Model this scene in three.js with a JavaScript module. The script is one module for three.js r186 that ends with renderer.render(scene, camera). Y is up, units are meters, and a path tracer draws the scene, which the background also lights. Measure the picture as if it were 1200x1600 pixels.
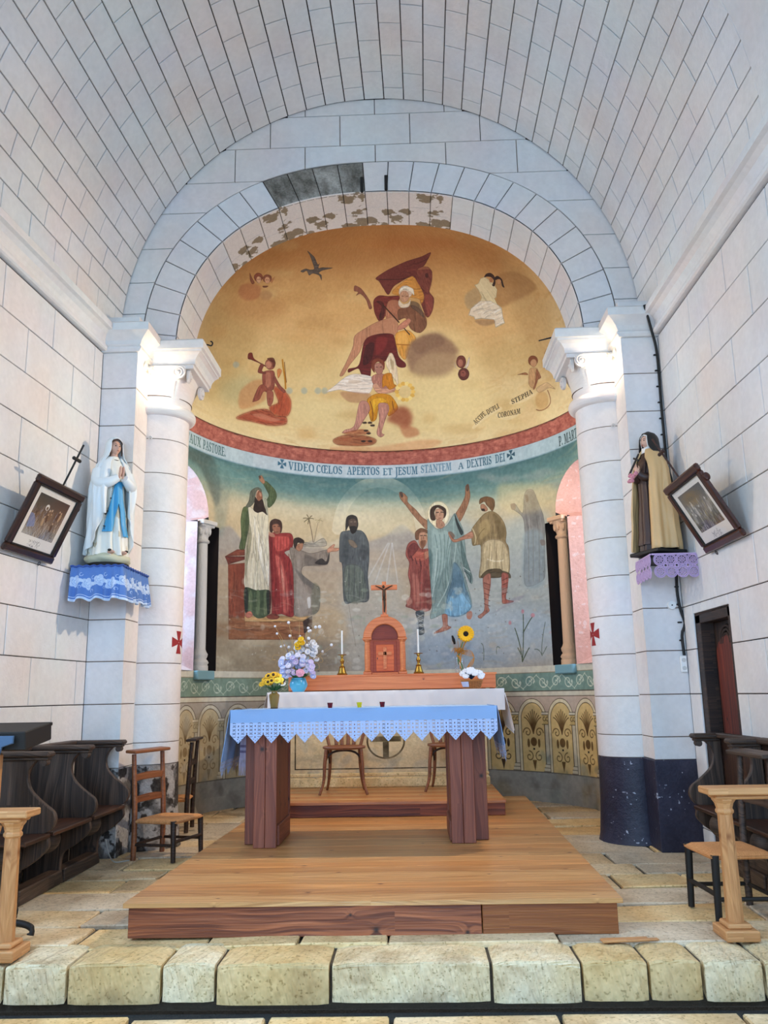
import * as THREE from 'three';
import { mergeGeometries, mergeVertices, toCreasedNormals } from 'three/addons/utils/BufferGeometryUtils.js';
import { RectAreaLightUniformsLib } from 'three/addons/lights/RectAreaLightUniformsLib.js';
import { MarchingCubes } from 'three/addons/objects/MarchingCubes.js';

// ------------------------------------------------------------------ camera, sky, large lights, exposure
const scene = new THREE.Scene();
const camera = new THREE.PerspectiveCamera(62.437, 1200 / 1600, 0.05, 200);
camera.rotation.order = 'YXZ';
camera.position.set(0.24, 1.23, 0);
camera.rotation.set(0.2131977, 0.0295069, -0.018);
scene.background = new THREE.Color(0.62, 0.78, 1.0);

const renderer = new THREE.WebGLRenderer({ antialias: true });
renderer.toneMapping = THREE.LinearToneMapping;
renderer.toneMappingExposure = 1.15;
renderer.shadowMap.enabled = true;
RectAreaLightUniformsLib.init();

const DAY = new THREE.Color(0.42, 0.68, 1.02), APSE = new THREE.Color(0.86, 0.93, 1.0), WARM = new THREE.Color(1.0, 0.8, 0.58);
function areaLight(color, intensity, w, h, pos, look) {
  const l = new THREE.RectAreaLight(color, intensity, w, h);
  l.position.set(...pos); l.lookAt(...look); scene.add(l); return l;
}
// daylight through the nave windows, the west door and the two apse windows (the openings are built below); sky light falls through them slantwise downwards
areaLight(DAY, 15, 0.95, 1.7, [-2.45, 2.8, -2.3], [0.4, 0.0, -4.4]);
areaLight(DAY, 8, 0.95, 1.7, [2.2, 2.8, -2.3], [-0.4, 0.0, -4.4]);
areaLight(DAY, 7, 0.95, 1.7, [-2.7, 2.8, 1.6], [0, 0.0, 0]);
areaLight(DAY, 7, 0.95, 1.7, [2.25, 2.8, 1.6], [0, 0.0, 0]);
areaLight(DAY, 20, 1.7, 2.7, [-0.2, 1.35, 4.9], [-0.2, 0.1, -1]);
areaLight(DAY, 10, 0.6, 1.75, [2.86, 2.75, -9.05], [0, 2.4, -9.6]);
areaLight(DAY, 10, 0.6, 1.75, [-2.86, 2.75, -9.05], [0, 2.4, -9.6]);

// ------------------------------------------------------------------ helpers
function rng(seed) { let s = seed >>> 0; return () => { s = (s + 0x6D2B79F5) | 0; let t = Math.imul(s ^ (s >>> 15), 1 | s); t = (t + Math.imul(t ^ (t >>> 7), 61 | t)) ^ t; return ((t ^ (t >>> 14)) >>> 0) / 4294967296; }; }
const R0 = rng(11);
const rand = (a, b, r = R0) => a + (b - a) * r();
const clamp = (x, a = 0, b = 1) => Math.min(b, Math.max(a, x));
const lerp = (a, b, t) => a + (b - a) * t;
const sst = (a, b, x) => { const t = clamp((x - a) / (b - a)); return t * t * (3 - 2 * t); };
const V3 = (x, y, z) => new THREE.Vector3(x, y, z);
const PI = Math.PI;

// tileable value noise
function makeNoise(seed) {
  const r = rng(seed), T = new Float32Array(65536); for (let i = 0; i < 65536; i++) T[i] = r();
  const at = (x, y, p) => T[(((y % p) + p) % p) * 256 + (((x % p) + p) % p)];
  const n = (x, y, p) => { const xi = Math.floor(x), yi = Math.floor(y); let fx = x - xi, fy = y - yi; fx = fx * fx * (3 - 2 * fx); fy = fy * fy * (3 - 2 * fy);
    return lerp(lerp(at(xi, yi, p), at(xi + 1, yi, p), fx), lerp(at(xi, yi + 1, p), at(xi + 1, yi + 1, p), fx), fy); };
  return (u, v, base, oct = 4, ax = 1, ay = 1) => { let s = 0, a = 0.5, w = 0, p = base; for (let o = 0; o < oct; o++) { s += a * n(u * p * ax, v * p * ay, p * 16 > 256 ? 256 : Math.min(256, p * Math.max(ax, ay))); w += a; a *= 0.5; p *= 2; } return s / w; };
}
const N1 = makeNoise(5), N2 = makeNoise(9), N3 = makeNoise(23);
// texture from a function (u,v) -> [r,g,b] in sRGB 0..255
function tex(size, fn, srgb = true, h = size) {
  const d = new Uint8Array(size * h * 4);
  for (let y = 0; y < h; y++) for (let x = 0; x < size; x++) { const c = fn(x / size, y / h), i = (y * size + x) * 4; d[i] = clamp(c[0], 0, 255); d[i + 1] = clamp(c[1], 0, 255); d[i + 2] = clamp(c[2], 0, 255); d[i + 3] = 255; }
  const t = new THREE.DataTexture(d, size, h); t.wrapS = t.wrapT = THREE.RepeatWrapping; t.magFilter = THREE.LinearFilter; t.minFilter = THREE.LinearMipmapLinearFilter; t.generateMipmaps = true;
  if (srgb) t.colorSpace = THREE.SRGBColorSpace; t.needsUpdate = true; return t;
}
function rep(t, x, y = x) { const c = t.clone(); c.repeat.set(x, y); c.needsUpdate = true; return c; }
function mat(color, rough = 0.7, extra = {}) { return new THREE.MeshStandardMaterial({ color, roughness: rough, side: THREE.DoubleSide, ...extra }); }
function phys(color, rough = 0.7, extra = {}) { return new THREE.MeshPhysicalMaterial({ color, roughness: rough, side: THREE.DoubleSide, ...extra }); }

// names
const taken = new Map();
function numbered(name) { const n = taken.get(name) || 0; taken.set(name, n + 1); return n ? `${name}_${String(n).padStart(3, '0')}` : name; }
function tag(o, label, category, group, kind) { o.userData.label = label; o.userData.category = category; if (group) o.userData.group = group; if (kind) o.userData.kind = kind; return o; }
function sh(m) { m.castShadow = true; m.receiveShadow = true; return m; }
function thing(name, label, category, pos = [0, 0, 0], turn = 0, group, kind) {
  const g = new THREE.Group(); g.name = numbered(name); g.position.set(...pos); g.rotation.y = turn; scene.add(g); return tag(g, label, category, group, kind);
}
function part(name, geo, m, parent, pos, rot) { const o = sh(new THREE.Mesh(Array.isArray(geo) ? merge(geo) : geo, m)); o.name = name; if (pos) o.position.set(...pos); if (rot) o.rotation.set(...rot); parent.add(o); return o; }
function solo(name, geo, m, label, category, pos, turn = 0, group, kind) { const o = sh(new THREE.Mesh(Array.isArray(geo) ? merge(geo) : geo, m)); o.name = numbered(name); if (pos) o.position.set(...pos); o.rotation.y = turn; scene.add(o); return tag(o, label, category, group, kind); }
function merge(list) {
  return mergeGeometries(list.map((g) => { g = g.index ? g.toNonIndexed() : g; if (!g.attributes.normal) g.computeVertexNormals(); if (!g.attributes.uv) g.setAttribute('uv', new THREE.Float32BufferAttribute(new Float32Array(g.attributes.position.count * 2), 2)); for (const k of Object.keys(g.attributes)) if (!['position', 'normal', 'uv'].includes(k)) g.deleteAttribute(k); return g; }));
}
// chamfered box, 44 triangles
function cbox(w, h, d, c = 0.006, jitter = 0, r = R0) {
  c = Math.min(c, w * 0.45, h * 0.45, d * 0.45);
  const P = [], H = [w / 2, h / 2, d / 2], J = {};
  const jit = (sx, sy, sz, a) => { const k = sx + ',' + sy + ',' + sz; if (!J[k]) J[k] = [0, 1, 2].map(() => (r() - 0.5) * 2 * jitter); return J[k][a]; };
  const pt = (sx, sy, sz, ax) => [0, 1, 2].map((a) => { const s = [sx, sy, sz][a]; return s * (H[a] - (a === ax ? 0 : c)) + (jitter ? jit(sx, sy, sz, a) : 0); });
  const quad = (a, b, cc, dd) => { const n = V3(...b).sub(V3(...a)).cross(V3(...cc).sub(V3(...a))); const m = [0, 1, 2].map((i) => (a[i] + b[i] + cc[i] + dd[i]) / 4); if (n.dot(V3(...m)) < 0) P.push(...a, ...cc, ...b, ...a, ...dd, ...cc); else P.push(...a, ...b, ...cc, ...a, ...cc, ...dd); };
  for (let ax = 0; ax < 3; ax++) for (const s of [-1, 1]) { const q = [[-1, -1], [1, -1], [1, 1], [-1, 1]].map(([p, t]) => { const v = [0, 0, 0]; v[ax] = s; v[(ax + 1) % 3] = p; v[(ax + 2) % 3] = t; return pt(v[0], v[1], v[2], ax); }); quad(...q); }
  for (let ax = 0; ax < 3; ax++) for (const p of [-1, 1]) for (const t of [-1, 1]) { const b = (ax + 1) % 3, e = (ax + 2) % 3; const mk = (s, on) => { const v = [0, 0, 0]; v[ax] = s; v[b] = p; v[e] = t; return pt(v[0], v[1], v[2], on); }; quad(mk(-1, b), mk(1, b), mk(1, e), mk(-1, e)); }
  for (const sx of [-1, 1]) for (const sy of [-1, 1]) for (const sz of [-1, 1]) { const a = pt(sx, sy, sz, 0), b = pt(sx, sy, sz, 1), e = pt(sx, sy, sz, 2); if (sx * sy * sz > 0) P.push(...a, ...b, ...e); else P.push(...a, ...e, ...b); }
  const g = new THREE.BufferGeometry(); g.setAttribute('position', new THREE.Float32BufferAttribute(P, 3)); g.computeVertexNormals(); return boxUV(g);
}
// uv in metres from the dominant axis of each face
function boxUV(g, k = 1, ou = 0, ov = 0, along = null) {
  if (g.index) { const m = g; g = g.toNonIndexed(); if (m.userData) g.userData = m.userData; }
  const p = g.attributes.position, n = p.count, uv = new Float32Array(n * 2), a = V3(), b = V3(), c = V3(), e = V3(), f = V3();
  for (let i = 0; i < n; i += 3) { a.fromBufferAttribute(p, i); b.fromBufferAttribute(p, i + 1); c.fromBufferAttribute(p, i + 2); e.subVectors(b, a); f.subVectors(c, a); e.cross(f);
    const x = Math.abs(e.x), y = Math.abs(e.y), z = Math.abs(e.z);
    [a, b, c].forEach((q, j) => { let s, t; if (y >= x && y >= z) { s = q.x; t = q.z; } else if (x >= z) { s = q.z; t = q.y; } else { s = q.x; t = q.y; }
      if (along === 'y') { if (y >= x && y >= z) { s = q.x; t = q.z; } else { const o = s; s = t; t = o; } }
      else if (along === 'z') { if (y >= x && y >= z) { s = q.z; t = q.x; } }
      uv[(i + j) * 2] = s * k + ou; uv[(i + j) * 2 + 1] = t * k + ov; }); }
  g.setAttribute('uv', new THREE.BufferAttribute(uv, 2)); return g;
}
// reverse the winding of a mirrored geometry and rebuild its normals
function unmirror(g) { g = g.index ? g.toNonIndexed() : g; for (const a of Object.values(g.attributes)) for (let k = 0; k < a.count; k += 3) for (let j = 0; j < a.itemSize; j++) { const p = (k + 1) * a.itemSize + j, q = (k + 2) * a.itemSize + j, o = a.array[p]; a.array[p] = a.array[q]; a.array[q] = o; } g.computeVertexNormals(); return g; }
const mv = (g, x = 0, y = 0, z = 0, rx = 0, ry = 0, rz = 0) => { if (rx || ry || rz) g.applyMatrix4(new THREE.Matrix4().makeRotationFromEuler(new THREE.Euler(rx, ry, rz))); return g.translate(x, y, z); };
const bx = (w, h, d, x = 0, y = 0, z = 0, c = 0.004, rx = 0, ry = 0, rz = 0) => mv(cbox(w, h, d, c), x, y, z, rx, ry, rz);
// a slab laid on a mapped surface: fn(u,v,d) -> [x,y,z]; front at depth d1, edges chamfered by c (in u: cu, in v: cv)
function patch(fn, u0, u1, v0, v1, d0, d1, nu = 1, nv = 1, cu = 0, cv = 0, cd = 0.003, uvf = (u, v) => [u, v], sides = true) {
  const P = [], U = [], I = [];
  const add = (u, v, d) => { P.push(...fn(u, v, d)); U.push(...uvf(u, v)); return P.length / 3 - 1; };
  const grid = []; for (let j = 0; j <= nv; j++) { const row = []; for (let i = 0; i <= nu; i++) row.push(add(lerp(u0 + cu, u1 - cu, i / nu), lerp(v0 + cv, v1 - cv, j / nv), d1)); grid.push(row); }
  for (let j = 0; j < nv; j++) for (let i = 0; i < nu; i++) { const a = grid[j][i], b = grid[j][i + 1], c = grid[j + 1][i + 1], e = grid[j + 1][i]; I.push(a, b, c, a, c, e); }
  if (sides) {
    const ring = (k, d) => { const o = []; const U0 = u0 + (k ? cu : 0), U1 = u1 - (k ? cu : 0), W0 = v0 + (k ? cv : 0), W1 = v1 - (k ? cv : 0);
      for (let i = 0; i < nu; i++) o.push([lerp(U0, U1, i / nu), W0, d]); for (let j = 0; j < nv; j++) o.push([U1, lerp(W0, W1, j / nv), d]); for (let i = nu; i > 0; i--) o.push([lerp(U0, U1, i / nu), W1, d]); for (let j = nv; j > 0; j--) o.push([U0, lerp(W0, W1, j / nv), d]); return o; };
    const rings = [ring(1, d1), ring(0, d1 - cd), ring(0, d0)];
    for (let k = 0; k < 2; k++) { const a = rings[k], b = rings[k + 1], n = a.length; for (let i = 0; i < n; i++) { const j = (i + 1) % n; const p = add(...a[i]), q = add(...b[i]), r = add(...b[j]), s = add(...a[j]); I.push(p, q, r, p, r, s); } }
  }
  const g = new THREE.BufferGeometry(); g.setAttribute('position', new THREE.Float32BufferAttribute(P, 3)); g.setAttribute('uv', new THREE.Float32BufferAttribute(U, 2)); g.setIndex(I); g.computeVertexNormals(); return g;
}
// surface through rings of points (rings[j][i]); closed = rings wrap round
function skin(rings, closed = true, capA = false, capB = false, uvk = null) {
  const P = [], U = [], I = [], m = rings[0].length, W = closed ? m + 1 : m;
  rings.forEach((r, j) => { for (let i = 0; i < W; i++) { const p = r[i % m]; P.push(p[0], p[1], p[2]); U.push(uvk ? uvk[0] * i / (W - 1) : i / (W - 1), uvk ? uvk[1] * j / (rings.length - 1) : j / (rings.length - 1)); } });
  for (let j = 0; j < rings.length - 1; j++) for (let i = 0; i < W - 1; i++) { const a = j * W + i, b = a + 1, c = a + W + 1, d = a + W; I.push(a, b, c, a, c, d); }
  const cap = (r, flip) => { const c = [0, 1, 2].map((k) => r.reduce((s, p) => s + p[k], 0) / m), o = P.length / 3; P.push(...c); U.push(0.5, 0.5); r.forEach((p) => { P.push(...p); U.push(0.5, 0.5); }); for (let i = 0; i < m; i++) { const a = o + 1 + i, b = o + 1 + (i + 1) % m; flip ? I.push(o, b, a) : I.push(o, a, b); } };
  if (capA) cap(rings[0], true); if (capB) cap(rings[rings.length - 1], false);
  const g = new THREE.BufferGeometry(); g.setAttribute('position', new THREE.Float32BufferAttribute(P, 3)); g.setAttribute('uv', new THREE.Float32BufferAttribute(U, 2)); g.setIndex(I); g.computeVertexNormals();
  if (closed) { const n = g.attributes.normal; for (let j = 0; j < rings.length; j++) { const a = j * W, b = a + m; const v = V3(n.getX(a) + n.getX(b), n.getY(a) + n.getY(b), n.getZ(a) + n.getZ(b)).normalize(); n.setXYZ(a, v.x, v.y, v.z); n.setXYZ(b, v.x, v.y, v.z); } }
  return g;
}
function lathe(prof, seg = 24, a0 = 0, al = PI * 2) { return new THREE.LatheGeometry(prof.map(([r, y]) => new THREE.Vector2(r, y)), seg, a0, al); }
// lathe with sharp arrises kept: each straight run of the profile gets its own normals
function latheHard(prof, seg = 24, ang = 0.7) { return toCreasedNormals(lathe(prof, seg), ang); }
function tube(pts, r, seg = 24, rs = 8, closed = false) { return new THREE.TubeGeometry(new THREE.CatmullRomCurve3(pts.map((p) => V3(...p)), closed, 'centripetal'), seg, r, rs, closed); }
// tube of varying radius with round ends
function limb(pts, radii, seg = 16, rs = 10, sq = [1, 1]) {
  const c = new THREE.CatmullRomCurve3(pts.map((p) => V3(...p)), false, 'centripetal'), fr = c.computeFrenetFrames(seg, false), rings = [];
  for (let i = 0; i <= seg; i++) { const t = i / seg, p = c.getPoint(t), k = t * (radii.length - 1), a = Math.min(radii.length - 2, Math.floor(k)), r = lerp(radii[a], radii[a + 1], k - a), N = fr.normals[i], B = fr.binormals[i]; const ring = []; for (let j = 0; j < rs; j++) { const q = j / rs * PI * 2; const v = p.clone().addScaledVector(N, Math.cos(q) * r * sq[0]).addScaledVector(B, Math.sin(q) * r * sq[1]); ring.push([v.x, v.y, v.z]); } rings.push(ring); }
  return skin(rings, true, true, true);
}
function ball(r, x, y, z, sx = 1, sy = 1, sz = 1, ws = 14, hs = 10) { const g = new THREE.SphereGeometry(r, ws, hs); g.scale(sx, sy, sz); return g.translate(x, y, z); }
function cyl(r0, r1, h, x, y, z, seg = 16) { return new THREE.CylinderGeometry(r1, r0, h, seg).translate(x, y + h / 2, z); }
// prism: outline [[x,y]..] extruded along z by d, bevelled
function prism(pts, d, bevel = 0.003, holes = [], curve = 6) {
  const s = new THREE.Shape(); pts.forEach(([x, y], i) => (i ? s.lineTo(x, y) : s.moveTo(x, y))); for (const h of holes) { const q = new THREE.Path(); h.forEach(([x, y], i) => (i ? q.lineTo(x, y) : q.moveTo(x, y))); s.holes.push(q); }
  const g = new THREE.ExtrudeGeometry(s, { depth: d - 2 * bevel, bevelEnabled: bevel > 0, bevelThickness: bevel, bevelSize: bevel, bevelOffset: -bevel, bevelSegments: 1, curveSegments: curve, steps: 1 });
  return g.translate(0, 0, bevel);
}
function spline(pts, n = 40, closed = false) { return new THREE.CatmullRomCurve3(pts.map(([x, y]) => V3(x, y, 0)), closed, 'centripetal').getPoints(n).map((p) => [p.x, p.y]); }
// ------------------------------------------------------------------ materials of the building
const plasterT = tex(512, (u, v) => { const a = N1(u, v, 4, 5) - 0.5, b = N2(u, v, 3, 3) - 0.5, c = N3(u, v, 4, 3) - 0.5, g = N3(u, v, 64, 2) - 0.5, st = N2(u, v, 32, 2, 1, 0.125) - 0.5; const k = a * 16 + g * 9 + st * 6; return [232 + k + b * 20, 228 + k + c * 14, 224 + k - b * 16 + c * 12]; });
const plasterB = tex(512, (u, v) => { const k = 128 + (N1(u, v, 16, 4) - 0.5) * 120 + (N3(u, v, 64, 2) - 0.5) * 60; return [k, k, k]; }, false);
const M = {};
M.plaster = mat(0xffffff, 0.62, { map: rep(plasterT, 0.5), bumpMap: rep(plasterB, 1.2), bumpScale: 0.004 });
M.vault = mat(0xffffff, 0.62, { map: rep(plasterT, 0.5), bumpMap: rep(plasterB, 1.2), bumpScale: 0.004 });
M.joint = mat(0x35261f, 0.9);
M.jointSoft = mat(0x6a5648, 0.9);
M.bare = mat(0xffffff, 0.95, { map: rep(tex(512, (u, v) => { const a = N1(u, v, 6, 5) - 0.5, s = N2(u, v, 16, 3, 1, 0.25) - 0.5, g = N3(u, v, 64, 2) - 0.5; const k = a * 120 + s * 70 + g * 40; return [150 + k, 145 + k, 135 + k]; }), 1.4), bumpMap: rep(plasterB, 2), bumpScale: 0.012 });
M.flake = mat(0xffffff, 0.8, { map: rep(tex(512, (u, v) => { const a = N1(u, v, 6, 4), b = N2(u, v, 8, 4), g = (N3(u, v, 64, 2) - 0.5) * 16; const f = sst(0.56, 0.6, a * 0.65 + b * 0.4); return [lerp(236, 150, f) + g, lerp(224, 130, f) + g, lerp(214, 104, f) + g]; }), 1.3), bumpMap: rep(plasterB, 2), bumpScale: 0.008 });
M.soffit = mat(0xffffff, 0.62, { map: rep(plasterT, 0.5), bumpMap: rep(plasterB, 1.2), bumpScale: 0.004 });
M.navy = mat(0xffffff, 0.5, { map: rep(tex(512, (u, v) => { const a = N1(u, v, 5, 5) - 0.5, g = N3(u, v, 64, 2) - 0.5, s = N2(u, v, 40, 3), f = sst(0.76, 0.79, s * 0.7 + N1(u, v, 9, 2) * 0.35); const k = a * 30 + g * 16; return [lerp(42 + k, 165, f), lerp(40 + k, 168, f), lerp(58 + k, 180, f)]; }), 1.1), bumpMap: rep(plasterB, 2), bumpScale: 0.006 });
M.leper = mat(0xffffff, 0.85, { map: rep(tex(512, (u, v) => { const a = N1(u, v, 9, 5), g = (N3(u, v, 64, 2) - 0.5) * 44, f = sst(0.42, 0.6, a), d = sst(0.55, 0.63, N2(u, v, 12, 5)); return [lerp(lerp(172, 100, f), 56, d) + g, lerp(lerp(168, 96, f), 50, d) + g, lerp(lerp(164, 92, f), 46, d) + g]; }), 0.9), bumpMap: rep(plasterB, 2), bumpScale: 0.012 });
const pinkT = tex(512, (u, v) => { const a = N1(u, v, 5, 5) - 0.5, g = N3(u, v, 64, 2) - 0.5, f = sst(0.66, 0.72, N2(u, v, 24, 3)) * 0.4; const k = a * 30 + g * 16; return [lerp(222 + k, 238, f), lerp(168 + k, 225, f), lerp(148 + k, 215, f)]; });
M.pink = mat(0xffffff, 0.8, { map: rep(pinkT, 0.8), bumpMap: rep(plasterB, 2), bumpScale: 0.006 });
M.pinkWorn = mat(0xffffff, 0.8, { map: rep(tex(512, (u, v) => { const a = N1(u, v, 5, 5) - 0.5, g = N3(u, v, 64, 2) - 0.5, f = sst(0.38, 0.66, N2(u, v, 9, 5)) * 0.7 + 0.2; const k = a * 24 + g * 18; return [lerp(212 + k, 220 + k, f), lerp(172 + k, 206 + k, f), lerp(166 + k, 204 + k, f)]; }), 0.8), bumpMap: rep(plasterB, 2), bumpScale: 0.006 });
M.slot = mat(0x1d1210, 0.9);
const slabTex = (s, c0, c1, c2) => { const A = makeNoise(s), B = makeNoise(s + 7); return tex(512, (u, v) => { const a = A(u, v, 4, 5), b = B(u, v, 5, 5), g = (N3(u, v, 64, 2) - 0.5) * 30, p = sst(0.7, 0.78, B(u, v, 96, 2)) * 40; const t = clamp((a - 0.3) * 2.2), w = sst(0.45, 0.85, b) * 0.6; return [0, 1, 2].map((i) => lerp(lerp(c0[i], c1[i], t), c2[i], w) + g - p); }); };
const slabs = [slabTex(31, [238, 200, 138], [248, 220, 166], [200, 156, 100]), slabTex(37, [232, 200, 150], [246, 222, 182], [176, 142, 100]), slabTex(41, [206, 186, 156], [232, 214, 186], [156, 134, 108])];
const slabBump = tex(512, (u, v) => { const k = 128 + (N1(u, v, 5, 5) - 0.5) * 190 + (N3(u, v, 48, 3) - 0.5) * 60; return [k, k, k]; }, false);
M.slab = slabs.map((t) => mat(0xffffff, 0.58, { map: rep(t, 0.9), bumpMap: rep(slabBump, 1.1), bumpScale: 0.014 }));
const stepT = slabTex(53, [226, 204, 158], [240, 224, 188], [176, 154, 116]);
const tooled = tex(512, (u, v) => { const k = 128 + (N1(u + v * 0.25, v, 32, 3, 1, 0.25) - 0.5) * 170 + (N2(u, v, 6, 4) - 0.5) * 140; return [k, k, k]; }, false);
M.step = mat(0xffffff, 0.8, { map: rep(stepT, 1.1), bumpMap: rep(tooled, 1.3), bumpScale: 0.03 });
M.step2 = mat(0xf0e4cc, 0.8, { map: rep(stepT, 0.8), bumpMap: rep(tooled, 1.1), bumpScale: 0.03 });
M.mortar = mat(0x574c3e, 0.95, { bumpMap: rep(slabBump, 3), bumpScale: 0.02 });
M.earth = mat(0x3a3834, 0.95, { bumpMap: rep(slabBump, 3), bumpScale: 0.03 });

const LV = [4.26, 3.925, 3.58, 3.24, 2.9, 2.56, 2.22, 1.885, 1.54, 1.195, 0.865];
const zP = -7.0, zS = -7.35, zB = -7.95;                         // pier face, arch wall face, back of the arch
const RA = 2.32, ZC = -8.6, YD = 4.42;                           // apse radius, centre, springing of its half dome
const wxL = (z) => -2.45 - 0.066 * (z + 7), wxR = (z) => 2.46 + 0.012 * (z + 7);
const YN = -0.19;                                                // nave floor
function structure(name, label, category) { const g = new THREE.Group(); g.name = numbered(name); scene.add(g); return tag(g, label, category, null, 'structure'); }

// ------------------------------------------------------------------ side walls of the nave
function sideWall(side) {
  const left = side < 0, wx = left ? wxL : wxR;
  const W = structure(left ? 'wall_left' : 'wall_right', left ? 'white nave wall of painted ashlar blocks behind the picture beside the praying statue' : 'white nave wall of painted ashlar blocks with a low dark door', 'wall');
  const za = -8.0, zb = 5.2, s0 = V3(wx(za), 0, za), s1 = V3(wx(zb), 0, zb), dir = s1.clone().sub(s0).normalize(), out = V3(left ? -dir.z : dir.z, 0, left ? dir.x : -dir.x); if (out.x * side < 0) out.negate();
  const toZ = (z) => (z - za) / dir.z;
  // core with the window (and door) openings cut through
  const arch = (zc, hw, y0, ys) => { const o = [[toZ(zc - hw), y0], [toZ(zc + hw), y0]]; for (let i = 0; i <= 12; i++) { const a = i / 12 * PI; o.push([toZ(zc) + Math.cos(a) * hw, ys + Math.sin(a) * hw]); } return o; };
  const holes = [arch(-2.3, 0.55, 2.0, 3.6), arch(1.6, 0.55, 2.0, 3.6)];
  const doorZ = [-6.76, -6.02];
  if (!left) holes.push([[toZ(doorZ[0]), -0.1], [toZ(doorZ[1]), -0.1], [toZ(doorZ[1]), 1.81], [toZ(doorZ[0]), 1.79]]);
  const L = toZ(zb);
  const core = prism([[0, -0.6], [L, -0.6], [L, 4.9], [0, 4.9]], 0.5, 0, holes);
  const mtx = new THREE.Matrix4().makeBasis(dir, V3(0, 1, 0), out).setPosition(s0.clone().addScaledVector(out, 0.018));
  core.applyMatrix4(mtx); const solid = (q) => boxUV(mtx.determinant() < 0 ? unmirror(q) : q); part('masonry_core', solid(core), M.plaster, W);
  const fn = (s, y, d) => { const p = s0.clone().addScaledVector(dir, s).addScaledVector(out, 0.018 - d); return [p.x, y, p.z]; };
  const uvf = (u, v) => [u, v];
  const zEnd = -4.3, sA = toZ(-6.998), sZ = toZ(zEnd);
  const bedHole = left ? [] : [[[toZ(doorZ[0]), 0.05], [toZ(doorZ[1]), 0.05], [toZ(doorZ[1]), 1.81], [toZ(doorZ[0]), 1.79]]];
  const bed = prism([[sA, 0.01], [sZ, 0.01], [sZ, 4.3], [sA, 4.3]], 0.006, 0, bedHole);
  bed.applyMatrix4(new THREE.Matrix4().makeBasis(dir, V3(0, 1, 0), out).setPosition(s0.clone().addScaledVector(out, 0.012))); part('joint_bed', solid(bed), M.joint, W);
  const rows = [...LV, 0.52, 0.18, 0.0];
  const ph0 = left ? -6.83 : -6.94, g = 0.0035;
  for (let r = 0; r < rows.length - 1; r++) {
    const y1 = rows[r], y0 = rows[r + 1]; let zs = [-6.998]; const off = ph0 + (r % 2 ? 0.37 : 0); for (let z = off; z < zEnd; z += 0.727) if (z > -6.93) zs.push(z); zs.push(zEnd);
    for (let i = 0; i < zs.length - 1; i++) {
      let a = zs[i], b = zs[i + 1]; const bands = [[a, b, y0, y1]];
      const out2 = [];
      for (const [p, q, c, e] of bands) {
        if (left || c >= 1.8 || q <= doorZ[0] || p >= doorZ[1]) { out2.push([p, q, c, e]); continue; }
        const top = 1.81; if (e > top + 0.02) out2.push([Math.max(p, doorZ[0]), Math.min(q, doorZ[1]), Math.max(c, top), e, 1]);
        if (p < doorZ[0] - 0.02) out2.push([p, doorZ[0], c, e]); if (q > doorZ[1] + 0.02) out2.push([doorZ[1], q, c, e]);
      }
      for (const [p, q, c, e] of out2) if (q - p > 0.03 && e - c > 0.02) part('stone_block', patch(fn, toZ(p) + g + 0.0012, toZ(q) - g - 0.0012, c + g, e - g, 0, 0.018 + rand(-0.001, 0.001), 1, 1, 0.003, 0.003, 0.003, uvf), M.plaster, W);
    }
  }
  return { W, fn, toZ, dir, out, s0, doorZ };
}
const WL = sideWall(-1), WR = sideWall(1);

// windows of the nave, behind the camera
const glassM = phys(0xffffff, 0.08, { transmission: 1, thickness: 0, ior: 1.45 });
let winN = 0;
function naveWindow(W, zc) {
  const g = structure('window_' + ++winN, 'tall round headed nave window of clear leaded glass', 'window');
  const P = (z, y, d) => { const p = W.s0.clone().addScaledVector(W.dir, W.toZ(z)).addScaledVector(W.out, d); return [p.x, y, p.z]; };
  const N = 14, ring = (hw, d) => { const o = [P(zc - hw, 2.0 + (0.55 - hw), d), P(zc + hw, 2.0 + (0.55 - hw), d)]; for (let i = 0; i <= N; i++) { const a = i / N * PI; o.push(P(zc + Math.cos(a) * hw, 3.6 + Math.sin(a) * hw, d)); } return o; };
  part('window_frame', skin([ring(0.56, 0.3), ring(0.5, 0.3), ring(0.5, 0.36), ring(0.56, 0.36)], true), mat(0x4a4038, 0.6), g);
  const r = ring(0.5, 0.33), c = P(zc, 3, 0.33), pos = []; r.forEach((p, i) => pos.push(...c, ...p, ...r[(i + 1) % r.length]));
  const gl = new THREE.BufferGeometry(); gl.setAttribute('position', new THREE.Float32BufferAttribute(pos, 3)); gl.computeVertexNormals(); part('pane', gl, glassM, g);
}
naveWindow(WL, -2.3); naveWindow(WR, -2.3); naveWindow(WL, 1.6); naveWindow(WR, 1.6);
// west wall with its open door, behind the camera
{
  const g = structure('wall_back', 'plain white west wall of the nave with an open doorway', 'wall');
  const core = prism([[-3.9, -0.6], [3.3, -0.6], [3.3, 8.2], [-3.9, 8.2]], 0.5, 0, [[[-1.1, -0.18], [0.7, -0.18], [0.7, 2.8], [-1.1, 2.8]]]).translate(0, 0, 5.0); part('masonry_core', boxUV(core), M.plaster, g);
  const o = structure('ground', 'pale gravel ground outside the west door', 'ground'); part('gravel', bx(30, 0.2, 30, 0, -0.5, 20.4), mat(0xb8b0a0, 0.9), o);
}

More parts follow.
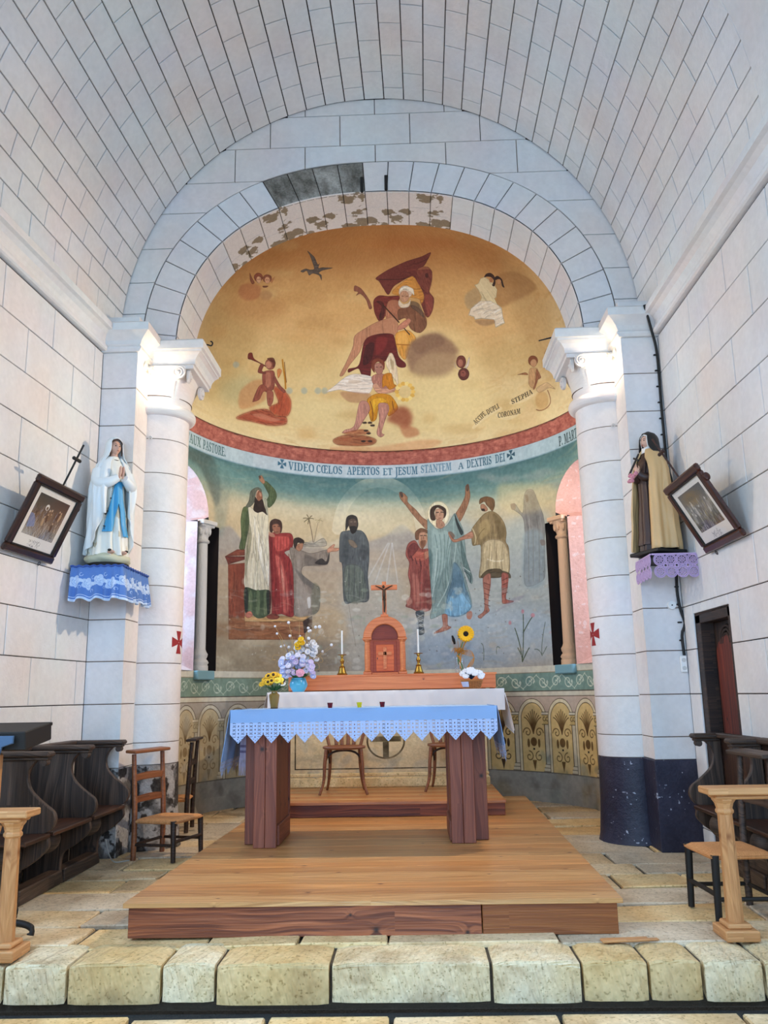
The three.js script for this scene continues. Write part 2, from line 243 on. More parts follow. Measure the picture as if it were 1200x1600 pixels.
// ------------------------------------------------------------------ barrel vault
{
  const g = structure('ceiling', 'barrel vault of white painted stone courses over the nave', 'ceiling');
  const ax = (z) => -0.022 * (z - zS), Rv = (z) => 2.42 + 0.039 * (z - zS), YV = 4.6;
  const f = (a, z, d) => { const r = Rv(z) + 0.02 - d; return [ax(z) - Math.cos(a) * r, YV + Math.sin(a) * r, z]; };
  const uvf = (a, z) => [a * 2.42, z];
  const NC = 39, dA = PI / NC, zE = -4.62;
  part('joint_bed', patch(f, -0.06, PI + 0.06, -7.6, zE, -0.3, 0, 48, 4, 0, 0, 0.003, uvf), M.joint, g);
  part('vault_shell', patch((a, z, d) => f(a, z, d + 0.02), -0.05, PI + 0.05, zE, 5.3, -0.32, 0, 48, 8, 0, 0, 0.003, uvf), M.vault, g);
  for (let c = -1; c <= NC; c++) {
    const aL = c < 0 ? -0.045 : c * dA, aR = c >= NC ? PI + 0.045 : (c + 1) * dA, zs = [zS + 0.011]; for (let z = -7.37 + (c & 1 ? 0.39 : 0.195); z < zE - 0.08; z += 0.39) zs.push(z + rand(-0.012, 0.012)); zs.push(zE);
    for (let i = 0; i < zs.length - 1; i++) part('vault_stone', patch(f, aL + 0.0021, aR - 0.0021, zs[i] + 0.0045, zs[i + 1] - 0.0045, 0.001, 0.02 + rand(-0.0012, 0.0012), 2, 1, 0.0016, 0.0035, 0.003, uvf), M.vault, g);
  }
}

// ------------------------------------------------------------------ chancel arch: superellipse profile
const AE = { a: 1.9, b: 1.65, y: 4.35, p: 2.36 };
const se = (t, grow = 0) => { const q = 2 / AE.p, c = Math.cos(t), s = Math.sin(t); return [-(AE.a + grow) * Math.sign(c) * Math.abs(c) ** q, AE.y + (AE.b + grow) * Math.abs(s) ** q]; };
const arcTable = (() => { const o = [[0, 0]]; let L = 0, p = se(0); for (let i = 1; i <= 600; i++) { const t = i / 600 * PI, q = se(t); L += Math.hypot(q[0] - p[0], q[1] - p[1]); o.push([L, t]); p = q; } return o; })();
const arcLen = arcTable[600][0];
const tAt = (s) => { const L = clamp(s) * arcLen; let i = 1; while (i < 600 && arcTable[i][0] < L) i++; const a = arcTable[i - 1], b = arcTable[i]; return lerp(a[1], b[1], (L - a[0]) / Math.max(1e-9, b[0] - a[0])); };
{
  const g = structure('wall_arch', 'white ashlar wall above the chancel arch with flaking voussoirs at its crown', 'wall');
  const big = []; for (let i = 0; i <= 30; i++) { const a = i / 30 * PI; big.push([-Math.cos(a) * 2.62, 4.6 + Math.sin(a) * 2.62]); } big.push([2.62, 4.3], [1.912, 4.3]); for (let i = 60; i >= 0; i--) big.push(se(tAt(i / 60), 0.012)); big.push([-1.912, 4.3], [-2.62, 4.3]);
  part('masonry_core', boxUV(prism(big, 0.58, 0).translate(0, 0, zB)), M.joint, g);
  const NV = 27, RW = 0.33, gp = 0.0035 / arcLen;
  const ringF = (s, v, d) => { const t = tAt(s), p = se(t, 0), q = se(t, RW); return [lerp(p[0], q[0], v), lerp(p[1], q[1], v), zS - 0.02 + d]; };
  for (let i = 0; i < NV; i++) {
    const s0 = i / NV, s1 = (i + 1) / NV, bare = i >= 9 && i <= 12;
    part('voussoir', patch(ringF, s0 + gp, s1 - gp, 0.0, 0.988, 0, bare ? 0.014 : 0.02, 3, 1, gp, 0.006, 0.004, (u, v) => [u * arcLen, v * RW]), bare ? M.bare : M.plaster, g);
    const sf = (s, z, d) => { const t = tAt(s), p = se(t, 0.012 - d), e = 1; return [p[0] * e, p[1], z]; };
    const flk = i >= 6 && i <= 16, zsp = i % 2 ? [zS + 0.0, -7.62, zB] : [zS + 0.0, -7.74, zB];
    for (let k = 0; k < 2; k++) part('soffit_stone', patch(sf, s0 + gp, s1 - gp, zsp[k + 1] + 0.003, zsp[k] - (k ? 0.003 : 0), 0, 0.012, 3, 1, gp, 0.003, 0.003, (u, v) => [u * arcLen, v]), flk ? M.flake : M.soffit, g);
  }
  // spandrel stones in level courses between the ring and the vault
  const lev = [4.47, 4.80, 5.12, 5.47, 5.84, 6.16, 6.52, 6.86, 7.03], RV = 2.425;
  const xv = (y) => (y <= 4.6 ? RV : Math.sqrt(Math.max(0, RV * RV - (y - 4.6) ** 2)));
  const a2 = AE.a + RW, b2 = AE.b + RW; const xr = (y) => { const k = (y - AE.y) / b2; return k >= 1 ? 0 : a2 * (1 - Math.max(0, k) ** AE.p) ** (1 / AE.p); };
  for (let c = 0; c < lev.length - 1; c++) {
    const y0 = lev[c] + 0.0035, y1 = lev[c + 1] - 0.0035, n = 8;
    const cell = (xa, xb, side) => { let yt = y1; while (yt > y0 && Math.min(xb, xv(yt) + 0.01) - Math.max(xa, xr(yt) + 0.006) < 0.012) yt -= 0.004; let yb = y0; while (yb < yt && Math.min(xb, xv(yb) + 0.01) - Math.max(xa, xr(yb) + 0.006) < 0.012) yb += 0.004; if (yt - yb < 0.012) return; // region between curves xr and xv, clipped to [xa,xb]
      const inn = [], outr = []; for (let i = 0; i <= n; i++) { const y = lerp(yb, yt, i / n); let lo = Math.max(xa, xr(y) + 0.006), hi = Math.min(xb, xv(y) + 0.01); if (lo > hi) lo = hi; inn.push([lo, y]); outr.push([hi, y]); }
      const poly = [...inn, ...outr.reverse()].filter((p, i, arr) => !i || Math.hypot(p[0] - arr[i - 1][0], p[1] - arr[i - 1][1]) > 1e-4);
      let A = 0; poly.forEach((p, i) => { const q = poly[(i + 1) % poly.length]; A += p[0] * q[1] - q[0] * p[1]; }); if (Math.abs(A) < 0.0008) return;
      const sp = poly.map(([x, y]) => [x * side, y]); part('spandrel_stone', boxUV(prism(side > 0 ? sp : sp.reverse(), 0.02, 0.0025).translate(0, 0, zS - 0.02)), M.plaster, g);
    };
    const start = xr(lev[c + 1]) > 0.05 ? 0 : 1;
    if (!start) { const w = xv(lev[c]) - xr(lev[c]); for (const sd of [-1, 1]) { if (w > 0.75) { const m = 1.05 + (c % 2) * 0.25; cell(0.0, m - 0.0035, sd); cell(m + 0.0035, 3, sd); } else cell(0, 3, sd); } }
    else { const w = 0.69, o = c % 2 ? 0 : w / 2, top = (x) => Math.min(y1, 4.6 + Math.sqrt(Math.max(0, RV * RV - x * x)) + 0.01), bot = (x) => Math.max(y0, Math.abs(x) < a2 ? AE.y + b2 * (1 - (Math.abs(x) / a2) ** AE.p) ** (1 / AE.p) + 0.006 : y0);
      for (let k = -4; k < 4; k++) { let xa = k * w + o + 0.0035, xb = (k + 1) * w + o - 0.0035; while (xa < xb && top(xa) - bot(xa) < 0.012) xa += 0.004; while (xb > xa && top(xb) - bot(xb) < 0.012) xb -= 0.004; if (xb - xa < 0.02) continue; const A = [], B = []; for (let q = 0; q <= 10; q++) { const x = lerp(xa, xb, q / 10); A.push([x, bot(x)]); B.push([x, top(x)]); } part('spandrel_stone', boxUV(prism([...A, ...B.reverse()], 0.02, 0.0025).translate(0, 0, zS - 0.02)), M.plaster, g); } }
  }
  // two short iron pegs at the crown
}
function ironPeg(x, y, z, h) { const t = thing('iron_peg', x < -0.1 ? 'short black iron bar on the bare patch beside the arch crown' : 'short black iron bar on the white voussoir beside the arch crown', 'peg', [x, y, z]); part('bar', bx(0.03, h, 0.02, 0, 0, 0.01), mat(0x1a1714, 0.6), t); part('nail', cyl(0.012, 0.012, 0.02, 0, -h / 2 - 0.004, 0.01, 8), mat(0x1a1714, 0.6), t); }
ironPeg(-0.135, 6.08, zS, 0.16); ironPeg(0.1, 6.09, zS, 0.16);

// ------------------------------------------------------------------ piers, impost mouldings, columns
const impost = [[0, 4.262], [0.018, 4.265], [0.035, 4.285], [0.035, 4.305], [0.018, 4.318], [0.03, 4.33], [0.045, 4.36], [0.085, 4.4], [0.125, 4.425], [0.125, 4.495], [0.1, 4.51], [0.0, 4.56]];
for (const sd of [-1, 1]) {
  const left = sd < 0, wx = left ? -wxL(zP) : wxR(zP), xi = 2.14;
  const g = structure('pier_' + (left ? 'left' : 'right'), left ? 'white block pier behind the praying statue' : 'white block pier with a dark navy foot behind the nun statue', 'pier');
  const base = left ? 0.69 : 0.69;
  part('pier_core', boxUV(bx(wx + 0.3 - xi - 0.014, 4.25, zP - zB - 0.014, sd * ((wx + 0.3 + xi) / 2), 2.125, (zP + zB) / 2)), M.jointSoft, g);
  part('jamb', boxUV(bx(xi - 1.96 + 0.05, 4.6, zS - zB - 0.1, sd * ((xi + 1.96) / 2), 2.3, (zS + zB) / 2 - 0.05)), M.plaster, g);
  const fx = (u, v, d) => [sd * u, v, zP - 0.012 + d], fr = (u, v, d) => [sd * (xi + 0.012 - d), v, u];
  const lv = [...LV.filter((y) => y > 0.86), base];
  for (let i = 0; i < lv.length - 1; i++) {
    part('stone_block', patch(fx, xi, wx, lv[i + 1] + 0.0035, lv[i] - 0.0035, 0, 0.012, 1, 1, 0, 0.003, 0.003), M.plaster, g);
    part('stone_block', patch(fr, zS - 0.1, zP - 0.0122, lv[i + 1] + 0.0035, lv[i] - 0.0035, 0, 0.012, 1, 1, 0, 0.003, 0.003), M.plaster, g);
  }
  const bm = left ? M.leper : M.navy;
  part('pier_foot', boxUV(bx(wx + 0.05 - xi + 0.012, base, zP - zB - 0.1, sd * ((wx + 0.05 + xi - 0.004) / 2), base / 2, (zP + zB) / 2 + 0.055, 0.006)), bm, g);
  part('upper_block', boxUV(bx(wx + 0.05 - xi, 0.36, zP - zS + 0.05, sd * ((wx + 0.05 + xi) / 2), 4.43, (zP + zS) / 2 - 0.025 - 0.01)), M.plaster, g);
  // impost moulding wraps the face and the return
  const rings = impost.map(([d, y]) => [[sd * (wx + 0.06), y, zP + d], [sd * (xi - d), y, zP + d], [sd * (xi - d), y, zS - 0.05], [sd * (wx + 0.06), y, zS - 0.05]]);
  part('impost', boxUV(toCreasedNormals(skin(rings, true, true, true), 0.5)), M.plaster, g);
}
{ // cornices along the side walls
  for (const sd of [-1, 1]) {
    const W = sd < 0 ? WL : WR, g = structure(sd < 0 ? 'trim_1' : 'trim_2', sd < 0 ? 'white moulded cornice on the wall above the picture beside the praying statue' : 'white moulded cornice on the wall above the low dark door', 'cornice');
    const prof = [[-0.012, 4.272], [0.032, 4.272], [0.046, 4.281], [0.051, 4.299], [0.046, 4.317], [0.028, 4.327], [0.028, 4.343], [0.033, 4.368], [0.055, 4.402], [0.09, 4.426], [0.125, 4.43], [0.125, 4.488], [0.11, 4.502], [0.05, 4.54], [-0.01, 4.56]];
    const at = (s, d, y) => { const p = W.s0.clone().addScaledVector(W.dir, s).addScaledVector(W.out, -d); return [p.x, y, p.z]; };
    const N = 6, rings = []; for (let i = 0; i <= N; i++) { const s = lerp(W.toZ(zP - 0.05), W.toZ(5.0), i / N); rings.push(prof.map(([d, y]) => at(s, d, y))); }
    part('moulding', boxUV(toCreasedNormals(skin(rings, false), 0.35)), M.plaster, g);
  }
}
const CX = 2.12, CZ = -7.62, CR = 0.285;
function column(sd) {
  const left = sd < 0;
  const g = structure('column_' + (left ? 'left' : 'right'), left ? 'round white column with a volute capital beside the praying statue' : 'round white column with a volute capital and navy foot', 'column');
  g.position.set(sd * CX, 0, CZ);
  part('column_core', cyl(CR - 0.006, CR - 0.006, 4.3, 0, 0, 0, 40), M.jointSoft, g);
  const f = (a, y, d) => [sd * -Math.sin(a) * (CR - 0.006 + d), y, Math.cos(a) * (CR - 0.006 + d)];
  const lv = [3.8, 3.56, 3.24, 2.88, 2.545, 2.21, 1.865, 1.535, 1.185, 0.868, 0.685];
  for (let i = 0; i < lv.length - 1; i++) part('drum', patch(f, -0.5, PI + 0.6, lv[i + 1] + 0.003, lv[i] - 0.003, 0, 0.006 + rand(0, 0.001), 22, 1, 0.006, 0.003, 0.0025, (u, v) => [u * CR, v]), M.plaster, g);
  const fm = left ? M.leper : M.navy;
  part('column_foot', boxUV(mv(latheHard([[CR + 0.004, 0.684], [CR + 0.012, 0.3], [CR + 0.03, 0.06], [CR + 0.045, 0]], 40))), fm, g);
  // astragal
  part('astragal', lathe(Array.from({ length: 13 }, (_, i) => { const a = -PI / 2 + i / 12 * PI; return [CR + 0.0 + 0.062 * Math.cos(a) ** 0.8, 3.845 + 0.055 * Math.sin(a)]; }), 40), M.plaster, g);
  // bell: circle to rounded square
  const bell = [], K = 48; for (let j = 0; j <= 14; j++) { const t = j / 14, y = lerp(3.885, 4.25, t), k = t ** 1.5, ring = []; for (let i = 0; i < K; i++) { const a = i / K * PI * 2 + PI / 4, c = Math.cos(a), s = Math.sin(a), sq = 1 / Math.max(Math.abs(c), Math.abs(s)), r = lerp(CR + 0.005, 0.325 * lerp(1, sq, 0.86), k) + 0.02 * Math.sin(t * PI * 0.9) * 0.4; ring.push([c * r, y, s * r]); } bell.push(ring); }
  part('bell', skin(bell, true, false, true), M.plaster, g);
  part('neck_line', lathe([[CR - 0.01, 3.966], [CR + 0.022, 3.967], [CR + 0.022, 3.972], [CR - 0.01, 3.973]], 40), M.jointSoft, g);
  // corner volutes: two scrolls under each visible corner of the abacus
  const scroll = () => { const pts = []; for (let i = 0; i <= 40; i++) { const t = i / 40, a = t * PI * 4.2, r = 0.058 * (1 - t * 0.85); pts.push([Math.cos(a) * r, Math.sin(a) * r, 0.012 + t * 0.012]); } return merge([tube(pts, 0.009, 60, 6), mv(new THREE.CylinderGeometry(0.062, 0.062, 0.025, 24), 0, 0, 0.002, PI / 2), ball(0.016, 0, 0, 0.022)]); };
  for (const [vx, vz, ry] of [[-0.275, 0.335, 0.12], [-0.335, 0.22, -PI / 2 - 0.1], [-0.335, -0.24, -PI / 2 + 0.1]]) { const v = part('volute', scroll(), M.plaster, g, [sd * vx, 4.172, vz], [0, sd > 0 ? ry : -ry, 0]); }
  part('leaf_ridge', limb([[-sd * 0.21, 4.12, 0.27], [-sd * 0.2, 4.02, 0.235], [-sd * 0.19, 3.93, 0.215]], [0.03, 0.018, 0.008], 10, 8), M.plaster, g);
  // abacus
  const x0 = -(xiA - 0.0 - CX), pf = [[-0.03, 4.235], [-0.03, 4.268], [-0.012, 4.272], [-0.012, 4.29], [-0.004, 4.318], [0.022, 4.352], [0.05, 4.368], [0.062, 4.37], [0.062, 4.388], [0.085, 4.392], [0.085, 4.47], [0.07, 4.485], [0.0, 4.5]];
  const rings = pf.map(([d, y]) => [[sd * 0.1, y, 0.30 + d], [-sd * (0.42 + d), y, 0.30 + d], [-sd * (0.42 + d), y, -0.36], [sd * 0.1, y, -0.36]]);
  part('abacus', boxUV(toCreasedNormals(skin(rings, true, true, true), 0.3)), M.plaster, g);
  part('paint_cross', redCross(sd), mat(0x9a1f22, 0.7), g);
  part('fixing_ring', new THREE.TorusGeometry(0.016, 0.005, 6, 14).translate(-sd * 0.02, 3.565, CR + 0.006), M.plaster, g);
}
var xiA = 2.14;
function redCross(sd) { // small painted consecration cross lying on the shaft
  const f = (a, y, d) => [sd * -Math.sin(a) * (CR + 0.0015 + d), y, Math.cos(a) * (CR + 0.0015 + d)], ac = 1.38, yc = 1.72, o = [];
  for (let k = 0; k < 4; k++) { const q = k * PI / 2, P = (r, w) => [ac + (Math.cos(q) * r - Math.sin(q) * w) / CR, yc + Math.sin(q) * r + Math.cos(q) * w]; const A = P(0.005, 0.012), B = P(0.005, -0.012), C = P(0.1, -0.045), D = P(0.1, 0.045); o.push(patch((u, v, d) => { const x = lerp(lerp(A[0], D[0], u), lerp(B[0], C[0], u), v), y = lerp(lerp(A[1], D[1], u), lerp(B[1], C[1], u), v); return f(x, y, d); }, 0, 1, 0, 1, 0, 0.0008, 3, 2)); }
  return o;
}
column(-1); column(1);
// outlines of the painted figures, in millimetres along and up the apse wall, and in tenths of a degree on its half dome
const MURAL = {
 wall: [
  ['f','bfae92',60,332,3108,2724,2298,2678,759,2723,-955,2751,-2513,2740,-3355,2789,-2527,3095,-954,3388,781,3359,2330,3031],
  ['f','c9b48e',75,149,-2523,3609,-1656,3591,-764,3585,87,3591,1118,3425,2395,3377,2347,2849,-2498,2920],
  ['f','8d8c96',55,25,-2504,3087,-2260,3248,-2032,3098,-1837,3080,-1199,3120,-1024,3189,-852,3088,-426,3166,-88,3268,151,3416,334,3271,752,3024,747,2874,-2492,2769],
  ['f','d3c6ac',50,17,-1024,3189,-937,3304,-834,3173,-595,3266,-460,3149,-1111,3092],
  ['f','b7a489',70,100,-2494,2829,-1556,2962,-766,3091,244,3054,1097,2945,2458,2831,2332,1485,-2448,1556],
  ['f','9fb4bd',60,149,684,3555,1293,3320,2171,3343,2320,2550,2153,1821,881,1888,656,2714],
  ['f','a9b9c6',60,133,224,2237,1243,2268,2177,2116,2196,1599,209,1588],
  ['f','8aa0b4',55,116,216,1911,716,1975,1220,1794,1561,1549,208,1548],
  ['f','a7957a',85,50,-2469,2137,-1196,2238,-1108,1565,-2447,1520],
  ['f','8c6a4a',60,50,-2413,2067,-1195,2118,-1238,1998,-2408,1920],
  ['f','7d6f5d',60,66,-1109,2040,-771,2124,-565,1841,-691,1562,-1024,1564],
  ['f','b7b7ae',55,116,-599,2743,69,2739,208,1548,-608,1561],
  ['f','3f4a44',60,42,-3156,3992,-2599,4048,-2415,3709,-2484,3461,-2772,3826,-3120,3912],
  ['f','6f7f78',40,50,-2532,3842,-2258,3901,-2343,3173,-2473,3153],
  ['f','8a7a62',35,50,-2101,1821,-2137,1767,-2235,1732,-2361,1729,-2468,1757,-2511,1806,-2472,1859,-2367,1896,-2240,1901,-2139,1872],
  ['f','8a7a62',35,50,-1712,1678,-1756,1608,-1875,1564,-2027,1563,-2154,1603,-2205,1670,-2158,1739,-2032,1784,-1880,1788,-1759,1748],
  ['f','8a7a62',35,50,-1472,1821,-1502,1771,-1582,1739,-1682,1738,-1764,1766,-1797,1814,-1766,1864,-1684,1896,-1584,1898,-1503,1870],
  ['f','8a7a62',35,50,-1933,1600,-1971,1541,-2075,1505,-2208,1504,-2320,1538,-2365,1593,-2324,1651,-2214,1688,-2080,1691,-1974,1657],
  ['f','d8cab0',35,50,-1616,1911,-1653,1860,-1753,1827,-1879,1824,-1983,1851,-2025,1899,-1986,1949,-1882,1983,-1755,1988,-1655,1960],
  ['f','d8cab0',35,50,-2135,1634,-2164,1599,-2243,1576,-2344,1575,-2428,1594,-2461,1627,-2430,1662,-2347,1685,-2246,1688,-2166,1668],
  ['l','e8e0c6',42,153,-700,3359,-673,3527,-612,3684,-520,3820,-405,3924,-273,3990,-133,4011,6,3986,135,3918,247,3811,333,3673,389,3515,411,3346],
  ['f','d9cfae',45,43,-562,3731,-376,3848,104,3842,247,3648,239,3331,-566,3320],
  ['l','dfe6ea',28,18,-20,3172,-210,2663],
  ['l','dfe6ea',28,18,17,3172,-65,2661],
  ['l','dfe6ea',28,18,17,3172,79,2658],
  ['l','dfe6ea',28,18,-38,3173,-336,2664],
  ['f','3a5c62',50,83,-1475,4052,-417,4013,267,4001,1327,4030,2579,4034,2687,3849,1317,3819,261,3774,-936,3790,-1660,3865],
  ['f','56807e',40,116,-2595,3970,-1474,3992,-418,3943,265,3914,1323,3946,2700,3961,2674,3737,1129,3677,-80,3751,-1201,3768,-2472,3761],
  ['f','ddd0b0',45,75,-1290,3632,-1393,3573,-1669,3511,-2026,3462,-2335,3441,-2462,3465,-2338,3533,-2029,3615,-1671,3668,-1394,3671],
  ['f','ddd0b0',45,75,-764,3585,-846,3535,-1064,3494,-1338,3472,-1566,3475,-1655,3509,-1567,3563,-1339,3615,-1064,3640,-846,3626],
  ['f','ddd0b0',45,75,1033,3519,964,3487,789,3480,576,3498,406,3535,342,3579,408,3616,580,3629,793,3610,967,3567],
  ['f','ddd0b0',45,75,1871,3478,1756,3455,1471,3473,1135,3519,872,3577,774,3632,875,3667,1141,3663,1479,3614,1762,3540],
  ['f','ddd0b0',45,75,2406,3491,2317,3473,2102,3494,1852,3541,1659,3599,1589,3650,1664,3676,1860,3663,2111,3613,2324,3545],
  ['f','ddd0b0',45,75,1,3507,-81,3468,-292,3444,-554,3441,-768,3459,-850,3495,-768,3539,-553,3572,-291,3576,-79,3549],
  ['p','7c3f2c',100,0,-2317,2872,-2124,2979,-2006,2993,-2004,2921],
  ['p','6b2f22',100,0,-2320,2872,-2004,2908,-2003,2869,-2264,2781,-2282,2815],
  ['p','8a4630',100,0,-2264,2781,-2002,2828,-1987,2147,-2237,2133],
  ['p','7a3a28',60,0,-2135,2795,-2002,2815,-1987,2147,-2087,2142],
  ['p','8e5a3a',100,0,-2238,2157,-1138,2205,-1138,1927,-2230,1897],
  ['p','c49a66',100,0,-1996,2183,-1057,2226,-1165,2153,-1987,2117],
  ['p','3c2a22',100,0,-1165,2153,-1043,2226,-1043,2054,-1151,2002],
  ['p','a5714a',80,0,-1987,2117,-1165,2153,-1158,2079,-1985,2052],
  ['f','bfa47c',60,53,-1043,2245,-922,2325,-669,2289,-603,2186,-606,1929,-1043,1928],
  ['l','6d5a48',100,9,-1085,3447,-1046,3303,-1030,3171],
  ['l','8a7a62',100,7,-961,3442,-995,3306,-1016,3172],
  ['l','5c5038',85,11,-1088,3474,-1134,3488,-1165,3475],
  ['l','5c5038',85,11,-1088,3474,-1126,3460,-1151,3429],
  ['l','5c5038',85,11,-1088,3474,-1105,3518,-1116,3525],
  ['l','5c5038',85,11,-1088,3474,-1080,3452,-1074,3415],
  ['l','5c5038',85,11,-1088,3474,-1063,3513,-1047,3517],
  ['l','5c5038',85,11,-1088,3474,-1051,3490,-1026,3478],
  ['l','5c5038',85,11,-1088,3474,-1096,3446,-1102,3406],
  ['l','8a7c58',65,7,-950,3463,-979,3474,-998,3460],
  ['l','8a7c58',65,7,-950,3463,-971,3459,-984,3434],
  ['l','8a7c58',65,7,-950,3463,-933,3489,-922,3485],
  ['l','8a7c58',65,7,-950,3463,-921,3470,-902,3452],
  ['l','8a7c58',65,7,-950,3463,-946,3456,-943,3430],
  ['f','9a9284',70,5,-1252,3117,-1140,3164,-1030,3158,-893,3231,-852,3133,-1057,3110],
  ['f','4d5b3c',100,0,-1753,3879,-1693,3901,-1573,3812,-1543,3723,-1586,3625,-1659,3563,-1690,3651,-1661,3734],
  ['f','a07458',100,0,-1808,3942,-1770,3968,-1731,3922,-1716,3884,-1745,3860,-1799,3898],
  ['f','3a2a22',70,0,-1815,3948,-1793,3962,-1777,3941,-1796,3918],
  ['f','56633f',100,0,-2041,3510,-1962,3521,-1929,3398,-1942,3269,-1992,3060,-2014,2995,-2092,2998,-2064,3152,-2077,3352],
  ['f','303a26',55,11,-1999,3426,-1946,3485,-1949,3268,-1992,3098],
  ['f','d9cfb4',100,0,-1963,3534,-1869,3509,-1778,3496,-1673,3535,-1655,3303,-1621,2920,-1602,2528,-1732,2495,-1988,2526,-2001,2759,-1998,3009,-1943,3320],
  ['f','efe6d0',70,11,-1868,3432,-1804,3260,-1711,3065,-1634,2791,-1646,2563,-1705,2660,-1783,2906,-1864,3227],
  ['f','8f8a6c',70,13,-1943,3320,-1908,3146,-1970,2762,-1980,2539,-1992,2885,-1963,3165],
  ['l','a39a7c',60,12,-1804,3286,-1709,2912,-1675,2599],
  ['l','a39a7c',55,12,-1863,3151,-1797,2828,-1807,2552],
  ['l','f4ecd8',60,13,-1888,2895,-1898,2582],
  ['f','43523a',100,0,-1995,2519,-1821,2507,-1623,2508,-1620,2264,-1698,2186,-1801,2169,-1906,2225,-1985,2245],
  ['f','6d7b58',75,7,-1933,2481,-1881,2478,-1883,2226,-1936,2223],
  ['f','6d7b58',75,7,-1821,2489,-1769,2486,-1772,2232,-1824,2229],
  ['f','6d7b58',75,7,-1710,2496,-1659,2493,-1663,2237,-1714,2235],
  ['f','1f2620',80,5,-1995,2513,-1949,2492,-1951,2247,-1985,2245],
  ['f','1f2620',80,5,-1674,2486,-1623,2495,-1620,2264,-1656,2237],
  ['f','b9705c',100,0,-1974,2221,-1906,2249,-1868,2202,-1935,2162,-1977,2184],
  ['f','c9a58a',100,0,-1828,3769,-1767,3765,-1762,3680,-1795,3623,-1857,3666],
  ['f','8d5c44',100,0,-1812,3758,-1763,3746,-1753,3655,-1802,3622,-1841,3682],
  ['f','c79274',80,0,-1800,3740,-1769,3729,-1766,3693,-1793,3699],
  ['f','2a1a14',100,0,-1864,3678,-1810,3628,-1753,3658,-1718,3569,-1680,3469,-1747,3500,-1823,3477,-1884,3507,-1871,3599],
  ['f','5f6152',100,0,-1844,3799,-1775,3790,-1766,3752,-1820,3770,-1857,3718,-1871,3612,-1931,3539,-2002,3528,-1956,3612,-1932,3733],
  ['f','9a9a86',80,0,-1720,3673,-1682,3652,-1669,3470,-1695,3506],
  ['f','8e2f2c',100,0,-1640,3227,-1480,3256,-1337,3262,-1301,3179,-1322,3073,-1406,3028,-1420,3001,-1335,2916,-1292,2686,-1289,2226,-1470,2233,-1655,2188,-1598,2252,-1611,2666,-1636,2983],
  ['f','c8564c',85,8,-1581,3194,-1480,3217,-1365,3214,-1364,3083,-1535,3017],
  ['f','d26a5c',75,13,-1563,2951,-1477,2932,-1390,2680,-1359,2300,-1443,2271,-1503,2673],
  ['f','e39a84',70,11,-1476,2854,-1439,2729,-1416,2500,-1452,2575],
  ['l','6d1f20',60,12,-1564,2976,-1546,2671,-1513,2256],
  ['l','6d1f20',60,12,-1492,2982,-1474,2675,-1442,2259],
  ['l','6d1f20',60,12,-1435,2987,-1418,2679,-1386,2261],
  ['l','6d1f20',60,12,-1364,2992,-1347,2683,-1317,2263],
  ['l','7a2524',60,9,-1566,3196,-1570,3040],
  ['l','7a2524',60,9,-1523,3200,-1527,3044],
  ['l','7a2524',60,9,-1479,3204,-1484,3047],
  ['l','7a2524',60,9,-1436,3208,-1441,3051],
  ['l','7a2524',60,9,-1394,3211,-1398,3054],
  ['l','7a2524',60,9,-1351,3215,-1356,3058],
  ['f','5c1a1c',55,8,-1654,3213,-1610,3178,-1593,3012,-1600,2415,-1627,2239,-1639,2919],
  ['f','7c3a2c',100,0,-1670,2199,-1584,2234,-1491,2207,-1526,2168,-1640,2170],
  ['f','3a211a',100,0,-1640,3279,-1634,3383,-1569,3430,-1481,3413,-1459,3336,-1480,3256,-1524,3317,-1568,3325,-1610,3243],
  ['f','96614a',100,0,-1600,3348,-1524,3369,-1486,3321,-1494,3254,-1552,3236,-1593,3284],
  ['l','3a211a',100,8,-1582,3330,-1556,3333],
  ['l','3a211a',100,8,-1524,3339,-1498,3339],
  ['l','5c3324',100,9,-1567,3260,-1516,3265],
  ['f','b98a70',80,0,-1655,3251,-1581,3239,-1566,3196,-1639,3201],
  ['f','8d8072',100,0,-1350,3071,-1196,3055,-1057,3024,-852,3080,-812,3035,-839,2901,-1057,2866,-1167,2841,-1174,2743,-1003,2620,-942,2570,-949,2311,-1057,2232,-1275,2220,-1290,2429,-1306,2814],
  ['f','665c54',60,8,-1140,3006,-1002,2961,-853,2901,-826,3008,-866,3059,-839,2888,-1043,2860,-1140,2875],
  ['f','2e2826',75,4,-1002,2895,-921,2964,-853,2927,-812,3048,-839,2895],
  ['f','a69a8c',60,18,-1251,2973,-1195,2951,-1222,2741,-1139,2590,-1057,2438,-1111,2257,-1248,2253],
  ['f','6b6a56',60,13,-1043,2619,-942,2583,-949,2324,-1043,2245],
  ['f','5a5550',60,11,-1278,2816,-1181,2743,-1030,2632,-1043,2567,-1194,2678],
  ['f','e0dcd8',70,4,-1111,2436,-1071,2456,-1064,2347,-1091,2321],
  ['f','33241c',100,0,-1294,3101,-1294,3193,-1224,3218,-1154,3183,-1168,3136,-1238,3151,-1266,3077],
  ['f','a9785c',100,0,-1224,3139,-1168,3147,-1175,3083,-1217,3041,-1266,3064,-1259,3110],
  ['f','c48d70',100,0,-839,3087,-757,3156,-737,3144,-751,3110,-677,3105,-704,3065,-785,3055,-832,3040],
  ['f','55595a',100,0,-584,3338,-382,3342,-293,3194,-287,2955,-308,2754,-303,2430,-483,2412,-619,2412,-643,2879,-679,2951,-668,3281],
  ['f','6b7264',70,18,-606,2862,-388,2845,-339,2448,-592,2430],
  ['f','3d4244',60,14,-621,3282,-548,3210,-569,2953,-642,2934],
  ['f','36393a',55,14,-384,3157,-294,3102,-332,2955,-404,3010],
  ['l','4a4e4c',60,16,-551,2899,-564,2448],
  ['l','4a4e4c',60,16,-478,2900,-492,2448],
  ['l','4a4e4c',60,16,-406,2900,-420,2448],
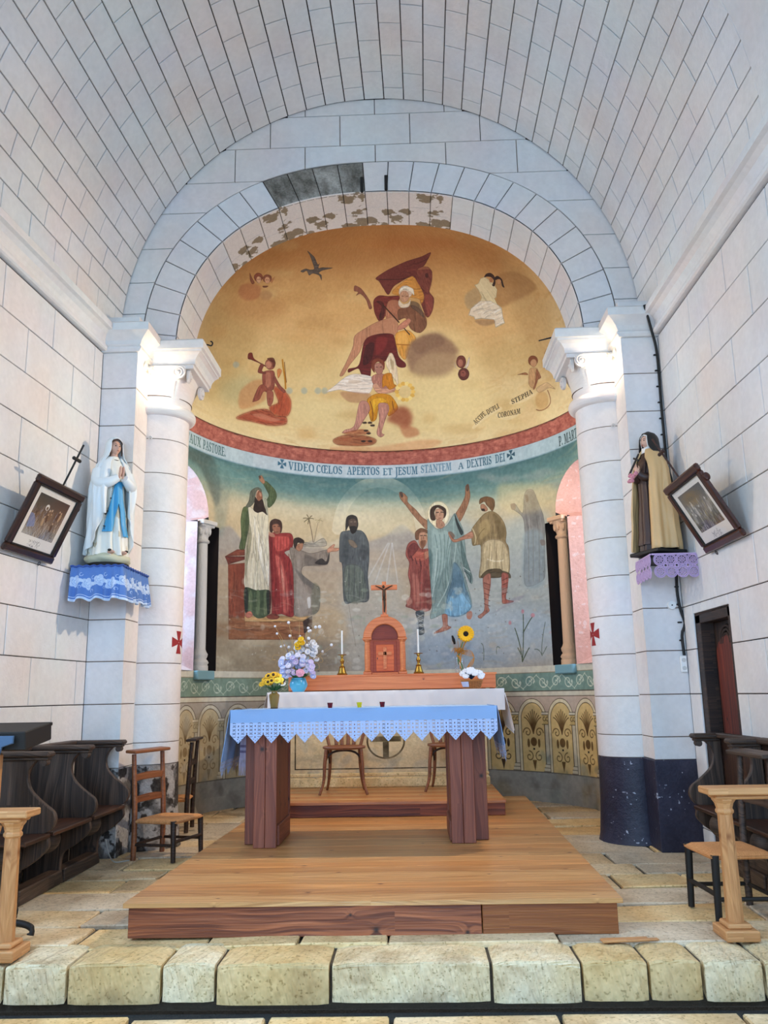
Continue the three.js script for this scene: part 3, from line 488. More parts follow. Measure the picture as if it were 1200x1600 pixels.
  ['l','4a4e4c',60,16,-351,2900,-366,2448],
  ['f','2a2422',100,0,-593,3338,-583,3506,-518,3554,-444,3527,-427,3416,-465,3322,-501,3396,-547,3414],
  ['f','4e3d34',100,0,-555,3478,-490,3508,-439,3462,-452,3360,-501,3322,-543,3376],
  ['f','1c1614',100,0,-538,3395,-451,3397,-465,3322,-502,3300,-529,3330],
  ['l','8a7560',100,9,-528,3460,-506,3461],
  ['l','8a7560',100,9,-480,3461,-458,3462],
  ['f','7a6a5a',100,0,-558,3219,-493,3211,-439,3138,-476,3110,-540,3155],
  ['f','8e4a40',100,0,225,3156,319,3199,394,3086,502,3065,495,2834,511,2589,522,2437,494,2287,356,2263,251,2311,176,2344,231,2448,243,2600,216,2754,235,2907,191,3017],
  ['f','b4604e',90,8,269,3030,377,3056,454,3021,436,2929,297,2936],
  ['f','6b302c',80,8,224,3094,303,3168,363,3103,299,3013,236,2969],
  ['f','c47e6c',65,15,277,2767,352,2687,376,2443,312,2324,272,2538],
  ['f','6a302c',60,12,432,2806,490,2681,497,2378,449,2319,425,2562],
  ['l','6d3630',55,11,248,2814,272,2538,251,2311],
  ['l','6d3630',55,11,302,2812,325,2536,304,2310],
  ['l','6d3630',55,11,355,2810,379,2534,357,2308],
  ['l','6d3630',55,11,409,2807,432,2532,411,2306],
  ['l','6d3630',55,11,455,2805,478,2530,456,2304],
  ['l','3f1d1c',70,12,260,2999,282,2936],
  ['l','3f1d1c',70,12,313,2966,334,2888],
  ['l','3f1d1c',70,12,374,2948,390,2854],
  ['f','b98270',80,6,185,2419,239,2463,268,2386,206,2343],
  ['f','b57a60',100,0,439,3037,533,3070,613,3135,662,3193,700,3160,675,3115,595,3059,515,2987,444,2937],
  ['f','5a4038',70,0,631,3188,678,3200,700,3144,660,3132],
  ['f','6f4a32',100,0,327,3214,325,3308,401,3359,494,3322,508,3266,462,3293,384,3297,366,3212],
  ['f','b28366',100,0,376,3290,462,3300,483,3206,457,3129,409,3085,372,3149],
  ['f','6d452e',80,0,388,3180,459,3191,441,3115,409,3078],
  ['l','33221a',100,9,391,3258,422,3261],
  ['l','33221a',100,9,437,3260,468,3253],
  ['l','7a4a36',100,12,432,3247,433,3208],
  ['f','3d4348',100,0,303,2264,410,2268,398,2111,409,1991,333,1979,337,2113],
  ['l','8a9298',100,8,317,2234,400,2186],
  ['l','8a9298',100,8,401,2231,316,2181],
  ['l','8a9298',100,8,316,2174,398,2126],
  ['l','8a9298',100,8,399,2171,314,2121],
  ['l','8a9298',100,8,314,2114,396,2066],
  ['l','8a9298',100,8,398,2111,313,2062],
  ['l','8a9298',100,8,313,2054,395,2007],
  ['l','8a9298',100,8,396,2051,311,2002],
  ['f','efe0b8',75,12,792,3517,760,3419,683,3363,590,3370,518,3438,492,3542,524,3642,600,3699,693,3691,767,3621],
  ['f','93684c',100,0,125,3856,179,3846,232,3787,239,3715,345,3606,421,3507,497,3439,479,3338,403,3414,297,3546,206,3677,138,3768],
  ['f','2f2420',70,0,129,3856,164,3858,178,3806,154,3783],
  ['f','8f6448',100,0,1023,3860,1065,3886,1078,3806,1082,3711,1027,3562,941,3417,875,3392,867,3502,948,3618,1010,3736],
  ['f','2f2420',60,0,1031,3859,1065,3883,1067,3807,1037,3795],
  ['f','7f938e',100,0,490,3463,536,3421,620,3336,747,3373,856,3519,902,3452,968,3290,991,3073,1000,2890,1071,2673,1051,2585,977,2726,919,2867,1002,2559,1047,2303,893,2186,661,2220,583,2194,498,2167,492,2227,518,2316,509,2528,503,2833,488,3143],
  ['f','5d7d8f',85,12,824,2874,916,2776,970,2561,1039,2304,893,2186,707,2218,715,2427,784,2619],
  ['f','7fb0cf',75,21,746,2425,845,2570,965,2427,1038,2289,893,2194,692,2219],
  ['f','a9bdb6',60,18,556,3325,649,3287,744,3295,804,3182,730,2881,599,2675,532,2527,528,2893],
  ['f','46615f',60,12,502,3080,546,2985,521,2680,502,2803],
  ['l','56706c',55,12,586,3261,668,2885,533,2557],
  ['l','56706c',55,12,648,3256,699,2883,564,2556],
  ['l','56706c',55,12,711,3252,730,2881,610,2553],
  ['l','56706c',55,12,774,3246,699,2883,703,2548],
  ['l','56706c',55,12,838,3241,668,2885,781,2544],
  ['l','cbd8d2',60,12,611,3073,569,2708,530,2451],
  ['l','cbd8d2',55,12,865,3115,822,2813,718,2517,588,2328],
  ['f','1f2626',85,5,861,3510,875,3392,933,3232,966,3260,907,3389],
  ['f','5e7470',80,6,931,3171,986,2952,1056,2705,1036,2601,978,2756,937,2926],
  ['l','d2dcd8',80,9,956,2803,995,2770,1041,2736],
  ['l','36464a',80,11,962,2757,1009,2723,1055,2675,1036,2601],
  ['f','4e6a78',45,15,717,2502,817,2662,913,2716,939,2563,839,2420],
  ['l','3d5a68',50,11,824,2874,785,2664,700,2458],
  ['f','3e2a1e',100,0,530,3484,533,3594,582,3646,661,3647,739,3593,744,3514,711,3470,706,3564,629,3618,587,3558,600,3463,560,3450],
  ['f','b98e72',100,0,604,3589,675,3598,713,3532,702,3455,654,3428,600,3479],
  ['f','a87c62',100,0,616,3462,686,3441,723,3375,667,3333,605,3369],
  ['l','2a1c16',100,9,615,3553,645,3554],
  ['l','2a1c16',100,9,674,3554,706,3549],
  ['l','7a4438',100,9,643,3475,674,3473],
  ['l','8d6450',100,9,661,3545,657,3506],
  ['f','a9705c',100,0,645,2213,715,2210,718,2084,763,2052,685,2011,538,1980,547,2002,648,2072],
  ['f','b07a66',100,0,972,2219,1029,2245,1050,2200,1024,2142,977,2152],
  ['f','8a7550',100,0,1098,3307,1253,3457,1371,3487,1470,3427,1550,3310,1577,3187,1562,3070,1599,2976,1582,2670,1365,2707,1166,2651,1191,2843,1201,3053,1153,3073,1088,3079,1078,3218],
  ['f','c9b690',85,15,1235,3079,1353,3126,1519,3075,1588,2919,1573,2671,1399,2718,1183,2664,1202,2902],
  ['f','665434',60,15,1387,3454,1485,3380,1560,3189,1470,3111,1428,3267],
  ['f','b59c6a',60,15,1198,3342,1316,3388,1343,3248,1205,3143],
  ['l','efe4cc',60,15,1291,2878,1404,2821,1506,2840],
  ['l','8d7a54',50,12,1251,3077,1218,2900,1218,2706],
  ['l','8d7a54',50,12,1334,3068,1300,2892,1299,2698],
  ['l','8d7a54',50,12,1434,3056,1399,2881,1398,2689],
  ['l','8d7a54',50,12,1518,3046,1483,2872,1481,2680],
  ['l','d9c9a0',80,12,1097,3292,1158,3179,1121,3091],
  ['l','6a5836',60,12,1156,3148,1193,3235,1261,3273],
  ['f','4a3c26',85,5,1183,2657,1285,2744,1467,2733,1470,2637,1329,2636],
  ['f','4a3c26',80,5,1482,2710,1590,2669,1604,2609,1545,2630],
  ['f','b07c62',100,0,1088,3262,997,3226,851,3178,776,3277,767,3247,834,3141,995,3165,1100,3177],
  ['f','6d4636',60,0,768,3278,807,3282,853,3224,820,3181],
  ['f','6d4e30',100,0,1210,3602,1221,3670,1314,3687,1413,3641,1426,3555,1388,3485,1340,3537,1308,3573,1277,3623],
  ['f','9c6e52',100,0,1226,3592,1276,3589,1323,3524,1305,3496,1255,3503,1223,3538],
  ['f','2a1a12',100,0,1232,3537,1273,3531,1280,3503,1239,3508],
  ['f','a36a58',100,0,1215,2646,1315,2697,1317,2563,1285,2419,1271,2288,1284,2229,1226,2189,1159,2142,1121,2174,1212,2248,1215,2469],
  ['f','a05a4c',100,0,1481,2680,1572,2656,1556,2512,1523,2385,1538,2347,1630,2325,1612,2308,1477,2302,1464,2375,1470,2550],
  ['l','5c3028',100,8,1225,2586,1305,2550],
  ['l','5c3028',100,8,1222,2520,1302,2484],
  ['l','5c3028',100,8,1219,2454,1298,2418],
  ['l','5c3028',100,8,1216,2387,1295,2352],
  ['l','5c3028',100,8,1213,2322,1292,2287],
  ['l','5c3028',100,8,1484,2592,1558,2614],
  ['l','5c3028',100,8,1481,2534,1555,2556],
  ['l','5c3028',100,8,1478,2476,1552,2498],
  ['l','5c3028',100,8,1475,2418,1548,2440],
  ['f','8a8490',45,12,1290,2185,1475,2273,1632,2361,1806,2373,1680,2314,1474,2244],
  ['f','85827c',100,0,1866,3600,1919,3668,2015,3648,2078,3503,2152,3319,2175,3129,2151,2985,2134,2622,2077,2520,1816,2494,1817,2847,1848,3145,1826,3339,1694,3457,1662,3501,1721,3530,1829,3396],
  ['f','6f6c66',55,16,1904,3632,2014,3630,2076,3465,2085,3257,1982,3199,1922,3361],
  ['f','8fa0a6',65,28,1848,3145,2121,3083,2101,2517,1815,2475,1794,2850],
  ['f','5a4a40',70,4,1879,3608,1926,3599,1934,3530,1897,3518],
  ['f','7a6454',80,0,1657,3531,1721,3530,1729,3461,1671,3461],
  ['f','7a6a60',70,0,2079,3015,2152,3004,2160,2947,2098,2947],
  ['l','74726e',45,14,1909,3173,1870,2543],
  ['l','74726e',45,14,1980,3162,1940,2535],
  ['l','74726e',45,14,2076,3146,2034,2525],
  ['f','9aa09a',40,32,1449,3932,1423,3911,1356,3906,1276,3918,1212,3944,1188,3974,1214,3997,1280,4002,1360,3989,1425,3962],
  ['f','9aa09a',40,32,1649,3856,1617,3836,1538,3835,1442,3851,1366,3880,1338,3910,1368,3931,1446,3934,1542,3917,1620,3887],
  ['f','9aa09a',40,32,1835,3839,1806,3820,1736,3818,1651,3834,1584,3862,1560,3892,1587,3913,1656,3916,1741,3899,1809,3870],
  ['f','9aa09a',40,32,2227,3774,2186,3759,2085,3766,1965,3791,1870,3827,1836,3859,1874,3876,1970,3871,2091,3845,2190,3807],
  ['f','9aa09a',40,32,2417,3786,2378,3771,2285,3778,2174,3803,2087,3838,2056,3870,2091,3887,2180,3882,2291,3855,2383,3818],
  ['f','d8c08a',40,47,1487,3806,1691,3789,2220,3681,2420,3525,2196,3386,1713,3396,1495,3528],
  ['l','3d4a30',100,12,1713,1590,1704,1789,1628,1994],
  ['l','3d4a30',100,12,1713,1590,1751,1841,1760,2149],
  ['l','3d4a30',100,12,1713,1590,1788,1713,1823,1747],
  ['l','3d4a30',100,12,1697,1681,1658,1755],
  ['l','3d4a30',100,12,1746,1932,1858,2087,1906,2119],
  ['l','4c5a48',80,10,2011,1649,1997,1773,2088,2033],
  ['l','4c5a48',80,10,2011,1649,1971,1739,1901,1725],
  ['l','4c5a48',80,10,2024,1666,2090,1750],
  ['l','4c5a48',80,10,1176,1629,1195,1814,1155,1834],
  ['l','4c5a48',80,10,1355,1696,1351,1825,1401,1767],
  ['f','c48a90',90,0,1776,2185,1771,2170,1760,2161,1748,2162,1738,2172,1735,2188,1740,2203,1751,2211,1763,2210,1773,2200],
  ['f','c48a90',90,0,1934,2126,1927,2112,1910,2104,1890,2106,1875,2116,1870,2131,1877,2146,1894,2154,1914,2152,1929,2141],
  ['f','c48a90',90,0,1584,2061,1579,2046,1568,2038,1555,2038,1544,2048,1541,2064,1546,2079,1557,2087,1571,2087,1581,2076],
  ['f','b9a0a8',60,0,2187,1906,2181,1896,2169,1890,2154,1891,2142,1899,2138,1909,2144,1919,2156,1925,2171,1924,2183,1916],
  ['f','d8d4c8',35,12,111,1891,104,1876,87,1866,67,1867,50,1877,44,1893,51,1908,68,1918,88,1917,105,1907],
  ['f','c9c2b2',35,12,1555,1626,1550,1616,1536,1610,1520,1611,1508,1618,1503,1628,1509,1638,1522,1643,1538,1643,1551,1636],
  ['f','8f948f',35,12,-2078,2170,-2082,2156,-2092,2147,-2106,2146,-2117,2154,-2121,2167,-2117,2181,-2107,2190,-2093,2191,-2082,2183],
  ['f','b4a48a',35,12,558,2385,546,2369,518,2359,483,2361,455,2373,445,2390,456,2407,485,2417,520,2415,547,2403],
  ['f','d8d4c8',35,12,-2196,2034,-2203,2021,-2222,2012,-2246,2011,-2265,2018,-2273,2030,-2266,2043,-2247,2052,-2223,2054,-2204,2047],
  ['f','c9c2b2',35,12,-996,1917,-1005,1908,-1026,1901,-1053,1901,-1074,1907,-1083,1916,-1074,1926,-1053,1932,-1026,1933,-1005,1927],
  ['f','8f948f',35,12,84,1807,78,1796,60,1790,39,1791,23,1798,16,1809,23,1819,40,1826,61,1825,78,1818],
  ['f','b4a48a',35,12,-528,1634,-542,1616,-578,1605,-623,1606,-659,1617,-673,1635,-659,1653,-622,1664,-578,1664,-541,1652],
  ['f','d8d4c8',35,12,1620,1679,1611,1671,1590,1667,1564,1668,1543,1674,1535,1683,1544,1690,1565,1695,1591,1693,1612,1687],
  ['f','c9c2b2',35,12,547,2055,539,2045,520,2039,497,2039,479,2047,472,2058,479,2069,498,2075,521,2074,540,2066],
  ['f','8f948f',35,12,-486,2182,-492,2170,-508,2163,-528,2163,-544,2170,-550,2182,-544,2194,-528,2202,-508,2202,-492,2194],
  ['f','b4a48a',35,12,-260,1719,-270,1708,-295,1701,-326,1701,-351,1709,-360,1721,-351,1732,-326,1739,-295,1739,-270,1731],
  ['f','d8d4c8',35,12,-1034,2194,-1040,2184,-1054,2177,-1072,2177,-1087,2183,-1093,2193,-1087,2204,-1073,2210,-1054,2211,-1040,2205],
  ['f','c9c2b2',35,12,-16,2635,-25,2622,-48,2614,-75,2614,-97,2623,-106,2637,-97,2650,-74,2658,-47,2658,-25,2649],
  ['f','8f948f',35,12,788,1826,776,1808,747,1798,712,1799,684,1811,673,1830,685,1848,714,1858,749,1857,778,1844],
  ['f','b4a48a',35,12,-622,1948,-629,1931,-647,1921,-669,1921,-687,1931,-694,1948,-687,1964,-669,1975,-646,1975,-628,1964],
  ['f','d8d4c8',35,12,-838,2209,-842,2197,-852,2190,-865,2190,-875,2197,-879,2208,-875,2219,-865,2226,-852,2226,-842,2220],
  ['f','c9c2b2',35,12,2015,2332,2001,2316,1967,2309,1925,2313,1893,2327,1881,2345,1895,2361,1929,2368,1971,2364,2004,2350],
  ['f','8f948f',35,12,863,2138,853,2131,827,2127,794,2129,768,2135,759,2144,769,2151,795,2155,828,2154,854,2147],
  ['f','b4a48a',35,12,-1972,2446,-1978,2437,-1992,2431,-2011,2429,-2026,2434,-2031,2441,-2026,2450,-2011,2457,-1993,2458,-1978,2454],
  ['f','d8d4c8',35,12,-1694,2062,-1700,2040,-1715,2026,-1733,2025,-1749,2038,-1755,2060,-1749,2082,-1734,2096,-1716,2097,-1700,2084],
  ['f','c9c2b2',35,12,687,2069,675,2058,646,2052,610,2054,581,2062,571,2074,582,2085,611,2091,647,2090,676,2081],
  ['f','8f948f',35,12,1754,1680,1740,1667,1707,1659,1666,1661,1635,1671,1623,1686,1636,1700,1669,1707,1710,1705,1742,1695],
  ['f','b4a48a',35,12,1369,1803,1356,1782,1327,1770,1291,1772,1262,1787,1252,1809,1265,1830,1294,1842,1330,1840,1359,1825],
  ['f','d8d4c8',35,12,482,2285,472,2274,448,2269,417,2270,393,2278,384,2288,394,2299,418,2304,449,2303,473,2296],
  ['f','c9c2b2',35,12,-1372,1875,-1384,1852,-1417,1838,-1458,1837,-1491,1851,-1504,1873,-1491,1896,-1458,1910,-1418,1911,-1385,1898],
  ['f','8f948f',35,12,1385,2030,1380,2016,1367,2007,1353,2008,1342,2018,1338,2033,1343,2048,1355,2056,1370,2055,1381,2045],
  ['f','b4a48a',35,12,1747,1737,1737,1724,1711,1717,1680,1718,1656,1728,1648,1742,1658,1755,1683,1763,1714,1761,1739,1751],
  ['f','d8d4c8',35,12,-1305,2510,-1309,2488,-1320,2474,-1334,2474,-1345,2487,-1349,2508,-1345,2531,-1334,2545,-1321,2545,-1309,2532],
  ['f','c9c2b2',35,12,509,2549,501,2541,480,2537,455,2539,435,2545,427,2553,435,2561,456,2565,481,2564,502,2558],
  ['f','8f948f',35,12,-1304,1871,-1315,1856,-1343,1846,-1379,1846,-1407,1854,-1419,1869,-1408,1884,-1379,1893,-1344,1894,-1315,1885],
  ['f','b4a48a',35,12,-1003,1965,-1017,1950,-1054,1941,-1100,1941,-1137,1949,-1151,1963,-1137,1977,-1100,1986,-1054,1987,-1017,1979],
  ['f','d8d4c8',35,12,-1992,2604,-1996,2581,-2009,2566,-2024,2565,-2037,2577,-2042,2599,-2038,2622,-2026,2637,-2010,2638,-1997,2625],
  ['f','c9c2b2',35,12,59,1741,54,1729,41,1723,24,1723,12,1730,7,1742,12,1753,25,1760,41,1760,54,1752],
  ['f','8f948f',35,12,695,1657,688,1649,669,1645,647,1645,629,1651,622,1659,629,1667,648,1671,670,1671,688,1665],
  ['f','b4a48a',35,12,1501,2310,1488,2302,1455,2299,1415,2302,1383,2310,1371,2320,1384,2329,1417,2332,1457,2329,1489,2321],
  ['f','d8d4c8',35,12,732,1718,720,1706,691,1699,654,1700,625,1709,614,1722,626,1735,656,1742,692,1740,721,1731],
  ['f','c9c2b2',35,12,873,2533,866,2519,848,2512,825,2513,808,2523,802,2538,809,2552,827,2559,849,2558,867,2548],
  ['f','8f948f',35,12,1579,2460,1563,2442,1525,2433,1479,2437,1443,2453,1430,2474,1445,2493,1483,2502,1529,2497,1566,2482],
  ['f','b4a48a',35,12,1971,2184,1964,2175,1946,2170,1926,2171,1909,2179,1904,2190,1911,2200,1928,2205,1949,2203,1965,2195],
  ['f','d8d4c8',35,12,1295,1558,1283,1544,1253,1536,1216,1537,1187,1547,1176,1562,1188,1576,1218,1584,1255,1583,1285,1573],
  ['f','c9c2b2',35,12,-956,1755,-969,1747,-1003,1741,-1045,1741,-1080,1746,-1093,1755,-1080,1763,-1045,1769,-1003,1769,-969,1764],
  ['f','8f948f',35,12,-1263,1756,-1276,1744,-1310,1736,-1353,1736,-1387,1743,-1401,1755,-1387,1767,-1353,1774,-1310,1775,-1276,1768],
  ['f','b4a48a',35,12,-1008,2223,-1018,2214,-1043,2208,-1073,2207,-1098,2212,-1107,2221,-1098,2229,-1073,2235,-1043,2236,-1018,2231],
  ['f','d8d4c8',35,12,1365,2042,1352,2032,1319,2027,1278,2029,1246,2038,1234,2049,1247,2059,1280,2064,1320,2062,1353,2053],
  ['f','c9c2b2',35,12,1919,1768,1910,1747,1888,1735,1862,1737,1842,1751,1835,1773,1844,1794,1866,1806,1892,1804,1913,1790],
  ['f','e6e4da',42,8,321,1712,314,1701,298,1699,286,1707,286,1719,299,1726,315,1723],
  ['f','c4c8ba',42,8,440,2274,424,2261,388,2259,360,2269,360,2284,389,2292,425,2287],
  ['f','98a48c',42,8,903,2044,881,2034,831,2034,791,2043,791,2056,832,2061,881,2056],
  ['f','d4ccba',42,8,-39,2549,-62,2529,-113,2525,-154,2539,-154,2561,-112,2575,-61,2569],
  ['f','e6e4da',42,8,-845,2532,-862,2520,-899,2517,-930,2524,-929,2536,-899,2545,-862,2543],
  ['f','c4c8ba',42,8,-627,2152,-642,2129,-678,2123,-706,2139,-706,2164,-677,2180,-642,2174],
  ['f','98a48c',42,8,210,2209,192,2196,152,2194,121,2204,121,2218,153,2227,193,2222],
  ['f','d4ccba',42,8,-473,1770,-482,1755,-502,1752,-518,1762,-518,1778,-502,1788,-481,1784],
  ['f','e6e4da',42,8,-539,2106,-545,2096,-559,2093,-570,2100,-570,2112,-559,2119,-545,2116],
  ['f','c4c8ba',42,8,-84,2441,-104,2414,-146,2407,-180,2427,-180,2458,-145,2477,-103,2469],
  ['f','98a48c',42,8,111,1870,98,1860,67,1858,43,1865,44,1877,68,1884,98,1881],
  ['f','d4ccba',42,8,-134,2217,-152,2205,-191,2202,-222,2211,-222,2225,-190,2234,-151,2230],
  ['f','e6e4da',42,8,-558,1753,-569,1735,-594,1731,-614,1744,-614,1764,-594,1777,-569,1772],
  ['f','c4c8ba',42,8,796,2288,786,2264,765,2258,749,2277,750,2305,767,2321,787,2314],
  ['f','98a48c',42,8,75,1958,68,1940,52,1935,40,1949,40,1970,53,1982,68,1977],
  ['f','d4ccba',42,8,-962,2349,-982,2337,-1027,2334,-1064,2340,-1064,2352,-1027,2361,-982,2359],
  ['f','e6e4da',42,8,-398,1571,-423,1552,-477,1547,-520,1562,-520,1584,-476,1597,-422,1591],
  ['f','c4c8ba',42,8,415,1927,399,1899,365,1893,339,1914,340,1945,367,1964,400,1956],
  ['f','98a48c',42,8,-674,1740,-681,1712,-697,1705,-709,1724,-709,1756,-696,1776,-681,1768],
  ['f','d4ccba',42,8,317,2128,297,2108,255,2105,222,2119,222,2142,256,2154,298,2148],
  ['f','e6e4da',42,8,518,2475,501,2446,465,2441,437,2462,438,2495,467,2514,502,2505],
  ['f','c4c8ba',42,8,787,2347,774,2318,749,2312,730,2334,731,2367,752,2386,777,2377],
  ['f','98a48c',42,8,-302,2558,-322,2539,-366,2534,-402,2547,-401,2569,-366,2582,-321,2577],
  ['f','d4ccba',42,8,420,2091,404,2073,369,2069,341,2083,342,2104,370,2116,405,2111],
  ['f','e6e4da',42,8,-420,1662,-439,1636,-481,1630,-514,1649,-514,1678,-480,1696,-438,1689],
  ['f','c4c8ba',42,8,758,2317,733,2290,679,2285,637,2307,638,2339,681,2357,735,2347],
  ['f','98a48c',42,8,-36,2007,-44,1981,-63,1974,-78,1993,-77,2022,-62,2041,-43,2034],
  ['f','d4ccba',42,8,-666,2049,-675,2037,-694,2035,-710,2042,-710,2055,-694,2062,-675,2060],
  ['f','e6e4da',42,8,188,2083,169,2057,127,2051,93,2071,94,2101,128,2119,170,2111],
  ['f','c4c8ba',42,8,920,2484,900,2462,858,2460,825,2477,826,2502,860,2515,902,2507],
  ['f','98a48c',42,8,260,2026,243,1998,206,1992,176,2012,177,2045,207,2064,244,2056],
  ['f','d4ccba',42,8,-109,2043,-128,2032,-171,2030,-205,2038,-205,2051,-170,2059,-128,2055],
  ['f','e6e4da',42,8,-166,2507,-175,2498,-195,2496,-211,2503,-211,2513,-195,2520,-175,2517],
  ['f','c4c8ba',42,8,-574,2386,-590,2363,-626,2357,-655,2373,-655,2398,-626,2413,-590,2408],
  ['f','98a48c',42,8,609,2074,585,2057,533,2054,492,2068,493,2089,535,2100,586,2093],
  ['f','d4ccba',42,8,442,2011,423,1996,383,1993,351,2005,352,2022,384,2032,424,2027],
  ['f','e6e4da',42,8,780,1772,770,1751,750,1747,734,1762,735,1785,751,1799,772,1793],
  ['f','c4c8ba',42,8,930,2520,917,2495,889,2490,867,2510,868,2539,891,2555,919,2547],
  ['f','98a48c',42,8,-902,1825,-919,1800,-958,1794,-989,1811,-989,1839,-958,1857,-919,1851],
  ['f','d4ccba',42,8,52,1615,39,1593,11,1588,-11,1604,-11,1628,12,1643,40,1637],
  ['f','e6e4da',42,8,-887,2027,-901,1996,-934,1988,-960,2009,-959,2043,-934,2065,-901,2058],
  ['f','c4c8ba',42,8,814,2433,807,2421,791,2419,778,2428,778,2442,792,2449,808,2445],
  ['f','98a48c',42,8,-609,1846,-626,1825,-663,1820,-692,1835,-692,1858,-663,1873,-626,1868],
  ['f','d4ccba',42,8,-90,2610,-104,2577,-135,2570,-159,2593,-158,2629,-133,2651,-103,2642],
  ['f','e6e4da',42,8,564,1985,553,1956,531,1949,514,1970,515,2003,533,2023,555,2015],
  ['f','c4c8ba',42,8,-187,1955,-197,1938,-219,1935,-237,1946,-237,1965,-219,1977,-197,1972],
  ['f','98a48c',42,8,-342,2195,-349,2171,-364,2165,-376,2182,-376,2209,-363,2226,-349,2220],
  ['f','d4ccba',42,8,-648,1975,-666,1951,-706,1944,-739,1962,-739,1989,-706,2007,-666,2000],
  ['f','e6e4da',42,8,-405,2305,-426,2287,-472,2282,-509,2295,-509,2316,-472,2328,-426,2324],
  ['f','c4c8ba',42,8,-714,1660,-720,1632,-735,1625,-747,1645,-746,1677,-735,1696,-720,1689],
  ['f','98a48c',42,8,-395,2209,-420,2190,-475,2185,-519,2199,-519,2220,-474,2234,-419,2229],
  ['f','d4ccba',42,8,406,2160,382,2135,329,2131,287,2150,288,2178,331,2195,383,2187],
  ['f','e6e4da',42,8,-62,2525,-75,2505,-105,2500,-128,2515,-128,2538,-104,2552,-74,2546],
  ['f','c4c8ba',42,8,-451,2047,-461,2027,-484,2022,-502,2036,-502,2059,-484,2073,-461,2068],
  ['f','98a48c',42,8,35,1894,14,1869,-31,1863,-66,1882,-66,1910,-30,1927,15,1920],
  ['f','d4ccba',42,8,-151,2128,-174,2110,-224,2107,-265,2119,-264,2139,-224,2151,-173,2146],
  ['f','e6e4da',42,8,431,1550,407,1529,355,1525,313,1540,314,1564,356,1578,408,1571],
  ['f','c4c8ba',42,8,-388,1954,-407,1933,-450,1928,-484,1943,-484,1967,-449,1981,-407,1976],
  ['f','98a48c',42,8,-347,2131,-355,2115,-372,2111,-386,2122,-386,2140,-372,2151,-354,2147],
  ['f','d4ccba',42,8,-680,1909,-704,1896,-759,1893,-802,1902,-802,1916,-758,1925,-704,1922],
  ['f','e6e4da',42,8,-934,1831,-947,1810,-977,1805,-1000,1819,-1000,1842,-977,1856,-947,1851],
  ['f','c4c8ba',42,8,-852,2424,-872,2400,-916,2394,-952,2409,-952,2435,-916,2451,-872,2447],
  ['f','98a48c',42,8,623,1577,609,1554,580,1550,557,1566,558,1591,581,1606,610,1600],
  ['f','d4ccba',42,8,-131,2075,-145,2044,-175,2036,-199,2058,-199,2093,-174,2115,-144,2106],
  ['f','e6e4da',42,8,226,2456,206,2425,163,2418,128,2441,129,2476,164,2497,208,2488],
  ['f','c4c8ba',42,8,699,1996,691,1969,676,1963,665,1982,666,2012,679,2030,693,2023],
  ['f','98a48c',42,8,785,1809,769,1792,737,1788,711,1802,712,1821,738,1833,771,1827],
  ['f','d4ccba',42,8,463,2483,442,2463,394,2460,357,2476,357,2499,396,2512,443,2505],
  ['f','e6e4da',42,8,-852,1746,-866,1735,-897,1732,-921,1740,-921,1753,-896,1761,-866,1758],
  ['f','c4c8ba',42,8,-665,1708,-675,1681,-696,1675,-713,1693,-713,1723,-695,1741,-674,1734],
  ['l','6a5c50',60,4,-560,2371,-521,2084,-474,1841],
 ],
 dome: [
  ['f','a8703c',70,70,-1044,372,-845,564,-565,730,206,769,642,634,771,482,682,447,161,593,-457,558,-811,376],
  ['f','d0a468',55,70,-843,361,-396,582,391,567,680,353,641,179,218,208,-244,217,-728,179],
  ['f','d9c088',80,82,-759,168,-473,300,-109,311,265,200,599,74,647,-1,199,20,-188,31,-677,20],
  ['f','b08c58',50,41,710,512,746,393,716,231,638,100,559,208,577,372],
  ['f','e8d49a',60,49,-116,394,267,390,369,221,292,69,-15,100,-151,225],
  ['f','a98a50',40,37,-813,266,-736,363,-546,322,-545,198,-686,76],
  ['f','b57a44',40,33,-456,432,-468,404,-529,372,-615,345,-698,331,-747,337,-741,365,-680,406,-588,438,-502,447],
  ['f','cba868',40,33,-208,304,-231,272,-300,245,-390,230,-469,230,-508,249,-490,283,-419,319,-324,337,-242,330],
  ['f','9aa07a',40,33,-429,165,-442,134,-488,105,-550,90,-606,92,-633,112,-620,144,-572,176,-509,193,-454,189],
  ['f','e6cf98',40,33,389,91,359,76,289,76,206,89,142,111,118,136,145,155,214,160,299,146,366,119],
  ['f','b8a06a',40,33,613,189,572,168,500,168,423,190,369,226,357,265,395,293,468,296,549,271,604,229],
  ['f','dcb070',40,33,57,479,20,455,-68,440,-174,436,-265,442,-309,461,-286,490,-196,516,-73,522,24,506],
  ['f','dfd09c',40,33,-124,142,-153,120,-230,102,-327,90,-409,88,-443,101,-414,126,-334,153,-235,166,-155,160],
  ['f','a8602c',40,33,588,617,508,625,331,655,93,681,-121,692,-214,701,-134,720,120,726,399,694,556,645],
  ['f','c08848',22,14,506,-21,490,-27,451,-24,405,-14,369,1,356,14,370,22,407,21,453,10,491,-6],
  ['f','dcc48c',22,14,-627,618,-623,607,-649,590,-692,575,-738,565,-769,565,-776,575,-754,593,-710,611,-661,620],
  ['f','a87c40',22,14,73,375,60,365,29,359,-8,360,-38,368,-50,378,-39,389,-7,396,32,395,63,386],
  ['f','c9a468',22,14,366,178,352,171,322,172,286,179,259,190,249,201,262,209,293,209,329,202,357,190],
  ['f','c08848',22,14,-238,44,-245,35,-265,28,-290,25,-310,28,-318,35,-311,44,-291,52,-266,55,-246,52],
  ['f','dcc48c',22,14,-537,-12,-543,-22,-561,-32,-583,-37,-601,-36,-607,-29,-600,-19,-582,-9,-561,-4,-543,-5],
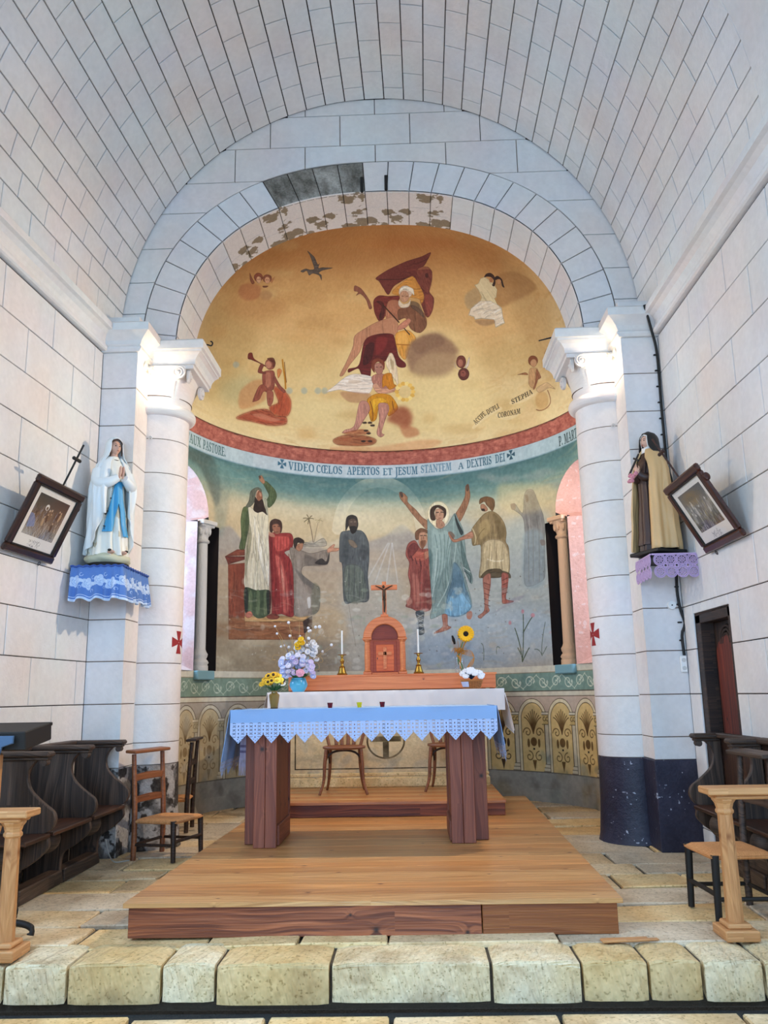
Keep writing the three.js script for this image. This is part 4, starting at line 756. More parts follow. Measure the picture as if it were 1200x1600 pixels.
  ['f','a87c40',22,14,-723,415,-719,401,-740,383,-777,367,-817,358,-845,360,-850,373,-829,393,-790,411,-750,419],
  ['f','c9a468',22,14,-186,41,-191,32,-202,25,-216,24,-228,29,-233,38,-229,47,-217,54,-203,55,-191,51],
  ['f','c08848',22,14,-99,191,-113,182,-149,175,-194,172,-232,174,-247,181,-233,191,-197,200,-151,204,-113,200],
  ['f','dcc48c',22,14,-45,516,-62,504,-108,496,-165,493,-213,496,-235,506,-222,520,-176,531,-114,535,-64,528],
  ['f','a87c40',22,14,-536,227,-549,217,-585,203,-634,188,-676,177,-695,177,-682,188,-642,205,-593,221,-553,229],
  ['f','c9a468',22,14,-4,175,-19,164,-56,157,-102,156,-140,161,-155,172,-141,184,-103,193,-56,193,-18,186],
  ['f','c08848',22,14,-670,285,-670,273,-687,260,-713,250,-740,247,-756,252,-755,264,-738,278,-711,288,-685,291],
  ['f','dcc48c',22,14,-517,539,-523,529,-556,515,-601,501,-642,492,-665,492,-660,502,-629,518,-583,533,-539,541],
  ['f','a87c40',22,14,323,40,308,33,271,34,226,40,191,51,178,62,192,70,229,71,274,64,310,52],
  ['f','c9a468',22,14,153,248,142,239,115,235,83,238,57,246,48,256,59,266,86,271,119,268,144,259],
  ['f','c08848',22,14,-976,409,-973,399,-1003,375,-1062,340,-1156,293,-1210,270,-1215,277,-1149,325,-1068,374,-1010,402],
  ['f','dcc48c',22,14,-401,308,-408,294,-437,280,-475,271,-510,270,-527,277,-520,291,-491,307,-452,316,-417,317],
  ['f','a87c40',22,14,-237,416,-249,403,-288,391,-338,383,-381,382,-402,390,-392,403,-353,418,-301,426,-256,425],
  ['f','c9a468',22,14,345,314,326,306,286,306,240,314,204,327,193,341,211,351,252,353,299,344,335,329],
  ['f','c08848',22,14,690,412,669,409,637,415,606,427,588,441,589,452,610,456,642,451,674,437,692,422],
  ['f','dcc48c',22,14,41,292,26,282,-10,277,-53,277,-89,283,-103,293,-90,304,-54,312,-9,311,27,303],
  ['f','a87c40',22,14,582,111,572,103,551,103,528,110,511,121,507,134,518,142,538,143,561,135,578,123],
  ['f','c9a468',22,14,119,185,106,177,72,174,32,177,-1,183,-13,192,0,201,33,205,74,203,107,195],
  ['f','c08848',22,14,-480,222,-481,209,-492,198,-508,194,-523,198,-532,208,-531,221,-521,232,-505,236,-489,232],
  ['f','dcc48c',22,14,47,35,34,27,-2,23,-47,24,-82,29,-96,37,-82,46,-46,51,-2,51,34,44],
  ['f','a87c40',22,14,447,94,438,85,418,82,395,88,378,99,373,112,382,122,402,124,425,118,442,107],
  ['f','c9a468',22,14,633,89,624,82,605,82,584,89,569,100,565,111,574,118,593,118,614,111,629,100],
  ['f','c08848',22,14,63,705,22,690,-67,681,-175,677,-269,680,-319,691,-304,709,-214,727,-79,733,30,722],
  ['f','dcc48c',22,14,-351,268,-358,258,-383,248,-415,241,-443,240,-456,247,-449,257,-424,269,-391,276,-363,275],
  ['f','a87c40',22,14,92,317,77,311,40,309,-6,311,-43,315,-57,322,-43,329,-5,333,42,331,79,325],
  ['f','c9a468',22,14,165,350,157,343,138,340,117,343,100,349,94,357,102,363,121,366,143,364,160,358],
  ['f','c08848',22,14,163,102,158,92,146,88,131,89,120,96,116,107,121,116,134,121,148,120,160,112],
  ['f','dcc48c',22,14,570,271,556,268,528,272,498,282,476,294,471,303,484,308,512,304,543,294,565,281],
  ['f','a87c40',22,14,-787,423,-788,411,-817,390,-865,367,-914,350,-946,345,-945,357,-912,382,-862,408,-815,423],
  ['f','c9a468',22,14,153,487,131,475,83,470,25,473,-21,483,-40,497,-21,511,30,518,92,515,139,502],
  ['f','c08848',22,14,-2,200,-14,191,-47,185,-87,185,-120,190,-133,198,-120,208,-88,215,-47,216,-14,210],
  ['f','dcc48c',22,14,-540,458,-541,448,-559,436,-588,427,-616,424,-634,428,-634,439,-616,451,-587,461,-558,464],
  ['f','a87c40',22,14,-782,350,-786,338,-817,318,-865,296,-915,278,-944,274,-938,287,-901,312,-850,336,-806,350],
  ['f','c9a468',22,14,89,203,75,195,38,191,-7,193,-44,199,-58,208,-44,217,-7,222,39,220,76,213],
  ['f','c08848',22,14,-291,362,-301,353,-331,343,-371,336,-405,334,-420,338,-411,348,-380,359,-340,367,-305,368],
  ['f','dcc48c',22,14,-823,386,-821,376,-840,360,-873,344,-909,333,-934,331,-936,340,-915,358,-880,376,-845,386],
  ['f','a87c40',22,14,304,463,278,453,226,453,165,461,118,475,102,490,125,502,181,505,246,496,293,479],
  ['f','c9a468',22,14,220,452,207,442,185,437,160,440,142,450,137,462,149,473,172,478,199,475,217,465],
  ['f','c08848',22,14,588,560,549,556,490,564,429,580,387,600,384,617,425,625,493,619,558,599,592,576],
  ['f','dcc48c',22,14,215,213,199,200,163,196,120,201,86,213,73,228,88,241,125,247,170,242,204,229],
  ['f','a87c40',22,14,-318,646,-324,636,-356,626,-401,619,-442,617,-466,621,-464,631,-434,642,-387,651,-342,652],
  ['f','c9a468',22,14,-127,360,-139,345,-175,333,-220,329,-259,334,-277,346,-266,362,-230,375,-182,379,-143,373],
  ['f','c08848',22,14,-245,58,-251,47,-267,39,-287,37,-303,41,-310,50,-304,61,-288,70,-268,72,-252,68],
  ['f','dcc48c',22,14,-543,452,-542,443,-553,435,-572,429,-592,428,-605,433,-607,441,-596,450,-577,456,-556,457],
  ['f','a87c40',22,14,-140,363,-147,357,-169,351,-197,349,-220,351,-230,356,-223,363,-201,369,-172,372,-149,369],
  ['f','c9a468',22,14,678,393,663,392,638,398,610,409,592,420,590,428,604,429,630,424,658,412,676,400],
  ['f','c08848',22,14,-366,484,-373,471,-405,458,-449,449,-489,446,-510,451,-505,464,-474,479,-429,490,-387,491],
  ['f','dcc48c',22,14,424,122,408,115,368,118,322,128,286,141,273,154,289,162,328,161,375,151,412,135],
  ['f','a87c40',22,14,563,59,553,50,533,49,510,55,492,68,488,81,497,90,517,92,540,85,558,72],
  ['f','c9a468',22,14,569,3,552,-3,511,1,463,13,426,30,413,44,429,52,467,50,515,37,554,19],
  ['f','c08848',22,14,847,304,822,309,773,327,723,350,688,371,680,382,702,380,747,365,799,340,838,316],
  ['f','dcc48c',22,14,243,204,230,196,199,194,162,199,132,208,122,220,135,229,166,232,204,227,233,216],
  ['f','a87c40',22,14,-85,124,-94,115,-117,109,-146,108,-170,112,-179,120,-170,130,-147,137,-118,138,-94,133],
  ['f','c9a468',22,14,-558,186,-568,173,-604,156,-651,141,-694,133,-714,136,-701,150,-663,170,-615,185,-575,191],
  ['f','5c5048',100,0,-496,552,-478,565,-446,568,-432,578,-500,606,-550,618,-477,611,-424,593,-418,599,-407,583,-384,589,-323,597,-374,580,-388,568,-367,563,-354,547,-380,560,-420,560,-435,550,-463,560,-478,551],
  ['f','a8603c',55,6,-738,417,-693,444,-635,448,-615,419,-665,393,-719,394],
  ['f','a87850',50,5,-559,446,-557,436,-566,427,-584,422,-603,422,-617,427,-620,437,-612,446,-594,452,-573,452],
  ['f','7a4030',80,0,-745,461,-712,455,-682,449,-689,442,-712,446],
  ['f','a86a44',70,0,-606,499,-613,483,-598,478],
  ['f','8a4a34',100,0,-663,477,-657,469,-662,461,-675,456,-692,456,-707,460,-713,467,-709,475,-696,480,-678,481],
  ['f','d8a884',100,0,-662,468,-656,462,-658,457,-665,454,-675,455,-685,459,-691,464,-690,470,-683,472,-672,472],
  ['f','8a5038',100,0,-615,489,-610,481,-616,474,-629,469,-645,469,-659,474,-664,481,-659,488,-646,493,-629,494],
  ['f','d4a07c',100,0,-618,482,-613,476,-615,471,-623,468,-634,469,-644,473,-649,479,-647,484,-639,487,-628,486],
  ['f','6a3a28',100,0,-632,456,-606,465,-609,458,-625,453],
  ['l','5a3020',100,2,-680,462,-677,464],
  ['l','5a3020',100,2,-672,465,-668,467],
  ['l','5a3020',100,2,-637,476,-633,478],
  ['l','5a3020',100,2,-628,479,-625,481],
  ['f','c07848',50,5,-540,134,-500,179,-457,190,-436,139,-483,100,-531,85],
  ['f','a8482c',90,6,-415,179,-376,179,-344,152,-340,117,-355,94,-401,94,-418,115,-388,136],
  ['f','98402a',85,6,-542,51,-481,89,-426,105,-392,91,-355,94,-353,70,-407,56,-477,54],
  ['f','d89a80',45,3,-480,77,-447,88,-409,84,-372,83,-399,70,-455,71],
  ['f','6a2418',100,0,-545,255,-531,261,-516,247,-484,241,-458,237,-460,234,-494,239,-527,240,-541,240],
  ['f','8a4a3c',100,0,-465,216,-427,229,-413,204,-413,172,-440,158,-458,182],
  ['f','b8785f',70,3,-454,215,-435,219,-425,181,-441,174],
  ['f','7a3c30',100,0,-486,211,-483,239,-469,237,-471,219,-455,218,-458,212],
  ['f','8a4a3c',100,0,-423,221,-406,205,-388,189,-366,176,-372,169,-396,181,-415,199],
  ['f','8a4c3a',100,0,-425,251,-426,240,-434,232,-446,229,-458,233,-466,242,-465,253,-457,261,-445,264,-432,260],
  ['f','b87c62',100,0,-439,246,-439,238,-444,233,-452,231,-459,234,-464,240,-464,248,-459,253,-452,255,-444,252],
  ['f','5c2a1c',80,0,-464,260,-440,268,-425,253,-431,240,-440,254],
  ['f','94503e',100,0,-454,179,-431,164,-449,156,-459,130,-481,117,-484,122,-471,167],
  ['f','9a5a48',100,0,-436,163,-412,164,-407,137,-414,119,-426,121],
  ['f','c8743c',80,0,-413,232,-406,241,-394,235,-402,210],
  ['l','b07818',100,6,-402,270,-391,244,-374,211,-368,184],
  ['l','7a4a1c',100,3,-392,264,-369,204],
  ['f','8fa0a0',55,3,-287,189,-288,183,-293,178,-301,177,-307,180,-310,186,-309,192,-303,197,-296,198,-290,195],
  ['f','8fa0a0',55,3,-237,195,-239,189,-244,184,-251,183,-258,187,-261,192,-259,199,-254,203,-247,204,-240,201],
  ['f','8fa0a0',55,3,-213,198,-214,191,-220,187,-227,186,-233,189,-236,195,-234,202,-229,206,-222,207,-216,203],
  ['f','8fa0a0',55,3,-568,212,-569,206,-574,201,-582,198,-590,200,-595,204,-595,210,-590,216,-581,218,-573,217],
  ['f','8fa0a0',55,3,-341,181,-342,175,-347,170,-355,169,-361,171,-365,177,-363,183,-358,188,-351,189,-344,186],
  ['f','6b3028',100,0,-46,582,32,610,155,631,276,636,353,639,300,617,263,603,213,595,291,584,277,557,236,517,245,488,216,447,187,433,176,475,175,507,176,543,169,577,61,553,21,523,-5,546,-27,569],
  ['f','7d4034',70,3,216,600,283,595,288,570,250,529,218,510,187,551],
  ['f','8a4436',70,3,201,504,240,498,223,455,190,435],
  ['l','3a1814',80,3,-27,576,127,572],
  ['l','3a1814',80,3,185,547,209,521],
  ['f','401a18',80,0,250,576,265,574,256,561,242,564],
  ['f','c8893c',90,1,169,577,192,546,201,504,177,479,165,499,42,526,91,556],
  ['f','6e2a22',100,0,-54,506,-27,521,20,518,75,516,65,498,18,496,3,456,-22,432,-43,452,-54,479],
  ['f','401512',70,2,-40,501,-15,483,-28,448,-16,439,-3,465,-8,496],
  ['f','a86c50',100,0,19,500,71,498,68,445,42,428,2,447],
  ['f','7c5038',100,0,66,471,138,479,179,448,179,408,144,386,108,402,91,439,58,436],
  ['f','5f4a3c',70,3,129,493,165,481,175,435,150,456,124,476],
  ['f','a3644a',0,0,-67,391,-132,376,-155,525],
  ['f','b98262',100,0,-28,435,44,446,55,410,38,385,-17,391,-66,378,-92,360,-106,329,-139,289,-161,253,-175,252,-155,296,-134,349,-130,384,-85,412],
  ['f','8a5440',100,0,-162,551,-128,544,-96,523,-73,501,-62,479,-75,476,-93,505,-124,524,-146,518,-139,530,-161,533],
  ['f','8a5440',100,0,-162,549,-151,536,-164,538],
  ['f','601a18',100,0,-88,369,-39,391,27,390,39,359,48,315,71,292,68,279,41,283,22,316,13,329,-9,300,-54,300,-63,252,-92,256,-108,277,-142,263,-143,275,-106,290],
  ['f','3a0e10',70,3,-81,351,-50,361,-59,308,-89,291],
  ['f','8a2c28',60,4,-39,378,5,377,-7,343,-39,326],
  ['f','d8963c',95,0,44,393,96,399,124,370,99,346,73,305,53,319,39,359],
  ['f','e8b05c',60,3,50,389,83,391,89,356,49,358],
  ['l','a86820',100,4,41,356,99,350],
  ['f','9a7c5a',0,0,93,381,172,382,215,376,290,329,302,283,256,248,174,243,116,245,80,274,77,317,100,355],
  ['f','b87860',100,0,59,419,103,438,113,428,86,408,51,402],
  ['l','3a2010',100,5,-8,488,33,455,60,428],
  ['l','2c1810',100,4,80,406,99,385],
  ['f','d8bca4',100,0,147,523,136,511,117,505,95,506,80,516,76,529,86,542,107,549,130,547,145,537],
  ['f','e8dcc8',100,0,84,540,118,547,154,534,152,512,139,524,108,536,84,529],
  ['f','c49474',100,0,125,510,117,499,103,493,89,494,79,502,77,513,84,525,98,531,114,530,124,522],
  ['f','e0cfb8',85,0,72,502,89,488,115,490,132,502,115,477,80,475,66,487],
  ['l','5a3424',100,2,88,515,98,513],
  ['l','5a3424',100,2,111,512,121,512],
  ['f','9a7a5c',80,14,77,317,100,355,135,369,170,378,221,376,261,343,275,301,259,260,213,237,145,242,93,260],
  ['f','8a6850',60,10,77,317,100,355,159,375,219,371,269,333,280,300,178,316,112,293,93,260],
  ['f','7a5844',50,6,100,355,159,375,219,371,237,338,181,329,121,318],
  ['f','e4d6c8',100,0,-53,248,-112,260,-151,249,-191,216,-218,192,-171,204,-114,197,-63,198],
  ['f','c9b49c',60,2,-140,237,-97,238,-106,230,-135,228],
  ['f','a87858',60,3,-166,198,-63,196,-76,169,-136,167],
  ['f','e0c8a8',100,0,-4,299,18,329,32,307,39,263,39,220,28,238,10,264],
  ['f','8a7048',50,2,14,308,27,298,23,273,16,282],
  ['f','a87060',100,0,-56,252,-29,263,-5,256,9,234,3,208,-34,213,-53,231],
  ['f','c89478',100,0,-53,222,-39,231,-20,213,32,214,41,205,-11,195,-39,200],
  ['f','c07818',100,0,-15,256,15,262,23,229,32,220,8,208,-6,221,-18,217],
  ['f','c88818',100,0,-72,176,-39,196,7,191,29,164,33,142,1,121,-7,160,-30,156,-40,113,-58,104,-67,135],
  ['f','e8b030',70,3,-58,174,-21,183,-3,169,-35,157,-49,130],
  ['l','7a4810',100,3,-62,170,-49,143,-53,108],
  ['l','7a4810',100,3,16,169,19,142],
  ['f','7a3824',100,0,-59,282,-54,306,-31,313,-9,300,-12,274,-29,300,-46,291,-46,265],
  ['f','a87464',100,0,-46,291,-29,298,-14,287,-17,265,-32,259,-44,270],
  ['l','3a2018',100,2,-41,283,-34,283],
  ['l','3a2018',100,2,-26,283,-19,284],
  ['f','b98474',100,0,-99,165,-72,169,-62,143,-80,112,-103,77,-120,67,-156,61,-147,73,-116,89],
  ['f','b98474',100,0,-33,161,-3,163,4,143,-9,112,-23,68,-14,59,-27,50,-40,64,-31,108],
  ['f','e8c060',90,0,98,196,97,193,92,191,87,191,84,194,82,198,84,201,88,203,93,203,97,200],
  ['f','d8a848',90,0,95,185,93,181,89,179,84,180,80,182,79,186,81,190,85,192,90,192,93,189],
  ['f','f0d888',90,0,86,176,84,173,80,170,75,171,71,173,70,177,72,181,76,183,81,183,85,180],
  ['f','e8c060',90,0,74,172,72,168,68,166,63,166,60,169,58,173,60,177,64,179,69,178,73,176],
  ['f','d8a848',90,0,61,173,60,169,55,167,51,167,47,170,46,174,47,177,51,180,56,179,60,177],
  ['f','f0d888',90,0,50,179,48,175,44,173,39,173,36,175,34,179,36,183,40,185,45,185,49,182],
  ['f','e8c060',90,0,43,188,41,185,37,182,32,183,28,185,27,189,28,193,33,195,37,195,41,192],
  ['f','d8a848',90,0,40,200,39,196,35,194,30,194,26,197,24,201,26,205,30,207,35,207,39,204],
  ['f','f0d888',90,0,44,212,42,208,38,206,33,206,29,209,28,212,30,216,34,218,39,218,43,216],
  ['f','e8c060',90,0,53,221,51,217,47,215,42,215,38,218,36,221,38,225,42,227,47,227,51,225],
  ['f','d8a848',90,0,65,225,63,221,59,219,54,220,50,222,49,226,50,230,55,232,60,232,63,229],
  ['f','f0d888',90,0,78,224,76,221,72,218,67,219,63,221,62,225,64,229,68,231,73,231,77,228],
  ['f','e8c060',90,0,89,218,87,215,83,212,78,213,74,215,73,219,75,223,79,225,84,225,88,222],
  ['f','d8a848',90,0,97,208,95,205,90,203,86,203,82,206,80,209,82,213,87,215,92,215,95,212],
  ['f','8a3c24',75,11,-4,108,24,146,61,149,82,117,66,78,14,98],
  ['f','a85c3c',55,5,40,88,93,76,101,53,56,47],
  ['f','8a4428',75,4,-187,37,-143,57,-76,55,-41,41,-63,23,-165,20],
  ['f','a85a38',70,3,-152,61,-94,77,-63,68,-85,59],
  ['f','2a1a14',90,1,-68,73,-69,71,-73,69,-78,69,-82,70,-84,72,-82,75,-78,76,-73,76,-69,75],
  ['f','2a1a14',90,1,-59,64,-61,62,-65,60,-70,60,-74,62,-75,64,-73,66,-69,67,-65,67,-61,66],
  ['f','2a1a14',90,1,-77,37,-78,35,-82,33,-87,33,-91,34,-93,37,-91,39,-87,40,-82,40,-78,39],
  ['f','2a1a14',90,1,-55,37,-56,35,-60,34,-65,34,-69,35,-71,37,-69,39,-65,40,-60,40,-56,39],
  ['f','2a1a14',90,1,-46,91,-47,88,-51,87,-56,87,-60,88,-62,91,-60,93,-56,94,-51,94,-47,93],
  ['f','2a1a14',90,1,-72,99,-74,97,-78,96,-83,96,-87,97,-88,99,-87,101,-83,102,-78,103,-74,101],
  ['f','2a1a14',90,1,-54,99,-56,97,-60,96,-65,96,-69,97,-70,99,-69,101,-65,103,-60,103,-56,101],
  ['f','c8885c',50,6,-182,15,-32,19,100,35,180,23,99,-1,-182,-3],
  ['f','9a6c40',60,7,609,473,711,447,754,389,736,369,609,382,522,390,526,420],
  ['f','9a8a6c',50,5,406,471,476,476,455,434,391,420,380,446],
  ['p','d8c49a',100,0,522,495,549,492,564,464,562,440,534,421,523,421,521,402,532,386,516,361,511,340,482,339,463,339,471,364,421,381,391,386,391,395,370,406,393,423,422,431,445,429,469,442,475,468,470,486,494,485],
  ['p','e2d2c0',70,0,455,434,500,420,523,397,529,384,516,361,510,342,464,341,471,364,422,383,392,387,394,396,374,407,395,423,427,430],
  ['f','3a2018',100,0,544,492,565,497,588,493,596,480,581,462,560,453,554,459,577,468,576,481,560,489],
  ['f','a8704c',100,0,574,471,567,468,560,467,555,469,554,472,557,477,564,480,572,480,577,479,578,475],
  ['f','2c1814',100,0,594,474,612,472,619,458,609,443,602,433,596,440,608,456,601,465,587,466],
  ['f','c08c60',100,0,607,452,598,449,590,448,583,451,582,455,586,460,594,464,603,464,609,462,611,457],
  ['f','8a6a50',50,3,395,384,466,365,469,353,422,357,394,373],
  ['f','6a3428',100,0,301,266,294,255,283,249,272,252,264,261,264,273,271,285,282,290,294,288,301,279],
  ['f','a06450',100,0,290,265,286,258,279,254,272,255,268,261,268,269,272,276,279,279,286,278,290,272],
  ['f','d8c4b4',100,0,257,272,261,250,286,245,318,279,307,252,280,239,257,254],
  ['f','5c2c24',100,0,303,226,296,215,284,210,271,212,263,221,261,233,268,244,280,249,293,247,302,238],
  ['f','8a4c40',100,0,292,229,288,223,281,220,274,222,269,227,269,234,272,240,279,243,286,242,291,237],
  ['l','3a1814',100,2,277,236,283,233],
  ['l','9a7448',60,3,622,202,640,213,665,204,662,184,634,183,622,202],
  ['f','a87850',45,3,636,165,628,158,616,155,604,160,597,168,597,179,606,186,618,188,630,184,637,175],
  ['f','7a4428',100,0,584,192,576,185,564,183,551,188,543,196,544,206,551,213,564,215,577,210,584,202],
  ['f','b88a64',100,0,577,187,571,182,562,180,554,183,549,189,549,197,555,202,564,204,573,201,577,195],
  ['f','b48a60',80,2,539,180,572,170,558,135,534,121,520,140],
  ['f','8a5434',80,1,484,179,518,176,526,166,502,174],
  ['f','8a5038',75,1,567,171,577,143,559,138,543,119,533,118,549,138],
  ['f','c8a880',80,1,547,117,594,120,615,102,627,88,599,101,557,100],
  ['l','7a4a2c',70,4,592,96,602,65,585,46,545,44,532,54],
  ['f','c0945c',60,4,589,65,581,52,565,46,547,52,535,65,533,83,542,97,559,102,576,96,588,82],
  ['l','e8d8b0',45,12,291,53,335,85,395,94],
  ['l','e8d8b0',45,12,380,76,410,47,455,61],
  ['l','e8d8b0',45,11,436,102,479,91,528,102],
  ['f','dcc090',50,5,462,49,515,85,531,44,522,11,486,21],
 ],
};
// ------------------------------------------------------------------ the painted apse
const SW = 4.3;                                                   // half length of the unrolled wall canvas in metres
function canvas(w, h) { const c = document.createElement('canvas'); c.width = w; c.height = h; return [c, c.getContext('2d')]; }
function canvasTex(c, wrap = false) { const t = new THREE.CanvasTexture(c); t.colorSpace = THREE.SRGBColorSpace; if (wrap) t.wrapS = t.wrapT = THREE.RepeatWrapping; return t; }
function smoothPath(x, P) { const n = P.length; x.beginPath(); x.moveTo(...P[0]); for (let i = 0; i < n; i++) { const a = P[(i + n - 1) % n], b = P[i], c = P[(i + 1) % n], d = P[(i + 2) % n], k = 0.15; x.bezierCurveTo(b[0] + (c[0] - a[0]) * k, b[1] + (c[1] - a[1]) * k, c[0] - (d[0] - b[0]) * k, c[1] - (d[1] - b[1]) * k, c[0], c[1]); } x.closePath(); }
const shift = (hex, d) => '#' + [0, 2, 4].map((i) => clamp(Math.round(parseInt(hex.slice(i, i + 2), 16) * (1 + d) + d * 22), 0, 255).toString(16).padStart(2, '0')).join('');
function paintShapes(x, list, map, k) {
  const br = rng(606);
  for (const [t, col, al, w, ...c] of list) {
    if (!al) continue; const P = []; for (let i = 0; i < c.length; i += 2) P.push(map(c[i], c[i + 1]));
    x.globalAlpha = al / 100; x.fillStyle = x.strokeStyle = '#' + col; x.filter = 'none';
    if (t === 'l') { x.lineWidth = Math.max(1, w * k); x.lineCap = x.lineJoin = 'round'; x.beginPath(); x.moveTo(...P[0]); if (P.length === 2) x.lineTo(...P[1]); else { for (let i = 1; i < P.length - 1; i++) { const m = i === P.length - 2 ? P[i + 1] : [(P[i][0] + P[i + 1][0]) / 2, (P[i][1] + P[i + 1][1]) / 2]; x.quadraticCurveTo(P[i][0], P[i][1], m[0], m[1]); } } x.stroke(); }
    else { x.save(); if (w) { const pad = w * k * 2 + 4, X = P.map((p) => p[0]), Y = P.map((p) => p[1]), x0 = Math.min(...X) - pad, y0 = Math.min(...Y) - pad; x.beginPath(); x.rect(x0, y0, Math.max(...X) + pad - x0, Math.max(...Y) + pad - y0); x.clip(); x.filter = `blur(${Math.max(0.5, w * k * 0.6).toFixed(1)}px)`; } if (t === 'p') { x.beginPath(); P.forEach((p, i) => (i ? x.lineTo(...p) : x.moveTo(...p))); x.closePath(); } else smoothPath(x, P); x.fill(); x.restore();
      const X = P.map((p) => p[0]), Y = P.map((p) => p[1]), x0 = Math.min(...X), x1 = Math.max(...X), y0 = Math.min(...Y), y1 = Math.max(...Y), big = (x1 - x0) * (y1 - y0);
      if (al >= 70 && w * k < 8 && big > 500) { // brushwork: the painter's long strokes along each shape and a darker drawn contour
        x.save(); if (t === 'p') { x.beginPath(); P.forEach((p, i) => (i ? x.lineTo(...p) : x.moveTo(...p))); x.closePath(); } else smoothPath(x, P); x.clip(); const n = Math.min(90, Math.round(big / 110)), tall = y1 - y0 > (x1 - x0) * 0.8;
        for (let i = 0; i < n; i++) { const sx = lerp(x0, x1, br()), sy = lerp(y0, y1, br()), L = (tall ? y1 - y0 : x1 - x0) * (0.12 + br() * 0.3), bend = (br() - 0.5) * 0.4 * L; x.globalAlpha = 0.16 + br() * 0.22; x.strokeStyle = shift(col, br() < 0.5 ? 0.28 : -0.34); x.lineWidth = 1 + br() * 3.2; x.lineCap = 'round'; x.beginPath(); x.moveTo(sx, sy); if (tall) x.quadraticCurveTo(sx + bend, sy + L * 0.5, sx + (br() - 0.5) * 0.3 * L, sy + L); else x.quadraticCurveTo(sx + L * 0.5, sy + bend, sx + L, sy + (br() - 0.5) * 0.3 * L); x.stroke(); }
        x.globalAlpha = 0.42; x.strokeStyle = shift(col, -0.5); x.lineWidth = 3; if (t === 'p') { x.beginPath(); P.forEach((p, i) => (i ? x.lineTo(...p) : x.moveTo(...p))); x.closePath(); } else smoothPath(x, P); x.stroke(); x.restore();
      } }
  }
  x.filter = 'none'; x.globalAlpha = 1;
}
const grainTile = (() => { const A = makeNoise(91), B = makeNoise(94), t = new Float32Array(512 * 512); for (let j = 0; j < 512; j++) for (let i = 0; i < 512; i++) t[j * 512 + i] = (A(i / 512, j / 512, 4, 4) - 0.5) + (B(i / 512, j / 512, 64, 2) - 0.5) * 0.8; return t; })();
function mottle(c, x, amt) { // grain of old paint: fine and coarse, no direction
  const d = x.getImageData(0, 0, c.width, c.height), p = d.data, w = c.width, h = c.height;
  for (let j = 0; j < h; j++) for (let i = 0; i < w; i++) { const n = grainTile[(j & 511) * 512 + ((i + (j >> 9) * 171) & 511)] * amt, o = (j * w + i) * 4; p[o] += n; p[o + 1] += n; p[o + 2] += n * 0.9; }
  x.putImageData(d, 0, 0);
}
function scumble(x, x0, y0, x1, y1, n, cols, seed, sc = 1) { // loose dry strokes of broken colour
  const r = rng(seed); x.lineCap = 'round'; for (let i = 0; i < n; i++) { const a = lerp(x0, x1, r()), b = lerp(y0, y1, r()), L = (20 + r() * 90) * sc, q = (r() - 0.5) * 0.5; x.globalAlpha = 0.08 + r() * 0.14; x.strokeStyle = cols[Math.floor(r() * cols.length)]; x.lineWidth = (2 + r() * 12) * sc; x.beginPath(); x.moveTo(a, b); x.quadraticCurveTo(a + L * 0.5, b + (r() - 0.5) * 24 * sc, a + L * Math.cos(q), b + L * Math.sin(q)); x.stroke(); } x.globalAlpha = 1;
}
